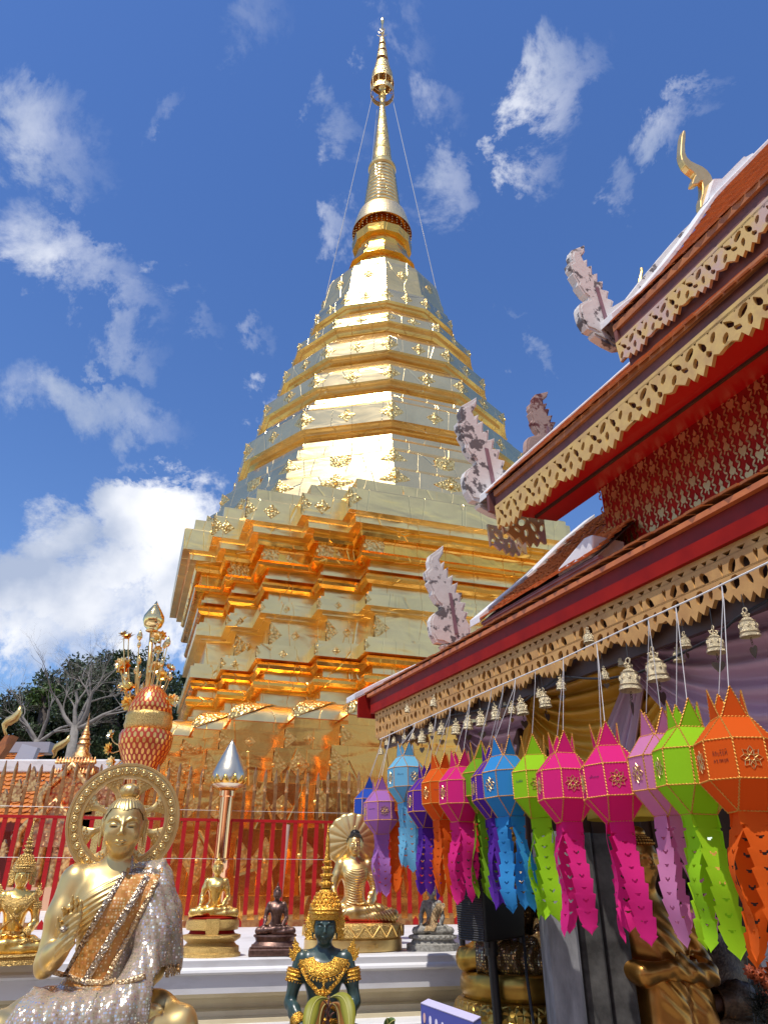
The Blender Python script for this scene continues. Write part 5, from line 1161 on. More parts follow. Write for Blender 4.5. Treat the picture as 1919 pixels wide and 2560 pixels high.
# ---- 1. large seated figure with wheel halo, sequined lace robe
BS_ = .79
S = buddha_sdf(.0040, hr=.115)
arm(S, 1, (.262, .0, .30), (.15, -.17, .175)); hand(S, (.145, -.175, .172), (-1, -.18, -.03), (0, -1, .1), (0, .1, 1), .16, .25, 1)
arm(S, -1, (-.235, -.05, .275), (-.145, -.225, .35), (.062, .048, .046, .030)); hand(S, (-.143, -.232, .358), (.05, -.10, 1), (1, -.25, 0), (-.2, -1, -.1), .158, .22, -1, True)
def big_fold(V, N):
    x, y, z = V.T; m = sstep(-.004, .01, (.585 + (x - .04) * .52) - z) * sstep(.27, .31, z) * (y < .06) * (np.abs(x) < .185); dd = (z - x * .35 * (1 + (.57 - z) * 4))
    return m * (.0035 + .0022 * np.sin(dd * 330)) * (y < 0)
V, F = finish(S, big_fold, 1); V, F = sx((V, F), KX)
bigf = thing('seated_statue', 'large seated golden Buddha in silver sequined lace, raised hand and wheel halo behind head', 'statue', (-.87, 2.60, 1.12), R(15), scale=BS_)
bodyo = part('body', fig_mesh(V, F), 'statue_gold', bigf); bsurf = Surf(V, F)
HC = (0, -.02, .755); HRr = .115
part('hair', hair_shell(HRr, HC), 'statue_gold', bigf, smooth=True)
mb = MB(); c0 = Vector((0, .0, .755 + 1.22 * HRr)); rows = []
for j in range(17):
    th = math.pi * j / 16; rows.append([c0 + Vector((.36 * HRr * math.sin(th) * math.cos(a) * (1 + .05 * abs(math.sin(a * 7 + th * 2))), .36 * HRr * math.sin(th) * math.sin(a) * (1 + .05 * abs(math.sin(a * 7 + th * 2))), .30 * HRr * math.cos(th))) for a in [2 * math.pi * i / 84 for i in range(84)]])
mb.grid(rows, True); part('topknot', mb, 'statue_gold', bigf, smooth=True)
for s_ in (-1, 1):
    mb = MB(); p = bsurf.front(s_ * .29 * HRr, HC[2] - .005 * HRr, .0006); q = []
    for k in range(9): u = (k / 8 * 2 - 1); q.append(bsurf.front(s_ * .29 * HRr + u * .15 * HRr, HC[2] - .045 * HRr - .03 * HRr * (1 - u * u), .0008))
    q2 = [bsurf.front(s_ * .29 * HRr + (k / 8 * 2 - 1) * .15 * HRr, HC[2] - .045 * HRr + .012 * HRr * (1 - (k / 8 * 2 - 1) ** 2), .0008) for k in range(9)]
    mb.grid([q, q2]); part('eye', mb, 'eye', bigf)
# cloth: surface a little off a fuller, bridged version of the figure
S2 = SDF((-.50, -.42, -.03), (.50, .22, .80), .0072)
for s_ in (-1, 1):
    S2.path([(s_ * .10, .05, .085), (s_ * .24, -.06, .085), (s_ * .36, -.15, .07)], [.10, .088, .066], .06); S2.ell((s_ * .10, .06, .09), (.12, .12, .095), .05)
S2.path([(-.36, -.15, .07), (-.20, -.235, .085), (.10, -.235, .118)], [.068, .066, .05], .06); S2.path([(.36, -.15, .065), (-.04, -.25, .045)], [.068, .05], .06)
S2.ell((-.02, -.16, .10), (.26, .13, .085), .08)
S2.path([(0, .04, .10), (0, .03, .22), (0, .02, .33), (0, .01, .44)], [.13, .115, .118, .125], .06); S2.ell((0, .0, .455), (.165, .098, .115), .06)
for s_ in (-1, 1): S2.ell((s_ * .075, -.055, .475), (.078, .05, .06), .06)
S2.cap((-.165, .01, .555), (.165, .01, .555), .056, .056, .06); S2.cap((0, .01, .57), (0, -.005, .62), .056, .05, .03)
S2.path([(.192, .01, .548), (.225, .0, .44), (.262, .0, .30)], [.060, .062, .060], .06); S2.path([(.262, .0, .30), (.15, -.17, .175)], [.055, .04], .06)
S2.path([(.20, -.05, .50), (.215, -.075, .38), (.18, -.16, .22), (.12, -.22, .14)], [.045, .05, .05, .05], .07)
S2.path([(.26, -.01, .42), (.292, -.02, .27)], [.05, .036], .05)
V2, F2 = S2.mesh(.007); V2 = relax(V2, F2, 4); N2 = normals_of(V2, F2)
x, y, z = V2.T
wr = .004 * np.sin(x * 95 + z * 40 + 3 * np.sin(z * 17)) * sstep(.3, .15, z) + .0045 * np.sin((x * .9 + z * .35) * 130 + 2 * np.sin(z * 11)) * sstep(.12, .2, x)
V2 = V2 + N2 * (wr + .003)[:, None]; V2, _ = sx((V2, F2), KX)
cz = V2[F2].mean(1); cx_, cy_, cz_ = cz.T; cn = N2[F2].mean(1)
xl = .035 - (.585 - cz_) * .44; xb = .165 - (.55 - cz_) * .42
front = cy_ < .05
brocade = (cx_ > xl) & (cx_ < xb) & (cz_ > .20) & (cz_ < .60) & (cy_ < -.0)
shawl = (((cx_ >= xb) & (cz_ > .245 + .02 * np.sin(cx_ * 60))) | ((cx_ > .05) & (cz_ > .575) & (cx_ < .3))) & (cz_ < .66) & (cx_ > .02)
shawl |= (cx_ >= xb) & (cx_ < .20) & (cz_ > .10)
lap = (cz_ < .245) & (cx_ < .165 + .02 * np.sin(cz_ * 70)) & (cx_ > -.285 + .55 * np.maximum(cz_ - .10, 0)) & (cy_ < .02) & ~shawl & ~brocade & (cz_ < .245 - .0 * cx_)
bp = part('sash', np_mesh('sash', V2, F2[brocade]), 'brocade', bigf, solid=.004)
part('shawl', np_mesh('shawl', V2, F2[shawl]), 'sequin', bigf, solid=.004)
part('lap_cloth', np_mesh('lap_cloth', V2, F2[lap]), 'sequin', bigf, solid=.004)
csurf = Surf(V2, F2)
def braid(name, fn, w, t, m, parent, n=40):
    mb = MB(); pts = [fn(i / (n - 1)) for i in range(n)]; ribbon(mb, pts, w, t); return part(name, mb, m, parent, smooth=False)
braid('jewelled_border', lambda u: csurf.front(.035 - .44 * (.37 * u), .585 - .35 * u, .004), .020, .004, 'jewel', bp)
braid('jewelled_border', lambda u: csurf.front(.125 - .44 * .40 * u, .57 - .36 * u, .005), .026, .005, 'jewel', bp)
braid('lace_border', lambda u: csurf.front(.165 - .42 * .33 * u, .555 - .33 * u, .005), .018, .005, 'lace', bp)
braid('lace_border', lambda u: csurf.front(-.17 + .34 * u, .245 - .03 * math.sin(u * 3.1), .005), .018, .005, 'lace', bp)
mb = MB(); fr_ = random.Random(3)
for k in range(110):      # fringe on the hem of the shawl
    u = k / 109; p = csurf.near((.30 - .10 * u, -.06 - .05 * u, .255 - .01 * math.sin(u * 30)), .006); mb.tube([p, p + Vector((fr_.uniform(-.006, .006), -.004, -.022))], [.0022, .0012], 4)
part('fringe', mb, 'lace', bigf)
mb = MB()
for (a_, b_) in [((-.139, -.262, .395), .012)]: mb.ball(a_, (b_, .004, b_), 12, 6)
part('palm_emblem', mb, 'jewel', bigf)
# halo wheel
hw_c = Vector((-.012, .10, .79)); HR0 = .235
halo = MB(); tor = [(.0, -.5), (.35, -.35), (.5, 0), (.35, .35), (0, .5)]
def flat_ring(mb, r0, r1, t, c, n=96, bev=.3):
    prof = [(r0, -t / 2), (r0, t / 2 * .6), (r0 + (r1 - r0) * .12, t / 2), (r1 - (r1 - r0) * .12, t / 2), (r1, t / 2 * .6), (r1, -t / 2), (r0, -t / 2)]
    mb.lathe(prof, n, c, cap=False, mtx=Matrix.Rotation(R(90), 3, 'X'))
wheel = MB(); flat_ring(wheel, .172, .234, .016, hw_c); flat_ring(wheel, .222, .236, .026, hw_c); flat_ring(wheel, .170, .182, .024, hw_c)
hl = part('halo_wheel', wheel, 'statue_gold', bigf, smooth=True, auto=30)
mb = MB()
for k in range(34):
    a = 2 * math.pi * k / 34; c = hw_c + Vector((.202 * math.cos(a), -.012, .202 * math.sin(a))); mb.lathe([(.0, .006), (.005, .005), (.007, .001), (.010, .001), (.013, .004), (.0155, .001), (.0155, -.004)], 12, c, cap=False, mtx=Matrix.Rotation(R(90), 3, 'X'))
    c2 = hw_c + Vector((.202 * math.cos(a + .092), -.010, .202 * math.sin(a + .092))); mb.ball(c2 + Vector((math.cos(a), 0, math.sin(a))) * .009, .004, 6, 4); mb.ball(c2 - Vector((math.cos(a), 0, math.sin(a))) * .009, .004, 6, 4)
part('rosettes', mb, 'statue_gold', hl, smooth=True)
for k in range(8):
    a = R(22.5 + 45 * k); d = Vector((math.cos(a), 0, math.sin(a))); q = Vector((-d.z, 0, d.x)); mb = MB()
    for rr, w in ((.03, .016), (.09, .010), (.125, .012), (.15, .022), (.168, .036)): pass
    rows = []
    for rr, w, t in ((.02, .016, .008), (.08, .010, .008), (.115, .011, .008), (.138, .020, .007), (.155, .032, .006), (.172, .046, .005)):
        c = hw_c + d * rr; rows.append([c - q * w, c - q * w * .6 + Vector((0, -t, 0)), c + q * w * .6 + Vector((0, -t, 0)), c + q * w, c + q * w * .6 + Vector((0, t, 0)), c - q * w * .6 + Vector((0, t, 0))])
    mb.grid(rows, True)
    for j in range(7): mb.ball(hw_c + d * (.150 + .004 * (3 - abs(j - 3)) * 0 + .012 * (j % 2)) + q * (-.024 + .008 * j) + Vector((0, -.009, 0)), .0042, 6, 4)
    part('spoke', mb, 'statue_gold', hl, smooth=True, auto=40)
tb = MB(); tb.box((-.87, 2.66, .52), (.72, .46, 1.04)); tb.box((-.87, 2.66, 1.08), (.80, .52, .08)); 
o = thing('plinth', 'white stone plinth under the large lace draped Buddha', 'plinth', (-.87, 2.66, 0)); part('block', tb, 'gold_lit_cream', o, world=True, bevel=.01)

# ---- 2. green crowned figure
S = buddha_sdf(.0060); arm(S, 1, (.262, .0, .30), (.15, -.17, .175)); hand(S, (.145, -.175, .172), (-1, -.18, -.03), (0, -1, .1), (0, .1, 1), .16, .25, 1)
arm(S, -1, (-.262, .0, .30), (-.15, -.17, .185)); hand(S, (-.145, -.175, .185), (1, -.18, -.03), (0, -1, .1), (0, .1, 1), .16, .25, -1)
V, F = sx(finish(S, None, 1), KX); gs = Surf(V, F)
GSC = .50; grn = thing('seated_statue', 'dark green seated Buddha wearing a tall tiered gold crown and gold regalia', 'statue', (-.215, 3.0, 1.032), R(4), scale=GSC)
part('body', fig_mesh(V, F), 'jade', grn)
def regal(t, gs, m, flames=True, crown_h=1.0, spire=True, cm=None):
    r = HRr; cm = cm or m
    # crown
    cr_ = MB(); cr_.lathe([(.105, .80), (.113, .815), (.112, .835), (.122, .84), (.122, .852), (.116, .858), (.124, .865), (.118, .875), (.104, .895), (.085, .935), (.060, .975), (.045, .995)], 40, (0, -.012, 0), cap=False)
    crown_dots(cr_, .119, .845, 44, .0045); crown_dots(cr_, .117, .874, 40, .004)
    for j, (rr, z) in enumerate([(.108, .892), (.096, .915), (.083, .94), (.070, .965)]):
        for k in range(26 - 4 * j): a = 2 * math.pi * (k + .5 * (j % 2)) / (26 - 4 * j); cr_.ball((rr * math.cos(a), rr * math.sin(a) - .012, z), (.010, .010, .015), 6, 5)
    cw = part('crown', cr_, cm, t, smooth=True, auto=50)
    fr = MB(); side = [gs.near((s_ * .09, -.05 + .01 * 0, .80), .006) for s_ in (1,)]
    for s_ in (-1, 1):
        pts = [Vector((s_ * .10, -.075, .83)), Vector((s_ * .093, -.062, .79)), Vector((s_ * .089, -.05, .755)), Vector((s_ * .088, -.045, .72))]; ribbon(fr, [gs.near(p, .004) for p in pts], .02, .006, [Vector((s_, -.6, 0)).normalized()] * 4)
    part('temple_bands', fr, cm, cw)
    st_ = MB(); z = .995
    for k, (rr, hh) in enumerate([(.052, .06), (.045, .052), (.038, .046), (.030, .038)]):
        hh *= crown_h; st_.lathe([(rr * .6, z), (rr * .78, z + hh * .15), (rr * .72, z + hh * .35), (rr, z + hh * .45), (rr * 1.02, z + hh * .62), (rr * .8, z + hh * .85), (rr * .6, z + hh)], 24, (0, -.012, 0), cap=False)
        for q_ in range(14): a = 2 * math.pi * q_ / 14; st_.ball((rr * .98 * math.cos(a), rr * .98 * math.sin(a) - .012, z + hh * .66), (.006, .006, .010), 6, 4)
        z += hh
    if spire: st_.lathe([(.022, z), (.024, z + .01), (.018, z + .03), (.020, z + .04), (.015, z + .09 * crown_h), (.017, z + .10 * crown_h), (.008, z + .2 * crown_h), (.009, z + .21 * crown_h), (.001, z + .26 * crown_h)], 16, (0, -.012, 0), cap=False)
    part('crown_spire', st_, cm, cw, smooth=True, auto=50)
    for s_ in (-1, 1):
        mb = MB(); o_ = Vector((s_ * .105, .0, .67)); flame(mb, o_, Vector((s_, .25, 0)), UP, Vector((0, 1, 0)), .075, .008); flame(mb, o_ + Vector((s_ * .004, 0, .075)), Vector((s_ * .8, .3, 0)), UP, Vector((0, 1, 0)), .09, .008); part('ear_flame', mb, m, t)
        if flames:
            mb = MB(); o_ = Vector((s_ * .205 * TX, -.02, .575)); flame(mb, o_, Vector((s_ * .9, .1, .1)), Vector((s_ * .25, 0, 1)).normalized(), Vector((0, 1, 0)), .085, .01); flame(mb, o_ + Vector((s_ * .02, .0, -.03)), Vector((s_ * .9, .1, -.1)), Vector((s_ * .55, 0, 1)).normalized(), Vector((0, 1, 0)), .07, .01); part('shoulder_flame', mb, m, t)
        # armlets and bracelets
        al = MB(); c0, c1 = Vector((s_ * .222 * TX, .008, .50)), Vector((s_ * .238 * TX, .006, .425)); d = (c1 - c0)
        prof = [(.056, 0), (.066, .03), (.062, .15), (.070, .25), (.064, .4), (.069, .55), (.062, .7), (.068, .85), (.060, .97), (.052, 1)]
        rows = []; e1 = Vector((1, 0, .1)).normalized(); e2 = d.normalized().cross(e1).normalized(); e1 = e2.cross(d.normalized())
        for rr, u in prof: rows.append([c0 + d * u + (e1 * math.cos(a) + e2 * math.sin(a)) * rr for a in [2 * math.pi * i / 24 for i in range(24)]])
        al.grid(rows, True)
        for i in range(18): a = 2 * math.pi * i / 18; al.ball(c0 + d * 1.05 + (e1 * math.cos(a) + e2 * math.sin(a)) * .061, .006, 6, 4)
        part('armlet', al, m, t, smooth=True, auto=50)
        al = MB(); c0, c1 = Vector((s_ * .175, -.11, .222)), Vector((s_ * .138, -.165, .185)); d = c1 - c0; dn = d.normalized(); e1 = dn.cross(UP).normalized(); e2 = dn.cross(e1); rows = []
        for rr, u in [(.040, 0), (.052, .1), (.045, .35), (.052, .5), (.045, .7), (.050, .9), (.038, 1)]: rows.append([c0 + d * u + (e1 * math.cos(a) + e2 * math.sin(a)) * rr for a in [2 * math.pi * i / 20 for i in range(20)]])
        al.grid(rows, True); part('bracelet', al, m, t, smooth=True, auto=50)
        if flames:
            mb = MB()
            for k in range(7): u = k / 6; p = gs.near((s_ * (.17 + .15 * u), -.26 + .06 * u, .12 + .03 * math.sin(u * 3)), .003); flame(mb, p, Vector((s_ * .6, 0, .6)), Vector((s_ * .3, -.5, .6)).normalized(), Vector((.3, -1, .6)).normalized(), .030, .006)
            pts = [gs.near((s_ * (.13 + .20 * u), -.25 + .07 * u, .10 + .04 * math.sin(u * 3.1)), .004) for u in [i / 9 for i in range(10)]]; ribbon(mb, pts, .022, .005, [Vector((0, -.6, 1)).normalized()] * 10); part('knee_ornament', mb, m, t)
    # collar
    mb = MB(); rows = []
    for j in range(7):
        v = j / 6; rows.append([gs.front((.075 + .105 * v) * math.sin(a), .570 - (.045 + .085 * v) * math.cos(a) * (1 - .0 * v) + .012, .004 + .004 * math.sin(v * 3.1)) for a in [(-1.35 + 2.7 * i / 30) for i in range(31)]])
    mb.grid(rows)
    for k in range(21): a = -1.25 + 2.5 * k / 20; p = gs.front(.182 * math.sin(a), .578 - .132 * math.cos(a), .006); flame(mb, p, Vector((1, 0, 0)), Vector((math.sin(a) * .5, 0, -1)).normalized(), Vector((0, 1, 0)), .014, .006)
    flame(mb, gs.front(0, .455, .008), Vector((1, 0, 0)), Vector((0, 0, -1)), Vector((0, 1, 0)), .035, .008)
    part('collar', mb, m, t, solid=.004)
    # crossed bands
    for s_ in (-1, 1):
        mb = MB(); P = [(s_ * .150, .50), (s_ * .10, .43), (s_ * .04, .375), (0, .35), (-s_ * .05, .30), (-s_ * .10, .25), (-s_ * .13, .22)]; pts = []
        for (x0, z0), (x1, z1) in zip(P, P[1:]):
            for k in range(5): u = k / 5; pts.append(gs.front(x0 + (x1 - x0) * u, z0 + (z1 - z0) * u, .004))
        ribbon(mb, pts, .027, .005)
        for i, p in enumerate(pts): mb.ball(p + Vector((0, -.007, 0)), .0065, 6, 4)
        part('chest_band', mb, m, t)
    mb = MB(); c = gs.front(0, .36, .010)
    for k in range(8): a = 2 * math.pi * k / 8; mb.ball(c + Vector((math.cos(a) * .022, 0, math.sin(a) * .022)), (.014, .008, .014), 8, 6)
    mb.ball(c + Vector((0, -.008, 0)), .014, 8, 6)
    for s_ in (-1, 1): flame(mb, c + Vector((s_ * .02, 0, 0)), Vector((0, 0, 1)), Vector((s_, 0, .1)), Vector((0, 1, 0)), .028, .008); flame(mb, c + Vector((0, 0, s_ * .02)), Vector((1, 0, 0)), Vector((0, 0, s_)), Vector((0, 1, 0)), .028, .008)
    part('chest_clasp', mb, m, t)
    mb = MB(); pts = [gs.front(-.10 + .2 * u, .19 + .01 * math.sin(u * 3.1), .005) for u in [i / 12 for i in range(13)]]; ribbon(mb, pts, .04, .006); part('belt', mb, m, t)
regal(grn, gs, 'regalia')
mb = MB(); mb.box((0, -.05, -.06), (.95, .65, .10)); mb.box((0, -.05, -.30), (.85, .58, .4)); part('base', mb, 'regalia', grn, bevel=.01)
tb = MB(); tb.box((-.215, 3.02, .42), (.5, .4, .84)); o = thing('plinth', 'low plinth below the green crowned Buddha', 'plinth', (-.215, 3.02, 0)); part('block', tb, 'gold_lit_cream', o, world=True, bevel=.01)

# ---- 3. gold crowned figure at the left edge
S = buddha_sdf(.0080); lap_hand(S); arm(S, -1, (-.262, .0, .30), (-.15, -.17, .185)); hand(S, (-.145, -.175, .185), (1, -.18, -.03), (0, -1, .1), (0, .1, 1), .16, .25, -1)
V, F = sx(finish(S, None, 1), KX); gs3 = Surf(V, F); t3 = thing('seated_statue', 'golden crowned Buddha with winged shoulders, nearest the left edge of the photo', 'statue', (-1.70, 3.76, 1.268), R(20), scale=.41)
part('body', fig_mesh(V, F), 'statue_bright', t3); M['regalia2'] = filigree('carved_gold', (.86, .60, .22), 130, .35, .9, .005, dark=(.45, .25, .06)); regal(t3, gs3, 'regalia2', True, .85)
pedestal(t3, [('base', [(.50, -.088), (.50, -.05), (.47, -.04), (.46, -.02), (.49, -.01), (.48, .01), (.3, .015)], 'regalia2')], 1, None, oval=(1, .7))
# ---- 4. small gold figure on red and gold pedestal
S = buddha_sdf(.0105, hr=.122, headc=(0, -.02, .755)); lap_hand(S); knee_hand(S); V, F = sx(finish(S, ortho_fold, 1), 1.0)
t4 = thing('seated_statue', 'small golden Buddha with pointed flame on a tiered red and gold pedestal', 'statue', (-.855, 4.10, 1.40), R(12), scale=.285)
part('body', fig_mesh(V, F), 'statue_bright', t4)
mb = MB(); curl_hair(mb, HC, .122, 8); ushnisha(mb, .122, HC); part('hair', mb, 'statue_bright', t4, smooth=True)
pedestal(t4, [('base', [(.52, -.59), (.52, -.54), (.49, -.52), (.485, -.44), (.44, -.42)], 'regalia2'), ('foot_tier', [(.44, -.42), (.40, -.38), (.48, -.33), (.50, -.31), (.50, -.27), (.40, -.25)], 'regalia2'), ('red_waist', [(.40, -.25), (.38, -.22), (.38, -.2)], 'red_paint'), ('lotus_tier', [(.38, -.2), (.44, -.19), (.46, -.13), (.45, -.05), (.42, -.03)], 'regalia2'), ('cushion', [(.42, -.03), (.43, -.01), (.40, .005), (.01, .006)], 'red_paint')], 1, None)
mb = MB(); mb.prism([(-.11, .0), (.11, 0), (.11, -.2), (.06, -.32), (0, -.38), (-.06, -.32), (-.11, -.2)], (0, -.36, -.02), (1, 0, 0), (0, -.15, 1), (0, 1, .15), -.01, .01); part('hanging_cloth', mb, 'regalia2', t4)
# ---- 5. brown bronze figure
S = buddha_sdf(.0115); lap_hand(S); knee_hand(S); V, F = sx(finish(S, ortho_fold, 1), 1.0)
t5 = thing('seated_statue', 'small dark brown bronze Buddha on a plain stepped base', 'statue', (-.548, 4.16, 1.322), R(8), scale=.235)
part('body', fig_mesh(V, F), 'bronze', t5); mb = MB(); curl_hair(mb, HC, HRr, 7); ushnisha(mb, HRr, HC); part('hair', mb, 'bronze', t5, smooth=True)
mb = MB(); mb.box((0, -.06, -.31), (1.06, .72, .13)); mb.box((0, -.06, -.22), (.98, .66, .06)); part('base', mb, 'bronze', t5, bevel=.02)
mb = MB(); mb.lathe([(.47, -.20), (.44, -.16), (.40, -.12), (.42, -.06), (.46, -.03), (.45, .0), (.1, .005)], 40); mb.v = [(x_, y_ * .72 - .05, z_) for x_, y_, z_ in mb.v]; part('lotus_seat', mb, 'bronze', t5, smooth=True, auto=40)
# ---- 6. gold figure with black curls and petal halo
S = buddha_sdf(.0062, hr=.112); lap_hand(S); knee_hand(S)
def fold6(V, N):
    x, y, z = V.T; m = sstep(-.02, .015, x + .105 + (z - .30) * .15) * sstep(.14, .17, z) * sstep(.56, .50, z + np.abs(x - .10) * .25) * (np.abs(x) < .20) * (y < .02); armm = sstep(.19, .205, x) * (z > .28)
    ph = (z - 1.0 * (x * x) * 2.2 + .10 * x) * 260; legs = sstep(.03, .0, z - .15) * sstep(.07, .12, np.abs(x))
    return m * (.003 + .0042 * np.sin(ph)) * (1 - armm) + armm * .003 * np.sin(z * 240 + x * 60) + legs * .0035 * np.sin((np.abs(x) * 1.1 + z * .9) * 170)
V, F = finish(S, fold6, 1); V, F = sx((V, F), 1.08); gs6 = Surf(V, F)
t6 = thing('seated_statue', 'golden Buddha with black curled hair and petal halo on a round gold pedestal', 'statue', (-.165, 4.45, 1.362), R(7), scale=.505)
part('body', fig_mesh(V, F), 'statue_pale', t6); M['curls'] = M['black_hair']
mb = MB(); curl_hair(mb, HC, .112, 12, rad=.062); mb.ball((0, -.0, .755 + 1.02 * .112), (.42 * .112, .42 * .112, .36 * .112), 16, 10)
for k in range(5):
    for i in range(12): a = 2 * math.pi * i / 12 + k; q_ = .43 * .112 * math.cos(k * .32); mb.ball((q_ * math.cos(a), q_ * math.sin(a), .755 + (1.02 + .36 * math.sin(k * .32)) * .112), .0075, 6, 5)
part('hair', mb, 'curls', t6, smooth=True)
mb = MB(); mb.lathe([(.018, .905), (.022, .915), (.014, .93), (.018, .938), (.001, .955)], 12); part('hair_finial', mb, 'statue_pale', t6, smooth=True)
for s_ in (-1, 1):
    mb = MB(); mb.tube([gs6.front(s_ * .29 * .112 + u * .016, .755 - .06 * .112 - .003 * (1 - u * u), .0008) for u in (-1, -.5, 0, .5, 1)], .0016, 5); part('eye_line', mb, 'eye', t6)
    mb = MB(); mb.tube([gs6.front(s_ * .28 * .112 + u * .02 * s_, .755 + .25 * .112 + .004 * (1 - u * u), .001) for u in (-1, -.5, 0, .5, 1)], .0014, 5); part('eyebrow', mb, 'eye', t6)
mb = MB(); mb.tube([gs6.front(u * .017, .755 - .60 * .112, .0015) for u in (-1, -.4, 0, .4, 1)], .0045, 6); part('lips', mb, 'lip', t6, smooth=True)
mb = MB(); mb.ball(gs6.front(0, .755 + .36 * .112, .002), .004, 6, 5); part('forehead_jewel', mb, 'lip', t6)
pet = MB(); NP = 17; hc6 = Vector((-.02, .13, .80)); rows = []
for j in range(12):
    v = j / 11; row = []
    for i in range(NP * 8 + 1):
        a = 2 * math.pi * i / (NP * 8); lob = abs(math.cos(a * NP / 2)); rr = .30 * v * (1 - .035 * (1 - lob) * v); row.append(hc6 + Vector((rr * math.sin(a), -.02 * lob * v * .35 + .035 * v * v - .02, rr * math.cos(a))))
    rows.append(row)
pet.grid(rows); hl6 = part('petal_halo', pet, 'statue_pale', t6, smooth=True, solid=.01)
mb = MB()
for k in range(NP): a = 2 * math.pi * (k + .5) / NP; mb.tube([hc6 + Vector((.06 * math.sin(a), -.012, .06 * math.cos(a))), hc6 + Vector((.285 * math.sin(a), .012, .285 * math.cos(a)))], .0045, 5)
part('halo_ribs', mb, 'statue_bright', hl6)
pedestal(t6, [('plinth', [(.50, -.258), (.52, -.25), (.52, -.15), (.50, -.14)], 'statue_gold'), ('carved_cushion', [(.50, -.14), (.53, -.12), (.54, -.07), (.535, -.02), (.50, .0), (.47, .006)], 'regalia2'), ('red_top', [(.47, .006), (.46, .012), (.01, .013)], 'red_paint')], 1, None, oval=(1, .74))
mb = MB()
for k in range(40):
    a0 = 2 * math.pi * k / 20
    for s_ in (-1, 1): mb.tube([Vector((.537 * math.cos(a0 + s_ * u * .157), .74 * .537 * math.sin(a0 + s_ * u * .157), -.12 + .10 * u)) * 1.006 for u in (0, .25, .5, .75, 1)], .006, 4)
part('lattice', mb, 'statue_bright', t6)
# raised lettering worn almost smooth on the pedestal front
fc = bpy.data.curves.new('worn_lettering', 'FONT'); fc.body = 'BOY CLIFF'; fc.size = .055; fc.extrude = .003; fob = bpy.data.objects.new('tmp', fc); me = bpy.data.meshes.new_from_object(fob); bpy.data.objects.remove(fob)
for v in me.vertices:
    xx = v.co.x - .02; v.co = Vector((xx, -.74 * .521 * math.sqrt(max(0, 1 - (xx / .521) ** 2)) - v.co.z, v.co.y - .222))
me.name = 'worn_lettering'; part('worn_lettering', me, 'statue_gold', t6)
# ---- 7. weathered stone figure with gold cloth
S = buddha_sdf(.0115); lap_hand(S); knee_hand(S); V, F = sx(finish(S, ortho_fold, 1), 1.0)
t7 = thing('seated_statue', 'weathered grey stone Buddha with a glittering gold cloth over its chest', 'statue', (.262, 4.46, 1.306), R(2), scale=.262)
part('body', fig_mesh(V, F), 'stone', t7); mb = MB(); curl_hair(mb, HC, HRr, 7); ushnisha(mb, HRr, HC); part('hair', mb, 'stone', t7, smooth=True)
V7, F7 = S.mesh(.016); V7 = relax(V7, F7, 3); N7 = normals_of(V7, F7); V7 += N7 * (.006 * np.sin(V7[:, 0] * 90 + V7[:, 2] * 60))[:, None]; c7 = V7[F7].mean(1)
k7 = (c7[:, 1] < .0) & (np.abs((c7[:, 0] - .06) - (c7[:, 2] - .33) * .62) < .105) & (c7[:, 2] > .07) & (c7[:, 2] < .56)
part('gold_cloth', np_mesh('gold_cloth', V7, F7[k7]), 'lace', t7, solid=.006)
mb = MB(); mb.lathe([(.54, -.28), (.54, -.17), (.50, -.15)], 8); mb.lathe([(.46, -.15), (.44, -.12), (.42, -.09), (.47, -.07), (.46, -.01), (.42, .0), (.1, .004)], 36); mb.v = [(x_, y_ * .74 - .03, z_) for x_, y_, z_ in mb.v]; part('lotus_base', mb, 'stone', t7, smooth=True, auto=30)
mb = MB()
for k in range(22): a = 2 * math.pi * k / 22; mb.ball((.455 * math.cos(a), .74 * .455 * math.sin(a) - .03, -.045), (.045, .04, .035), 8, 6)
part('lotus_petals', mb, 'stone', t7, smooth=True)
# ---- 8. figure on scaly coils wrapped in gold sequined cloth
S = buddha_sdf(.0085); lap_hand(S); knee_hand(S); V, F = sx(finish(S, None, 1), KX)
t8 = thing('seated_statue', 'golden Buddha on naga coils, wrapped in gold sequined cloth behind the black loudspeaker', 'statue', (.60, 3.75, 1.207), R(-12), scale=.70)
M['old_gold'] = mat('old_gold', (.48, .30, .06), .3, .9, (.36, .20, .04), 7, bs=60, bstr=.06, bdist=.002)
part('body', fig_mesh(V, F), 'old_gold', t8)
V8, F8 = S.mesh(.022); V8 = relax(V8, F8, 6); N8 = normals_of(V8, F8); V8 += N8 * (.010 * np.sin(V8[:, 0] * 60 + 2 * np.sin(V8[:, 2] * 20)))[:, None]; V8, _ = sx((V8, F8), KX); c8 = V8[F8].mean(1)
k8 = (c8[:, 2] < .60) & (c8[:, 0] > -.24 + .0 * c8[:, 2]); part('robe', np_mesh('robe', V8, F8[k8]), 'sequin_gold', t8, solid=.006)
mb = MB(); pts = [Vector((-.30 + .5 * u, -.34 + .1 * abs(u - .5), .20 + .42 * u)) for u in [i / 10 for i in range(11)]]; ribbon(mb, pts, .07, .01); part('braid', mb, 'jewel', t8)
def scale_mat():
    m, nt, lk, b = base_mat('naga_scales'); b.inputs['Metallic'].default_value = .9; b.inputs['Roughness'].default_value = .32; b.inputs['Base Color'].default_value = (.42, .27, .06, 1)
    c = nt.new('ShaderNodeTexCoord'); v = nt.new('ShaderNodeTexVoronoi'); v.feature = 'DISTANCE_TO_EDGE'; v.inputs['Scale'].default_value = 24; v.inputs['Randomness'].default_value = .25; lk.new(c.outputs['Object'], v.inputs['Vector']); bump(nt, lk, b, v.outputs['Distance'], .9, .02); return m
M['naga'] = scale_mat()
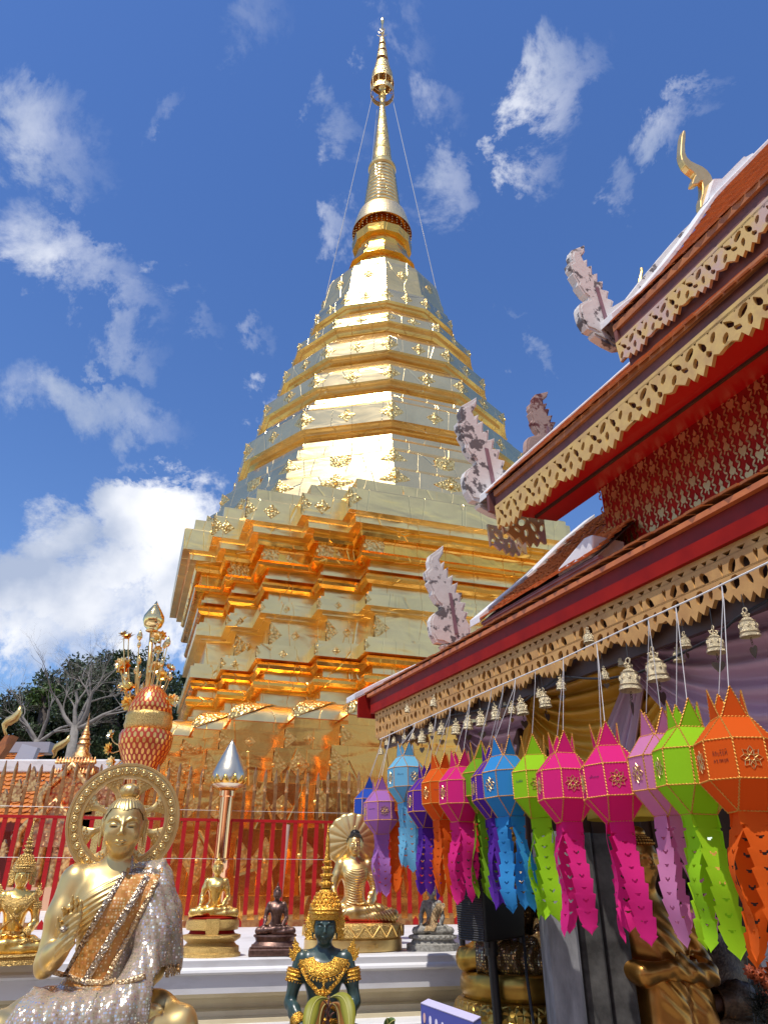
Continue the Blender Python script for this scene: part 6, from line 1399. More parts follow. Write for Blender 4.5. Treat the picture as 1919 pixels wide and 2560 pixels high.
for k, (rr, zc, tr_, m_) in enumerate([(.335, -.07, .075, 'old_gold'), (.375, -.24, .10, 'naga'), (.40, -.44, .11, 'naga'), (.42, -.66, .12, 'naga')]):
    mb = MB(); mb.lathe([(max(.02, rr - tr_ + tr_ * 0), zc - tr_)] + [(rr + tr_ * math.cos(a) * .55, zc + tr_ * math.sin(a)) for a in [(-1.4 + 2.8 * i / 10) for i in range(11)]] + [(.02, zc + tr_)], 44); part('naga_coil', mb, m_, t8, smooth=True)
mb = MB(); mb.box((0, 0, -1.8), (1.0, 1.0, 2.0)); part('base', mb, 'gold_lit_cream', t8)

# ================================================================== THINGS AROUND THE PILLARS (lower right)
# loudspeaker on a pole
spk_t = thing('loudspeaker', 'black box loudspeaker with ribbed side, standing on a black pole behind the lantern tails', 'loudspeaker', (.46, 3.44, 0))
def pquad(pts, Yt, depth, name, m, parent):
    pass
Pc = atY(1215, 2357, 3.36); Pl = atY(1145, 2342, 3.44); Pr = atY(1312, 2333, 3.56); up_h = .33
mb = MB(); base_pts = [Pl, Pc, Pr, Pl + (Pr - Pc) * .8]; zb0 = min(p.z for p in base_pts); base_pts = [Vector((p.x, p.y, zb0 + (p.z - zb0) * .3)) for p in base_pts]
cen = sum(base_pts, Vector()) / 4; top_pts = [cen + (p - cen) * 1.12 + UP * up_h for p in base_pts]
mb.add(base_pts + top_pts, [(3, 2, 1, 0), (4, 5, 6, 7), (0, 1, 5, 4), (1, 2, 6, 5), (2, 3, 7, 6), (3, 0, 4, 7)]); part('cabinet', mb, 'black_plastic', spk_t, world=True, bevel=.008)
mb = MB(); nl = (base_pts[1] - base_pts[0]).normalized().cross(UP); nl = nl if nl.y < 0 else -nl
for k in range(38):
    u = (k + .7) / 39; a_ = base_pts[0].lerp(top_pts[0], u); b_ = base_pts[1].lerp(top_pts[1], u); mb.tube([a_.lerp(b_, .04) + nl * .004, a_.lerp(b_, .96) + nl * .004], .0035, 5)
part('ribbed_grille', mb, mat('grille', (.03, .03, .033), .5), spk_t, world=True)
mb = MB(); mb.tube([Vector((cen.x - .01, cen.y, .02)) + Vector((.06, 0, 0)), cen - UP * .02], .019, 14); mb.tube([cen - UP * .06, cen + UP * .01], .028, 14); part('pole', mb, 'black_plastic', spk_t, world=True, smooth=True, auto=40)
for p in base_pts[:3]: mb = MB(); mb.lathe([(.012, -.02), (.012, .002)], 12, p.lerp(cen, .12)); part('foot', mb, 'black_plastic', spk_t, world=True)
for a_ in (0, 2.1, 4.2): mb = MB(); mb.tube([(cen.x + .05, cen.y, .45), (cen.x + .05 + .35 * math.cos(a_), cen.y + .35 * math.sin(a_), .02)], .012, 8); part('tripod_leg', mb, 'black_plastic', spk_t, world=True)
mb = MB(); mb.tube([atY(1308, 2340, 3.5), atY(1316, 2440, 3.4), atY(1333, 2560, 3.35), Vector((.68, 3.3, .4))], .006, 6); part('speaker_cable', mb, 'black_cable', spk_t, world=True)
# concrete pillars (leaning lines only by perspective)
def pil(x0, x1, Y, m, label, twist=0):
    a_ = atY(x0, 2450, Y); b_ = atY(x1, 2450, Y); w = b_.x - a_.x; c = (a_ + b_) / 2; t = thing('pillar', label, 'pillar', (c.x, c.y, 0)); mb = MB()
    w2 = w / 2; ch = w * .08; out = [(-w2 + ch, -w2), (w2 - ch, -w2), (w2, -w2 + ch), (w2, w2), (-w2, w2), (-w2, -w2 + ch)]
    out = [(x * math.cos(twist) - y * math.sin(twist), x * math.sin(twist) + y * math.cos(twist)) for x, y in out]
    mb.add([(x, y, 0) for x, y in out] + [(x, y, 1.74) for x, y in out], [tuple(range(5, -1, -1)), tuple(range(6, 12))] + [(i, (i + 1) % 6, 6 + (i + 1) % 6, 6 + i) for i in range(6)]); part('shaft', mb, m, t)
    mb = MB(); mb.box((0, 0, .15), (w * 1.5, w * 1.5, .3), rz=twist); part('pillar_base', mb, m, t, bevel=.01); return t
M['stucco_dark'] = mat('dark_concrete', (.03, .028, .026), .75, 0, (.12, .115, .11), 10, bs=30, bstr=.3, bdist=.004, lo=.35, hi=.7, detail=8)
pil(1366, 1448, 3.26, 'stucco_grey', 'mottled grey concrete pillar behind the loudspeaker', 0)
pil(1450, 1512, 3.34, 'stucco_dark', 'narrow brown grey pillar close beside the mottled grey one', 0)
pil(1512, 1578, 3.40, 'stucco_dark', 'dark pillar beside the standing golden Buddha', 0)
# dark lacquered cabinet behind the standing figures
ca, cb2 = atY(1330, 2300, 4.0), atY(1800, 2300, 4.0); t = thing('cabinet', 'tall dark lacquered cabinet in shade behind the standing Buddhas', 'cabinet', ((ca.x + cb2.x) / 2, 4.02, 0))
wd = cb2.x - ca.x; cx0 = (ca.x + cb2.x) / 2
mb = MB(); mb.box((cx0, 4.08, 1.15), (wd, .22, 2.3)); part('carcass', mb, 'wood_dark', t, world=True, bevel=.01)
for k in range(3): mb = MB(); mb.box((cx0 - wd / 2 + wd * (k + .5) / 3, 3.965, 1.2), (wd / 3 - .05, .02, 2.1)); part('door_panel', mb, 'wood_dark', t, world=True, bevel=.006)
# standing figures
sa, sb = atY(1806, 2100, 4.75), atY(2150, 2100, 4.75); t = thing('shade_screen', 'dark screen added behind the large lanterns at the right edge in place of shaded interior', 'screen', ((sa.x + sb.x) / 2, 4.75, ZP)); mb = MB(); mb.box(((sa.x + sb.x) / 2, 4.8, ZP + .62), (sb.x - sa.x, .06, 1.2)); part('panel', mb, 'wood_dark', t, world=True, bevel=.01)  # screen added to fill in for the dark, shaded interior
for k in range(5): mb = MB(); mb.box((sa.x + (sb.x - sa.x) * k / 4, 4.75, ZP + .62), (.05, .05, 1.24)); part('stile', mb, 'wood_dark', t, world=True)
def standing(label, headpx, Y, H_, m, mc, rz, robe_w=.25, name='standing_statue'):
    hc = atY(*headpx, Y); t = thing(name, label, 'statue', (hc.x, Y, hc.z - H_ * .925), rz, scale=H_)
    S = SDF((-.26, -.2, -.01), (.26, .2, 1.04), .0065); r = .066; face(S, (0, -.012, .925), r)
    S.path([(0, .0, .02), (0, .0, .25), (0, .0, .45), (0, 0, .55)], [.115 * robe_w / .25, .10, .082, .075], .05); S.path([(-.055, 0, .03), (-.05, 0, .4)], [.07, .06], .04); S.path([(.055, 0, .03), (.05, 0, .4)], [.07, .06], .04)
    S.ell((0, 0, .72), (.115, .066, .085), .05); S.path([(0, 0, .52), (0, 0, .68)], [.07, .085], .04); S.cap((-.105, 0, .785), (.105, 0, .785), .038, .038, .04); S.cap((0, .0, .78), (0, -.004, .86), .036, .030, .03)
    S.path([(-.128, .0, .775), (-.150, .01, .665), (-.10, -.10, .64), (-.02, -.125, .655)], [.040, .032, .028, .021], .02); hand(S, (-.03, -.125, .655), (1, 0, .15), (0, 0, 1), (0, 1, 0), .095, .2, 1)
    S.path([(.128, .0, .775), (.152, .01, .66), (.10, -.10, .635), (.03, -.13, .64)], [.040, .032, .028, .021], .02); hand(S, (.03, -.132, .64), (-1, 0, .1), (0, 0, 1), (0, 1, 0), .095, .2, 1)
    S.path([(.13, .02, .6), (.15, .02, .40), (.16, .02, .2)], [.045, .055, .05], .04); S.path([(-.13, .02, .58), (-.16, .02, .40), (-.18, .02, .16)], [.035, .05, .045], .04)
    def fd(V, N):
        x, y, z = V.T; return .004 * np.sin(x * 70 + 6 * np.sin(z * 3)) * sstep(.62, .5, z) + .003 * np.sin((x + z) * 130) * sstep(.52, .56, z) * sstep(.8, .76, z) * sstep(-.06, .0, x)
    V, F = finish(S, fd, 2); part('body', fig_mesh(V, F), m, t)
    mb = MB(); curl_hair(mb, (0, -.012, .925), r, 10); ushnisha(mb, r, (0, -.012, .925), False); part('hair', mb, mc, t, smooth=True)
    mb = MB(); mb.lathe([(.2, -.06), (.2, -.02), (.17, .0), (.18, .02), (.01, .025)], 30); part('base', mb, mc, t)
    bz = (hc.z - H_ * .925); mb = MB(); mb.box((0, 0, -.06 - bz / H_ / 2 + .03), (.5, .5, max(.02, bz / H_ - .06))); part('pedestal_block', mb, 'wood_dark', t); return t, S
M['bronze_gold'] = mat('deep_bronze_gold', (.55, .27, .06), .3, .9, (.42, .20, .05), 5, bs=60, bstr=.06, bdist=.002)  # deep bronze gold of the standing statue itself
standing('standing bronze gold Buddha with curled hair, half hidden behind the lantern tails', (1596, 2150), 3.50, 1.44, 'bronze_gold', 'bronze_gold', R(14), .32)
t_, S_ = standing('dark standing figure in sequined cloak behind the standing golden Buddha', (1742, 2260), 3.75, 1.30, 'wood_dark', 'black_plastic', R(10), .3)
Vc, Fc = S_.mesh(.016); Vc = relax(Vc, Fc, 4); part('cloak', np_mesh('cloak', Vc, Fc[(Vc[Fc].mean(1)[:, 2] < .84) & (Vc[Fc].mean(1)[:, 0] > -.06)]), mat('dark_sequin', (.05, .03, .02), .35, .6, (.12, .08, .05), 60, bs=160, bstr=.6, bdist=.004), t_, solid=.006)
# yellow parasol
pc = atY(1560, 2040, 3.6); t = thing('parasol', 'yellow cloth parasol over the standing golden Buddha', 'parasol', (pc.x, pc.y, 0)); mb = MB()
rows = [[pc + Vector((rr * math.cos(a) * (1 + .01 * math.cos(a * 8)), rr * math.sin(a), zz)) for a in [2 * math.pi * i / 64 for i in range(64)]] for rr, zz in [(.005, .13), (.06, .12), (.12, .08), (.165, .02), (.17, -.015)]]
mb.grid(rows, True); part('canopy', mb, 'parasol', t, world=True, smooth=True, solid=.003); mb = MB(); mb.tube([(pc.x, pc.y, .1), (pc.x, pc.y, pc.z + .14)], .007, 8); part('pole', mb, 'statue_gold', t, world=True)
# purple donation sign
sg = thing('sign_board', 'small purple board with pale ovals at the bottom edge, left of the naga coils', 'sign', atY(1115, 2560, 2.2) - UP * .05)
A_, B_ = atY(1051, 2509, 2.28), atY(1182, 2556, 2.06); dn = Vector((.0, -.05, -.16)); th_ = Vector((.022, .028, .002))
mb = MB(); mb.add([A_, B_, B_ + dn, A_ + dn, A_ + th_, B_ + th_, B_ + dn + th_, A_ + dn + th_], [(0, 1, 2, 3), (7, 6, 5, 4), (0, 4, 5, 1), (1, 5, 6, 2), (2, 6, 7, 3), (3, 7, 4, 0)]); part('board', mb, mat('sign_purple', (.06, .07, .30), .5), sg, world=True)
mb = MB(); e_ = Vector((0, -.002, .001)); mb.add([A_ + e_, B_ + e_, B_ + th_ + e_ + UP * .004, A_ + th_ + e_ + UP * .004], [(0, 1, 2, 3)]); part('top_edge', mb, mat('sign_edge', (.55, .52, .72), .5), sg, world=True, solid=.002)
nrm = (B_ - A_).cross(dn).normalized(); nrm = nrm if nrm.y < 0 else -nrm
for k in range(5):
    c = A_.lerp(B_, .08 + k * .12) + dn * (.17 + .01 * k) + nrm * .0015; ux = (B_ - A_).normalized(); uy = dn.normalized() * -1; mb = MB(); mb.add([c + ux * .006 * math.cos(a) + uy * .011 * math.sin(a) for a in [2 * math.pi * i / 20 for i in range(20)]], [tuple(range(20))]); part('oval', mb, mat('oval_pale' if k else 'oval_pink', (.66, .60, .72) if k else (.62, .38, .34), .6), sg, world=True, solid=.001)
# leafy plant with two big leaves
pl = thing('potted_plant', 'young plant with two large yellow green leaves in front of the green Buddha', 'plant', atY(822, 2556, 1.95) - UP * .12)
M['young_leaf'] = leaf_mat('young_leaf', (.16, .19, .012), (.42, .32, .03)); M['young_leaf_under'] = leaf_mat('leaf_underside', (.30, .11, .02), (.38, .17, .03)); M['stem'] = mat('brown_stem', (.16, .07, .05), .7)
def big_leaf(pts, w, tw, name='leaf', m='young_leaf'):
    rows = []; n = len(pts)
    for i, p in enumerate(pts):
        u = i / (n - 1); ww = w * 1.15 * math.sin(math.pi * min(1, .01 + u * .97)) ** 1.3; tg = (pts[min(i + 1, n - 1)] - pts[max(i - 1, 0)]).normalized(); sd_ = tg.cross(Vector(tw)).normalized(); up2 = sd_.cross(tg)
        rows.append([p + sd_ * (ww * k) - up2 * (abs(k) * ww * .35) for k in (-1, -.5, 0, .5, 1)])
    mb = MB(); mb.grid(rows); lf = part(name, mb, m, pl, world=True, smooth=True, solid=.0012)
    mb = MB(); mb.tube([r_[2] + Vector((0, -.0012, .0006)) for r_ in rows], .0009, 5); part('midrib', mb, mat('midrib', (.55, .50, .16), .6), lf, world=True); return lf
def bez(px, n=14):
    P = [Vector(p) for p in px]; out = []
    for i in range(n):
        t = i / (n - 1); q = P[:]
        while len(q) > 1: q = [q[k].lerp(q[k + 1], t) for k in range(len(q) - 1)]
        out.append(q[0])
    return out
big_leaf(bez([atY(822, 2498, 1.95), atY(775, 2478, 1.88), atY(775, 2545, 1.86), atY(762, 2640, 1.84)]), .014, (.2, -1, .5)); big_leaf(bez([atY(826, 2494, 1.95), atY(868, 2470, 1.90), atY(878, 2530, 1.88), atY(872, 2630, 1.86)]), .014, (-.2, -1, .3))
big_leaf(bez([atY(824, 2510, 1.96), atY(800, 2500, 1.95), atY(795, 2560, 1.93), atY(798, 2640, 1.92)]), .02, (.9, -.5, .2), m='young_leaf_under'); big_leaf(bez([atY(826, 2510, 1.97), atY(850, 2505, 1.98), atY(852, 2560, 1.97), atY(845, 2640, 1.96)]), .018, (-.9, -.5, .2), m='young_leaf_under')
mb = MB(); mb.tube([atY(822, 2700, 1.95), atY(821, 2590, 1.95), atY(819, 2545, 1.955), atY(822, 2490, 1.95)], [.005, .0045, .0038, .002], 7)
for k, (dx, dy) in enumerate([(-14, 2505), (10, 2512), (-10, 2530), (14, 2535), (-12, 2555)]): mb.tube([atY(821, dy + 14, 1.953), atY(821 + dx * .6, dy, 1.94), atY(821 + dx, dy - 4, 1.935)], [.002, .0018, .001], 5)
part('stem', mb, 'stem', pl, world=True, smooth=True)
big_leaf(bez([atY(960, 2600, 1.95), atY(955, 2570, 1.93), atY(985, 2545, 1.92), atY(988, 2552, 1.92)]), .009, (0, -1, .3), m='leaf_light'); big_leaf(bez([atY(962, 2600, 1.95), atY(975, 2575, 1.93), atY(968, 2548, 1.92), atY(966, 2545, 1.92)]), .008, (0, -1, .3), m='leaf_light')
# orange blossoms with dark spiky leaves at the right bottom corner
fl = thing('flower_arrangement', 'orange blossoms with dark spiky leaves at the bottom right corner', 'flowers', atY(1890, 2560, 2.3) - UP * .1)
M['petal'] = mat('orange_petal', (.35, .06, .008), .6, 0, (.22, .03, .006), 20); M['spiky'] = mat('dark_needles', (.008, .012, .008), .5)
for (x, y, r_) in [(1890, 2436, .028), (1912, 2458, .026), (1905, 2490, .02), (1870, 2428, .02), (1930, 2430, .03)]:
    c = atY(x, y, 2.35); mb = MB()
    for j in range(3):
        for k in range(9):
            a = 2 * math.pi * (k + .5 * j) / 9; d = Vector((math.cos(a), 0, math.sin(a))); e_ = (1 - j * .28) * r_; q = c + Vector((0, -.008 * j, 0)); w_ = d.cross(Vector((0, 1, 0))) * e_ * .35
            mb.add([q, q + d * e_ * .5 + w_ + Vector((0, -.01, 0)), q + d * e_ + Vector((0, -.004, 0)), q + d * e_ * .5 - w_ + Vector((0, -.01, 0))], [(0, 1, 2, 3)])
    part('blossom', mb, 'petal', fl, world=True, solid=.001)
rg = random.Random(5)
for k in range(9):
    c = atY(1880 + rg.uniform(-15, 60), 2500 + rg.uniform(-10, 80), 2.32); mb = MB()
    for j in range(26): d = Vector((rg.uniform(-1, .6), rg.uniform(-1, .4), rg.uniform(-.2, 1))).normalized(); mb.tube([c, c + d * rg.uniform(.03, .055)], [.0014, .0004], 3)
    part('spiky_leaf', mb, 'spiky', fl, world=True)
mb = MB(); mb.tube([atY(1900, 2700, 2.33), atY(1895, 2560, 2.34), atY(1892, 2440, 2.36)], .004, 5); mb.tube([atY(1862, 2350, 2.4), atY(1868, 2430, 2.38), atY(1885, 2560, 2.35)], .002, 4); part('stems', mb, 'spiky', fl, world=True)
# white cup on the platform
cpz = atZ(1190, 2376, ZP); t = thing('cup', 'small white cup on the platform beside the weathered stone Buddha', 'cup', cpz); mb = MB(); mb.lathe([(.020, 0), (.024, .005), (.030, .055), (.028, .055), (.02, .008)], 20); part('cup_wall', mb, 'white_paint', t, smooth=True)
# leaning stick behind the fence
mb = MB(); mb.tube([atY(696, 2280, 7.3), atY(719, 2062, 7.35)], .022, 8); o = part('leaning_stick', mb, mat('beige_wood', (.62, .45, .33), .6), None); tag(o, 'pale beige wooden stick leaning behind the fence bars', 'stick')

# ================================================================== LOTUS COLUMN AND URN
colc = atY(548, 2200, 6.55); t = thing('lotus_column', 'polished column with a silver lotus bud on top, in front of the fence', 'column', (colc.x, colc.y, ZP))
def zpx(x, y, Y): return atY(x, y, Y).z - ZP
z1, z2 = zpx(560, 1975, 6.55), zpx(560, 1848, 6.55); cw = .058
mb = MB(); mb.lathe([(cw, 0), (cw, z1 - .62), (cw * 1.25, z1 - .60), (cw * 1.25, z1 - .54), (cw * .95, z1 - .53), (cw * .92, z1 - .06), (cw * 1.15, z1 - .05), (cw * 1.15, z1 - .01), (cw * .8, z1)], 28); part('shaft', mb, mat('polished_gold_column', (1, .62, .35), .07, 1.0), t, smooth=True, auto=40)
hb_ = z2 - z1; mb = MB(); mb.lathe([(.07, z1), (.135, z1 + hb_ * .08), (.148, z1 + hb_ * .2), (.14, z1 + hb_ * .33), (.115, z1 + hb_ * .48), (.08, z1 + hb_ * .66), (.045, z1 + hb_ * .82), (.018, z1 + hb_ * .93), (.001, z1 + hb_)], 40); part('lotus_bud', mb, mat('polished_silver', (.78, .68, .50), .3, 1.0, bs=12, bstr=.3, bdist=.02), t, smooth=True)
mb = MB()
for k in range(12):
    a = 2 * math.pi * k / 12; d = Vector((math.cos(a), math.sin(a), 0)); s_ = d.cross(UP) * .045
    mb.grid([[Vector((0, 0, z1)) + d * .07 - s_ * .6, Vector((0, 0, z1)) + d * .075, Vector((0, 0, z1)) + d * .07 + s_ * .6], [Vector((0, 0, z1 + .055)) + d * .145 - s_ * .8, Vector((0, 0, z1 + .055)) + d * .152, Vector((0, 0, z1 + .055)) + d * .145 + s_ * .8], [Vector((0, 0, z1 + .11)) + d * .152 - s_ * .15, Vector((0, 0, z1 + .115)) + d * .156, Vector((0, 0, z1 + .11)) + d * .152 + s_ * .15]])
part('petal_ring', mb, 'foil_low', t, smooth=True, solid=.003)
UY = 8.0
def up_(x, y): return atY(x, y, UY)
uc = up_(354, 1925); m_, nt_, lk_, b_ = base_mat('mosaic_urn')
cc = nt_.new('ShaderNodeTexCoord'); sx_ = nt_.new('ShaderNodeSeparateXYZ'); lk_.new(cc.outputs['Object'], sx_.inputs[0])
def nm(op, a=None, b=None, va=None, vb=None):
    n = nt_.new('ShaderNodeMath'); n.operation = op
    if a is not None: lk_.new(a, n.inputs[0])
    if b is not None: lk_.new(b, n.inputs[1])
    if va is not None: n.inputs[0].default_value = va
    if vb is not None: n.inputs[1].default_value = vb
    return n.outputs[0]
at2 = nm('ARCTAN2', sx_.outputs[1], sx_.outputs[0]); aa_ = nm('MULTIPLY', at2, vb=26 / (2 * math.pi)); zz_ = nm('MULTIPLY', sx_.outputs[2], vb=9.0)
p1_ = nm('PINGPONG', nm('ADD', aa_, zz_), vb=.5); p2_ = nm('PINGPONG', nm('SUBTRACT', aa_, zz_), vb=.5); dd_ = nm('MULTIPLY', p1_, p2_)
r_ = ramp(nt_, lk_, dd_, [(0, (.48, .05, .015)), (.055, (.48, .05, .015)), (.07, (.98, .58, .16)), (1, (.95, .66, .28))]); lk_.new(r_.outputs[0], b_.inputs['Base Color'])
r2_ = ramp(nt_, lk_, dd_, [(0, (.15,) * 3), (.055, (.15,) * 3), (.07, (.9,) * 3)]); lk_.new(r2_.outputs[0], b_.inputs['Metallic']); b_.inputs['Roughness'].default_value = .28; M['mosaic'] = m_
urn = thing('lotus_urn', 'red and gold mosaic urn holding golden lotus stems and a tall bud pole', 'urn', (uc.x, UY, 0))
def urz(y, x=354): return up_(x, y).z
s1 = (up_(419, 1840).x - up_(289, 1840).x) / 2
zt_, zn, zw, zb_u = urz(1755), urz(1822), urz(1842), urz(1932)
mb = MB(); mb.lathe([(s1 * .35, zb_u - .35), (s1 * .45, zb_u - .1), (s1 * .52, zb_u), (s1 * .78, zb_u + (zw - zb_u) * .35), (s1 * .96, zb_u + (zw - zb_u) * .7), (s1 * 1.0, zw), (s1 * .93, zw + .05), (s1 * .8, zn - .05)], 56); part('urn_body', mb, 'mosaic', urn, smooth=True, auto=50)
mb = MB(); mb.lathe([(s1 * .8, zn - .05), (s1 * .86, zn), (s1 * .90, zn + .03), (s1 * .86, zn + .10), (s1 * .89, zn + .12), (s1 * .84, zn + .16)], 56, scallop=lambda a, z: .012 * math.sin(a * 34)); part('beaded_rim', mb, 'regalia2', urn, smooth=True)
mb = MB(); mb.lathe([(s1 * .84, zn + .16), (s1 * .78, zn + .25), (s1 * .6, zn + .36), (s1 * .35, zn + .44), (s1 * .1, zn + .48)], 56); part('lid', mb, 'mosaic', urn, smooth=True)
mb = MB(); mb.lathe([(.5, 0), (.5, .5), (.4, .55), (.42, zb_u - .35)], 8); part('pedestal', mb, 'regalia2', urn)
pt, pb = up_(380, 1580), up_(366, 1760); lx = lambda p: p - Vector((uc.x, UY, 0))
mb = MB(); mb.tube([lx(pb), lx(pt)], [.03, .024], 14); part('bud_pole', mb, 'statue_pale', urn, smooth=True)
q = lx(pt); mb = MB(); mb.lathe([(.05, 0), (.075, .01), (.06, .03), (.10, .07), (.122, .14), (.115, .19), (.07, .27), (.03, .33), (.001, .385)], 32, q); part('lotus_bud', mb, 'foil_bright', urn, smooth=True)
def petal_flower(c, d, r_, n, open_=.6, rows_=2):
    d = Vector(d).normalized(); e1 = d.cross(Vector((.1, .2, 1))).normalized(); e2 = d.cross(e1); mb = MB()
    for j in range(rows_):
        for k in range(n):
            a = 2 * math.pi * (k + .5 * j) / n; o_ = e1 * math.cos(a) + e2 * math.sin(a); w_ = d.cross(o_) * r_ * .30; op = open_ * (1 - .35 * j)
            rows = []
            for u, wv in ((0, .35), (.35, 1), (.7, .85), (1, .05)): p = c + (o_ * math.sin(op * (1 + .3 * u)) + d * math.cos(op * (1 + .3 * u))) * r_ * u; rows.append([p - w_ * wv, p + o_ * -.03 * r_, p + w_ * wv])
            mb.grid(rows)
    return mb
FL = [(322,1597,'f',34,(-.4,-.6,1)),(350,1590,'b',20,0),(392,1595,'f',32,(.1,-.7,-.2)),(348,1612,'b2',14,0),(420,1606,'b',20,0),(396,1622,'f',22,(.2,-.8,-.7)),(312,1667,'f',42,(-.3,-1,.1)),(348,1652,'b',17,0),(390,1670,'f',36,(.2,-1,-.1)),(405,1658,'b',16,0),(340,1676,'b',16,0),(425,1672,'f',26,(.6,-.5,.7)),(316,1692,'b2',16,0),(425,1692,'b',18,0),(314,1720,'f',38,(-.3,-.8,.6)),(356,1722,'b',20,0),(392,1728,'f',36,(.1,-.6,.9)),(395,1752,'b2',16,0),(328,1757,'f',42,(-.2,-.8,-.3)),(430,1752,'f',34,(.6,-.8,0)),(280,1838,'f',24,(-.6,-.7,.4)),(276,1872,'f',28,(-.6,-.7,0)),(282,1905,'f',28,(-.4,-.8,-.2))]
FL += [(x + rng.uniform(-18, 18), y + rng.uniform(-16, 20), kd, px * .8, dr) for (x, y, kd, px, dr) in FL[:20:2]]
for i, (x, y, kd, px, dr) in enumerate(FL):
    c = lx(atY(x, y, UY + rng.uniform(-.12, .12))); r_ = px * .0042 * .62; root = lx(up_(352 + (x - 352) * .25, 1765 if y < 1780 else 1860)) + Vector((0, .0, -.05)); st = MB(); st.tube(bez([root, Vector(((c.x + root.x) / 2, c.y, min(c.z, root.z) + .02)), c + Vector((0, .02, -.10)), c]), .006, 5)
    so = part('lotus_stem', st, 'statue_pale', urn)
    if kd == 'f': part('lotus_flower', petal_flower(c, dr, r_, 8, 1.0), 'foil_bright' if i % 3 else 'foil_low', so, solid=.002)
    else: mb = MB(); mb.lathe([(r_ * .3, -r_ * .9), (r_ * .62, -r_ * .3), (r_ * .6, r_ * .2), (r_ * .3, r_ * .9), (.001, r_ * 1.5)], 10, c); part('lotus_bud', mb, 'foil_bright', so, smooth=True)

# ================================================================== ORNATE GATE, ROOFS, TREES (left background)
GY = 11.0
def gp(x, y, Y=GY): return atY(x, y, Y)
def gz(y, x=195): return gp(x, y).z
gate = thing('gate_shrine', 'ornate gilded gate with red pointed arch and ringed spire behind the fence', 'gate', (gp(205, 2200).x, GY, 0))
M['carved'] = filigree('carved_terracotta_gold', (.62, .34, .16), 22, .4, .9, .02, dark=(.34, .08, .05)); M['carved_dark'] = filigree('carved_gilt', (.80, .52, .22), 26, .45, .5, .010, dark=(.3, .08, .04))
gx = gp(197, 1950).x
def gpart(nm_, mb, m='carved', **k): return part(nm_, mb, m, gate, world=True, **k)
mb = MB(); mb.lathe([(.15, gz(1897)), (.13, gz(1885)), (.10, gz(1880)), (.085, gz(1862)), (.1, gz(1860)), (.07, gz(1850)), (.085, gz(1848)), (.055, gz(1838)), (.065, gz(1836)), (.04, gz(1826)), (.02, gz(1810)), (.002, gz(1782))], 20, (gx - .02, GY, 0)); gpart('spire', mb, 'carved_dark', smooth=True, auto=40)
for k, (w, y0, y1) in enumerate([(.30, 1915, 1897), (.42, 1930, 1915), (.52, 1942, 1930)]): mb = MB(); mb.box((gx, GY, (gz(y0) + gz(y1)) / 2), (w, w * .8, gz(y1) - gz(y0))); gpart('roof_step', mb); 
mb = MB()
for k in range(26): mb.lathe([(.03, 0), (.035, .02), (.001, .10)], 6, (gx - .27 + .54 * (k % 13) / 12, GY - .22, gz((1915, 1942)[k // 13])))
gpart('antefix_row', mb, 'carved_dark')
def arch(cx, y0, y1, w, m, t, Yo, nm_):
    z0, z1 = gz(y0), gz(y1); h = z1 - z0; n = 24; out = []
    prof = [(.5, 0), (.56, .15), (.55, .32), (.46, .5), (.30, .66), (.12, .84), (0, 1)]
    pts = [(-x * w, y * h) for x, y in prof] + [(x * w, y * h) for x, y in reversed(prof[:-1])]
    mb = MB(); P = [Vector((cx + x, GY + Yo, z0 + y)) for x, y in pts]; mb.tube(P, t, 8); gpart(nm_, mb, m, smooth=True); return pts, z0
pts, z0 = arch(gx, 2030, 1918, .62, 'carved_dark', .045, -.30, 'arch_frame'); mb = MB(); mb.prism(pts, (gx, GY - .27, z0), (1, 0, 0), UP, (0, 1, 0), 0, .03); gpart('arch_panel', mb, filigree('red_gilt_panel', (.75, .35, .12), 26, .4, .8, .015, dark=(.40, .015, .015)))
pts, z0 = arch(gx - .12, 2120, 2008, .75, 'carved_dark', .045, -.34, 'arch_frame'); mb = MB(); mb.prism(pts, (gx - .12, GY - .31, z0), (1, 0, 0), UP, (0, 1, 0), 0, .03); gpart('arch_panel', mb, 'carved')
for (x0, x1, y0, y1, m) in [(165, 310, 2150, 1940, 'carved'), (110, 165, 2020, 1975, 'carved_dark'), (95, 345, 2078, 2052, 'carved_dark'), (120, 345, 2040, 2020, 'carved')]:
    a_, b_ = gp(x0, (y0 + y1) / 2), gp(x1, (y0 + y1) / 2); mb = MB(); mb.box(((a_.x + b_.x) / 2, GY + .05, (gz(y0) + gz(y1)) / 2), (b_.x - a_.x, .5, gz(y1) - gz(y0))); gpart('entablature', mb, m)
for x in (30, 62, 100, 138, 172, 245, 300, 340):
    c = gp(x, 2200); mb = MB(); w = .07 if x not in (172, 340) else .14
    mb.lathe([(w * 1.4, 1.0), (w * 1.4, 1.3), (w, 1.35), (w * .9, 2.05), (w * 1.3, 2.12), (w * .8, 2.2), (w * 1.2, gz(2078, x))], 14, (c.x, GY - .1, 0)); gpart('column', mb, 'carved_dark', smooth=True, auto=40)
a_, b_ = gp(-60, 2400), gp(400, 2400); mb = MB(); mb.box(((a_.x + b_.x) / 2, GY + .1, .75), (b_.x - a_.x, .9, 1.5)); gpart('gate_base', mb, mat('peach_plaster', (.62, .36, .22), .6))
mb = MB(); a_, b_ = gp(120, 2150), gp(165, 2150); mb.box(((a_.x + b_.x) / 2, GY + .3, 2.0), (b_.x - a_.x, .05, 1.4)); gpart('doorway', mb, 'wood_dark')
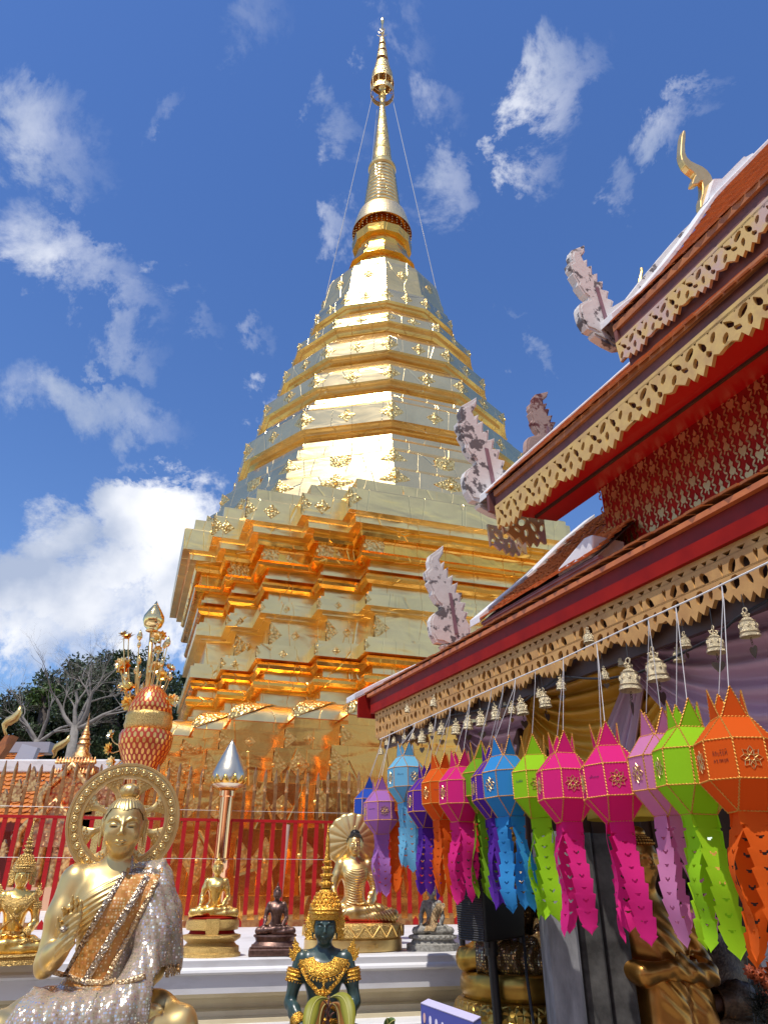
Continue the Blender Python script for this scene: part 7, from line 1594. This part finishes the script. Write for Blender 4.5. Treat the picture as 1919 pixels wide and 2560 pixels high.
for (x, y, s_) in [(20, 2000, .25), (52, 1985, .3), (85, 1960, .34), (118, 1990, .3), (20, 2120, .22), (150, 2000, .28), (255, 1985, .3), (290, 1960, .3), (228, 1960, .26)]:
    mb = MB(); c = gp(x, y); flame(mb, Vector((c.x, GY - .15, c.z - .12)), Vector((1, 0, 0)), UP, Vector((0, 1, 0)), s_ * .7, .06); flame(mb, Vector((c.x, GY - .12, c.z - .12)), Vector((-1, 0, 0)), UP, Vector((0, 1, 0)), s_ * .6, .05); gpart('kranok_ornament', mb, 'carved_dark')
# bell pavilions' roofs behind: long orange tiled roof with white ridge, and a second one further back
def far_tiles(name, Y0, pxl, pxr, ytop, ybot, run, tile=.16, label=''):
    a_, b_ = atY(pxl, ytop, Y0 + run), atY(pxr, ytop, Y0 + run); zt0 = a_.z; zb0 = atY((pxl + pxr) / 2, ybot, Y0).z; t = thing(name, label, 'building', ((a_.x + b_.x) / 2, Y0 + run, 0)); mb = MB()
    L = math.hypot(run, zt0 - zb0); nr = int(L / tile); nx = int((b_.x - a_.x) / tile)
    for j in range(nr):
        for i in range(nx):
            u0, u1 = j / nr, (j + 1.25) / nr; x0 = a_.x + (i + (.5 if j % 2 else 0)) * tile; P = lambda x, u, l: Vector((x, Y0 + run * u, zb0 + (zt0 - zb0) * u + l)); li = .03 + rng.uniform(0, .02)
            mb.add([P(x0, u0, li), P(x0 + tile * .5, u0 - .3 / nr, li), P(x0 + tile * .94, u0, li), P(x0 + tile * .94, u1, 0), P(x0, u1, 0)], [(0, 1, 2, 3, 4)])
    M['tile_far'] = M['tile_far'] or mat('bright_orange_tile', (.62, .21, .03), .45, 0, (.50, .14, .02), 3)
    part('roof', mb, 'tile_far', t, world=True, solid=.015)
    mb = MB(); mb.box(((a_.x + b_.x) / 2, Y0 + run, zt0 + .06), (b_.x - a_.x + .2, .35, .26)); part('ridge_cap', mb, 'white_paint', t, world=True, bevel=.03)
    mb = MB(); mb.box(((a_.x + b_.x) / 2, Y0 + run + .4, zb0 / 2), (b_.x - a_.x, run * .9, zb0 - .1)); part('wall', mb, mat('hall_wall', (.30, .03, .02), .6), t, world=True); return t, a_, b_, zt0
c1t, a_, b_, zt1 = far_tiles('cloister_hall', 14.0, -140, 292, 1925, 2060, 1.6, label='long cloister with orange tiled roof and white ridge behind the fence at left')
c2t, a2, b2, zt2 = far_tiles('temple_hall', 20.0, -300, 118, 1880, 1950, 2.0, label='further hall with orange tiled roof, grey ridge and gold chofa at left')
mb = MB(); mb.box(((a2.x + b2.x) / 2, 22.0, zt2 + .10), (b2.x - a2.x + .3, .5, .3)); part('ridge_top', mb, mat('grey_ridge', (.33, .33, .38), .6), c2t, world=True)
mb = MB(); mb.prism([(0, 0), (.45, -.1), (.2, -1.3), (-.4, -1.3)], (b2.x - .1, 20.6, zt2), (1, 0, 0), UP, (0, 1, 0), 0, .2); part('verge', mb, mat('grey_verge', (.45, .45, .52), .6), c2t, world=True)
def chofa_small(px, nm_, parent, Y):
    P = [atY(x, y, Y) for x, y in px]; n = len(P); mb = MB(); mb.tube(P, [(.03 + .085 * math.sin(math.pi * min(1, i / (n - 1) * 1.15)) ** 1.2) for i in range(n)], 10); part(nm_, mb, 'statue_pale', parent, world=True, smooth=True)
chofa_small([(175, 1838), (170, 1850), (155, 1862), (143, 1868), (137, 1878), (138, 1888), (132, 1896)], 'chofa', c2t, 21.5); chofa_small([(52, 1765), (50, 1778), (38, 1795), (22, 1804), (13, 1812), (12, 1826), (16, 1838)], 'chofa', c2t, 18.0)
mb = MB(); mb.prism([(0, 0), (.2, .0), (-.9, -2.5), (-1.4, -2.5)], atY(14, 1838, 18.2), (1, 0, 0), UP, (0, 1, 0), 0, .3); part('verge', mb, 'wood_orange', c2t, world=True)
# trees
def branch(mb, p, d, L, r, depth, rg, tw=.55, seg=4):
    pts = [p]; rs = [r]; q = p; dd = d
    for i in range(seg): dd = (dd + Vector((rg.gauss(0, .16), rg.gauss(0, .16), rg.gauss(.03, .12)))).normalized(); q = q + dd * L / seg; pts.append(q); rs.append(r * (1 - .45 * (i + 1) / seg))
    mb.tube(pts, rs, 6 if r > .04 else 4, False)
    if depth == 0: return
    for k in range(rg.choice((2, 3, 3)) if depth > 1 else 3):
        i = rg.randint(max(1, seg - 2), seg); ax = Vector((rg.gauss(0, 1), rg.gauss(0, 1), rg.gauss(0, .6))).normalized(); nd = (dd + ax * tw * rg.uniform(.7, 1.3)).normalized(); branch(mb, pts[i], nd, L * rg.uniform(.62, .82), rs[i] * rg.uniform(.55, .72), depth - 1, rg, tw, seg)
def bare_tree(base_px, Y, L, r, lab, seed, lean, depth=6):
    rg = random.Random(seed); b0 = atY(*base_px, Y); t = thing('bare_tree', lab, 'tree', (b0.x, Y, 0)); mb = MB(); mb.tube([(b0.x, Y, 0), (b0.x, Y, b0.z * .5), (b0.x, Y, b0.z)], [r * 1.5, r * 1.2, r], 10); part('trunk', mb, 'bark', t, world=True, smooth=True)
    mb = MB()
    for k, dl in enumerate(lean): branch(mb, Vector((b0.x, Y, b0.z - .1)), Vector(dl).normalized(), L, r * .62, depth, rg)
    part('branches', mb, 'bark', t, world=True, smooth=True)
bare_tree((190, 1815), 23, 1.25, .13, 'leafless pale tree with forking branches before the dark leafy trees', 4, [(-.9, -.1, .8), (.75, 0, .8), (.1, .3, 1), (1, -.2, .35), (-.3, 0, 1)])
bare_tree((95, 1850), 24, 1.1, .11, 'leafless grey tree nearest the left edge', 11, [(-.6, 0, 1), (.25, 0, 1), (-1, .1, .7), (.9, 0, .45)])
def leafy(cx, cy, Y, rx, ry, n, m, lab, seed):
    rg = np.random.default_rng(seed); c = atY(cx, cy, Y); s_ = (atY(cx + 100, cy, Y).x - c.x) / 100; RX, RZ = rx * s_, ry * s_
    t = thing('leafy_tree', lab, 'tree', (c.x, Y, 0)); mb = MB(); mb.tube([(c.x, Y, 0), (c.x + .1, Y, c.z * .5), (c.x, Y, c.z)], [.35, .28, .2], 10)
    for k in range(6): a = rg.uniform(0, 6.28); mb.tube([(c.x, Y, c.z - RZ * .6), (c.x + math.cos(a) * RX * .4, Y + math.sin(a) * RX * .4, c.z), (c.x + math.cos(a) * RX * .7, Y + math.sin(a) * RX * .7, c.z + RZ * .3)], [.16, .10, .04], 6)
    part('trunk', mb, 'bark_dark', t, world=True, smooth=True)
    V = []; nc = 90
    cl = []
    for k in range(nc):
        v = rg.normal(size=3); v /= np.linalg.norm(v); rr = rg.uniform(.55, 1.0); cl.append((v * rr * np.array([RX, RX * .9, RZ]), rg.uniform(.12, .26) * RX))
    per = n // nc; Q = []
    for o_, cr_ in cl:
        d = rg.normal(size=(per, 3)); d /= np.linalg.norm(d, axis=1, keepdims=True); p = np.array([c.x, Y, c.z]) + o_ + d * cr_ * rg.uniform(.5, 1.05, (per, 1)) * np.array([1.15, 1.1, .75])
        a = rg.normal(size=(per, 3)); a /= np.linalg.norm(a, axis=1, keepdims=True); b = np.cross(a, rg.normal(size=(per, 3))); b /= np.linalg.norm(b, axis=1, keepdims=True); sz = rg.uniform(.05, .095, (per, 1))
        Q.append(np.stack([p - a * sz, p - b * sz * .5, p + a * sz, p + b * sz * .5], 1).reshape(-1, 3))
    V = np.concatenate(Q); F = np.arange(len(V)).reshape(-1, 4); part('crown', np_mesh('crown', V, F, False), m, t, world=True)
leafy(340, 1790, 27, 180, 170, 30000, 'leaf', 'dark leafy tree directly behind the lotus urn', 1)
leafy(200, 1800, 29, 180, 150, 24000, 'leaf', 'broad dark leafy tree between the bare trees and urn', 2)
leafy(60, 1850, 28, 130, 120, 16000, 'leaf', 'lower dark leafy tree at the left edge', 3)
leafy(420, 1850, 28, 80, 200, 12000, 'leaf', 'dark leafy tree touching the left edge of the chedi', 5)
leafy(120, 1745, 27, 45, 30, 2600, 'leaf_light', 'light green leafy tree top among dark trees', 6)  # crown in a lighter green than its neighbours

# ================================================================== UNSEEN HALL ADDED BEHIND THE VIEWER (for the gold to mirror)
h_ = thing('unseen_hall', 'unseen temple hall with orange roof and red walls, added behind the viewer for the gold to mirror', 'building', (-2, -15, 0))
mb = MB(); mb.box((-2, -16, 1.6), (40, 4, 3.2)); part('wall', mb, mat('deep_red_wall', (.30, .05, .025), .6), h_, world=True)
mb = MB(); mb.grid([[(-23, -13, 3.0), (19, -13, 3.0)], [(-23, -17, 6.2), (19, -17, 6.2)]]); part('roof', mb, mat('hall_roof', (.50, .17, .04), .5, 0, (.36, .1, .03), 2), h_, world=True, solid=.1)
for k in range(9): mb = MB(); mb.lathe([(.2, 0), (.2, 3.0)], 14, (-21 + 4.7 * k, -13.3, 0)); part('column', mb, 'statue_gold', h_, world=True, smooth=True)

# the pavilion stands nearer than it was measured out: its eave is 2.5 m up and the lanterns 20 cm wide
KS = .78; EYEV = Vector((0, 0, CAMZ))
for o in list(scene.collection.objects):
    if o.parent is None and o.get('category') in ('pavilion', 'paper lantern', 'wind bell', 'string', 'cable', 'drape'):
        o.location = EYEV + (o.location - EYEV) * KS; o.scale = o.scale * KS
        if o.type == 'MESH' and o.location.length >= 0:
            for md in o.modifiers: md.thickness *= 1.0
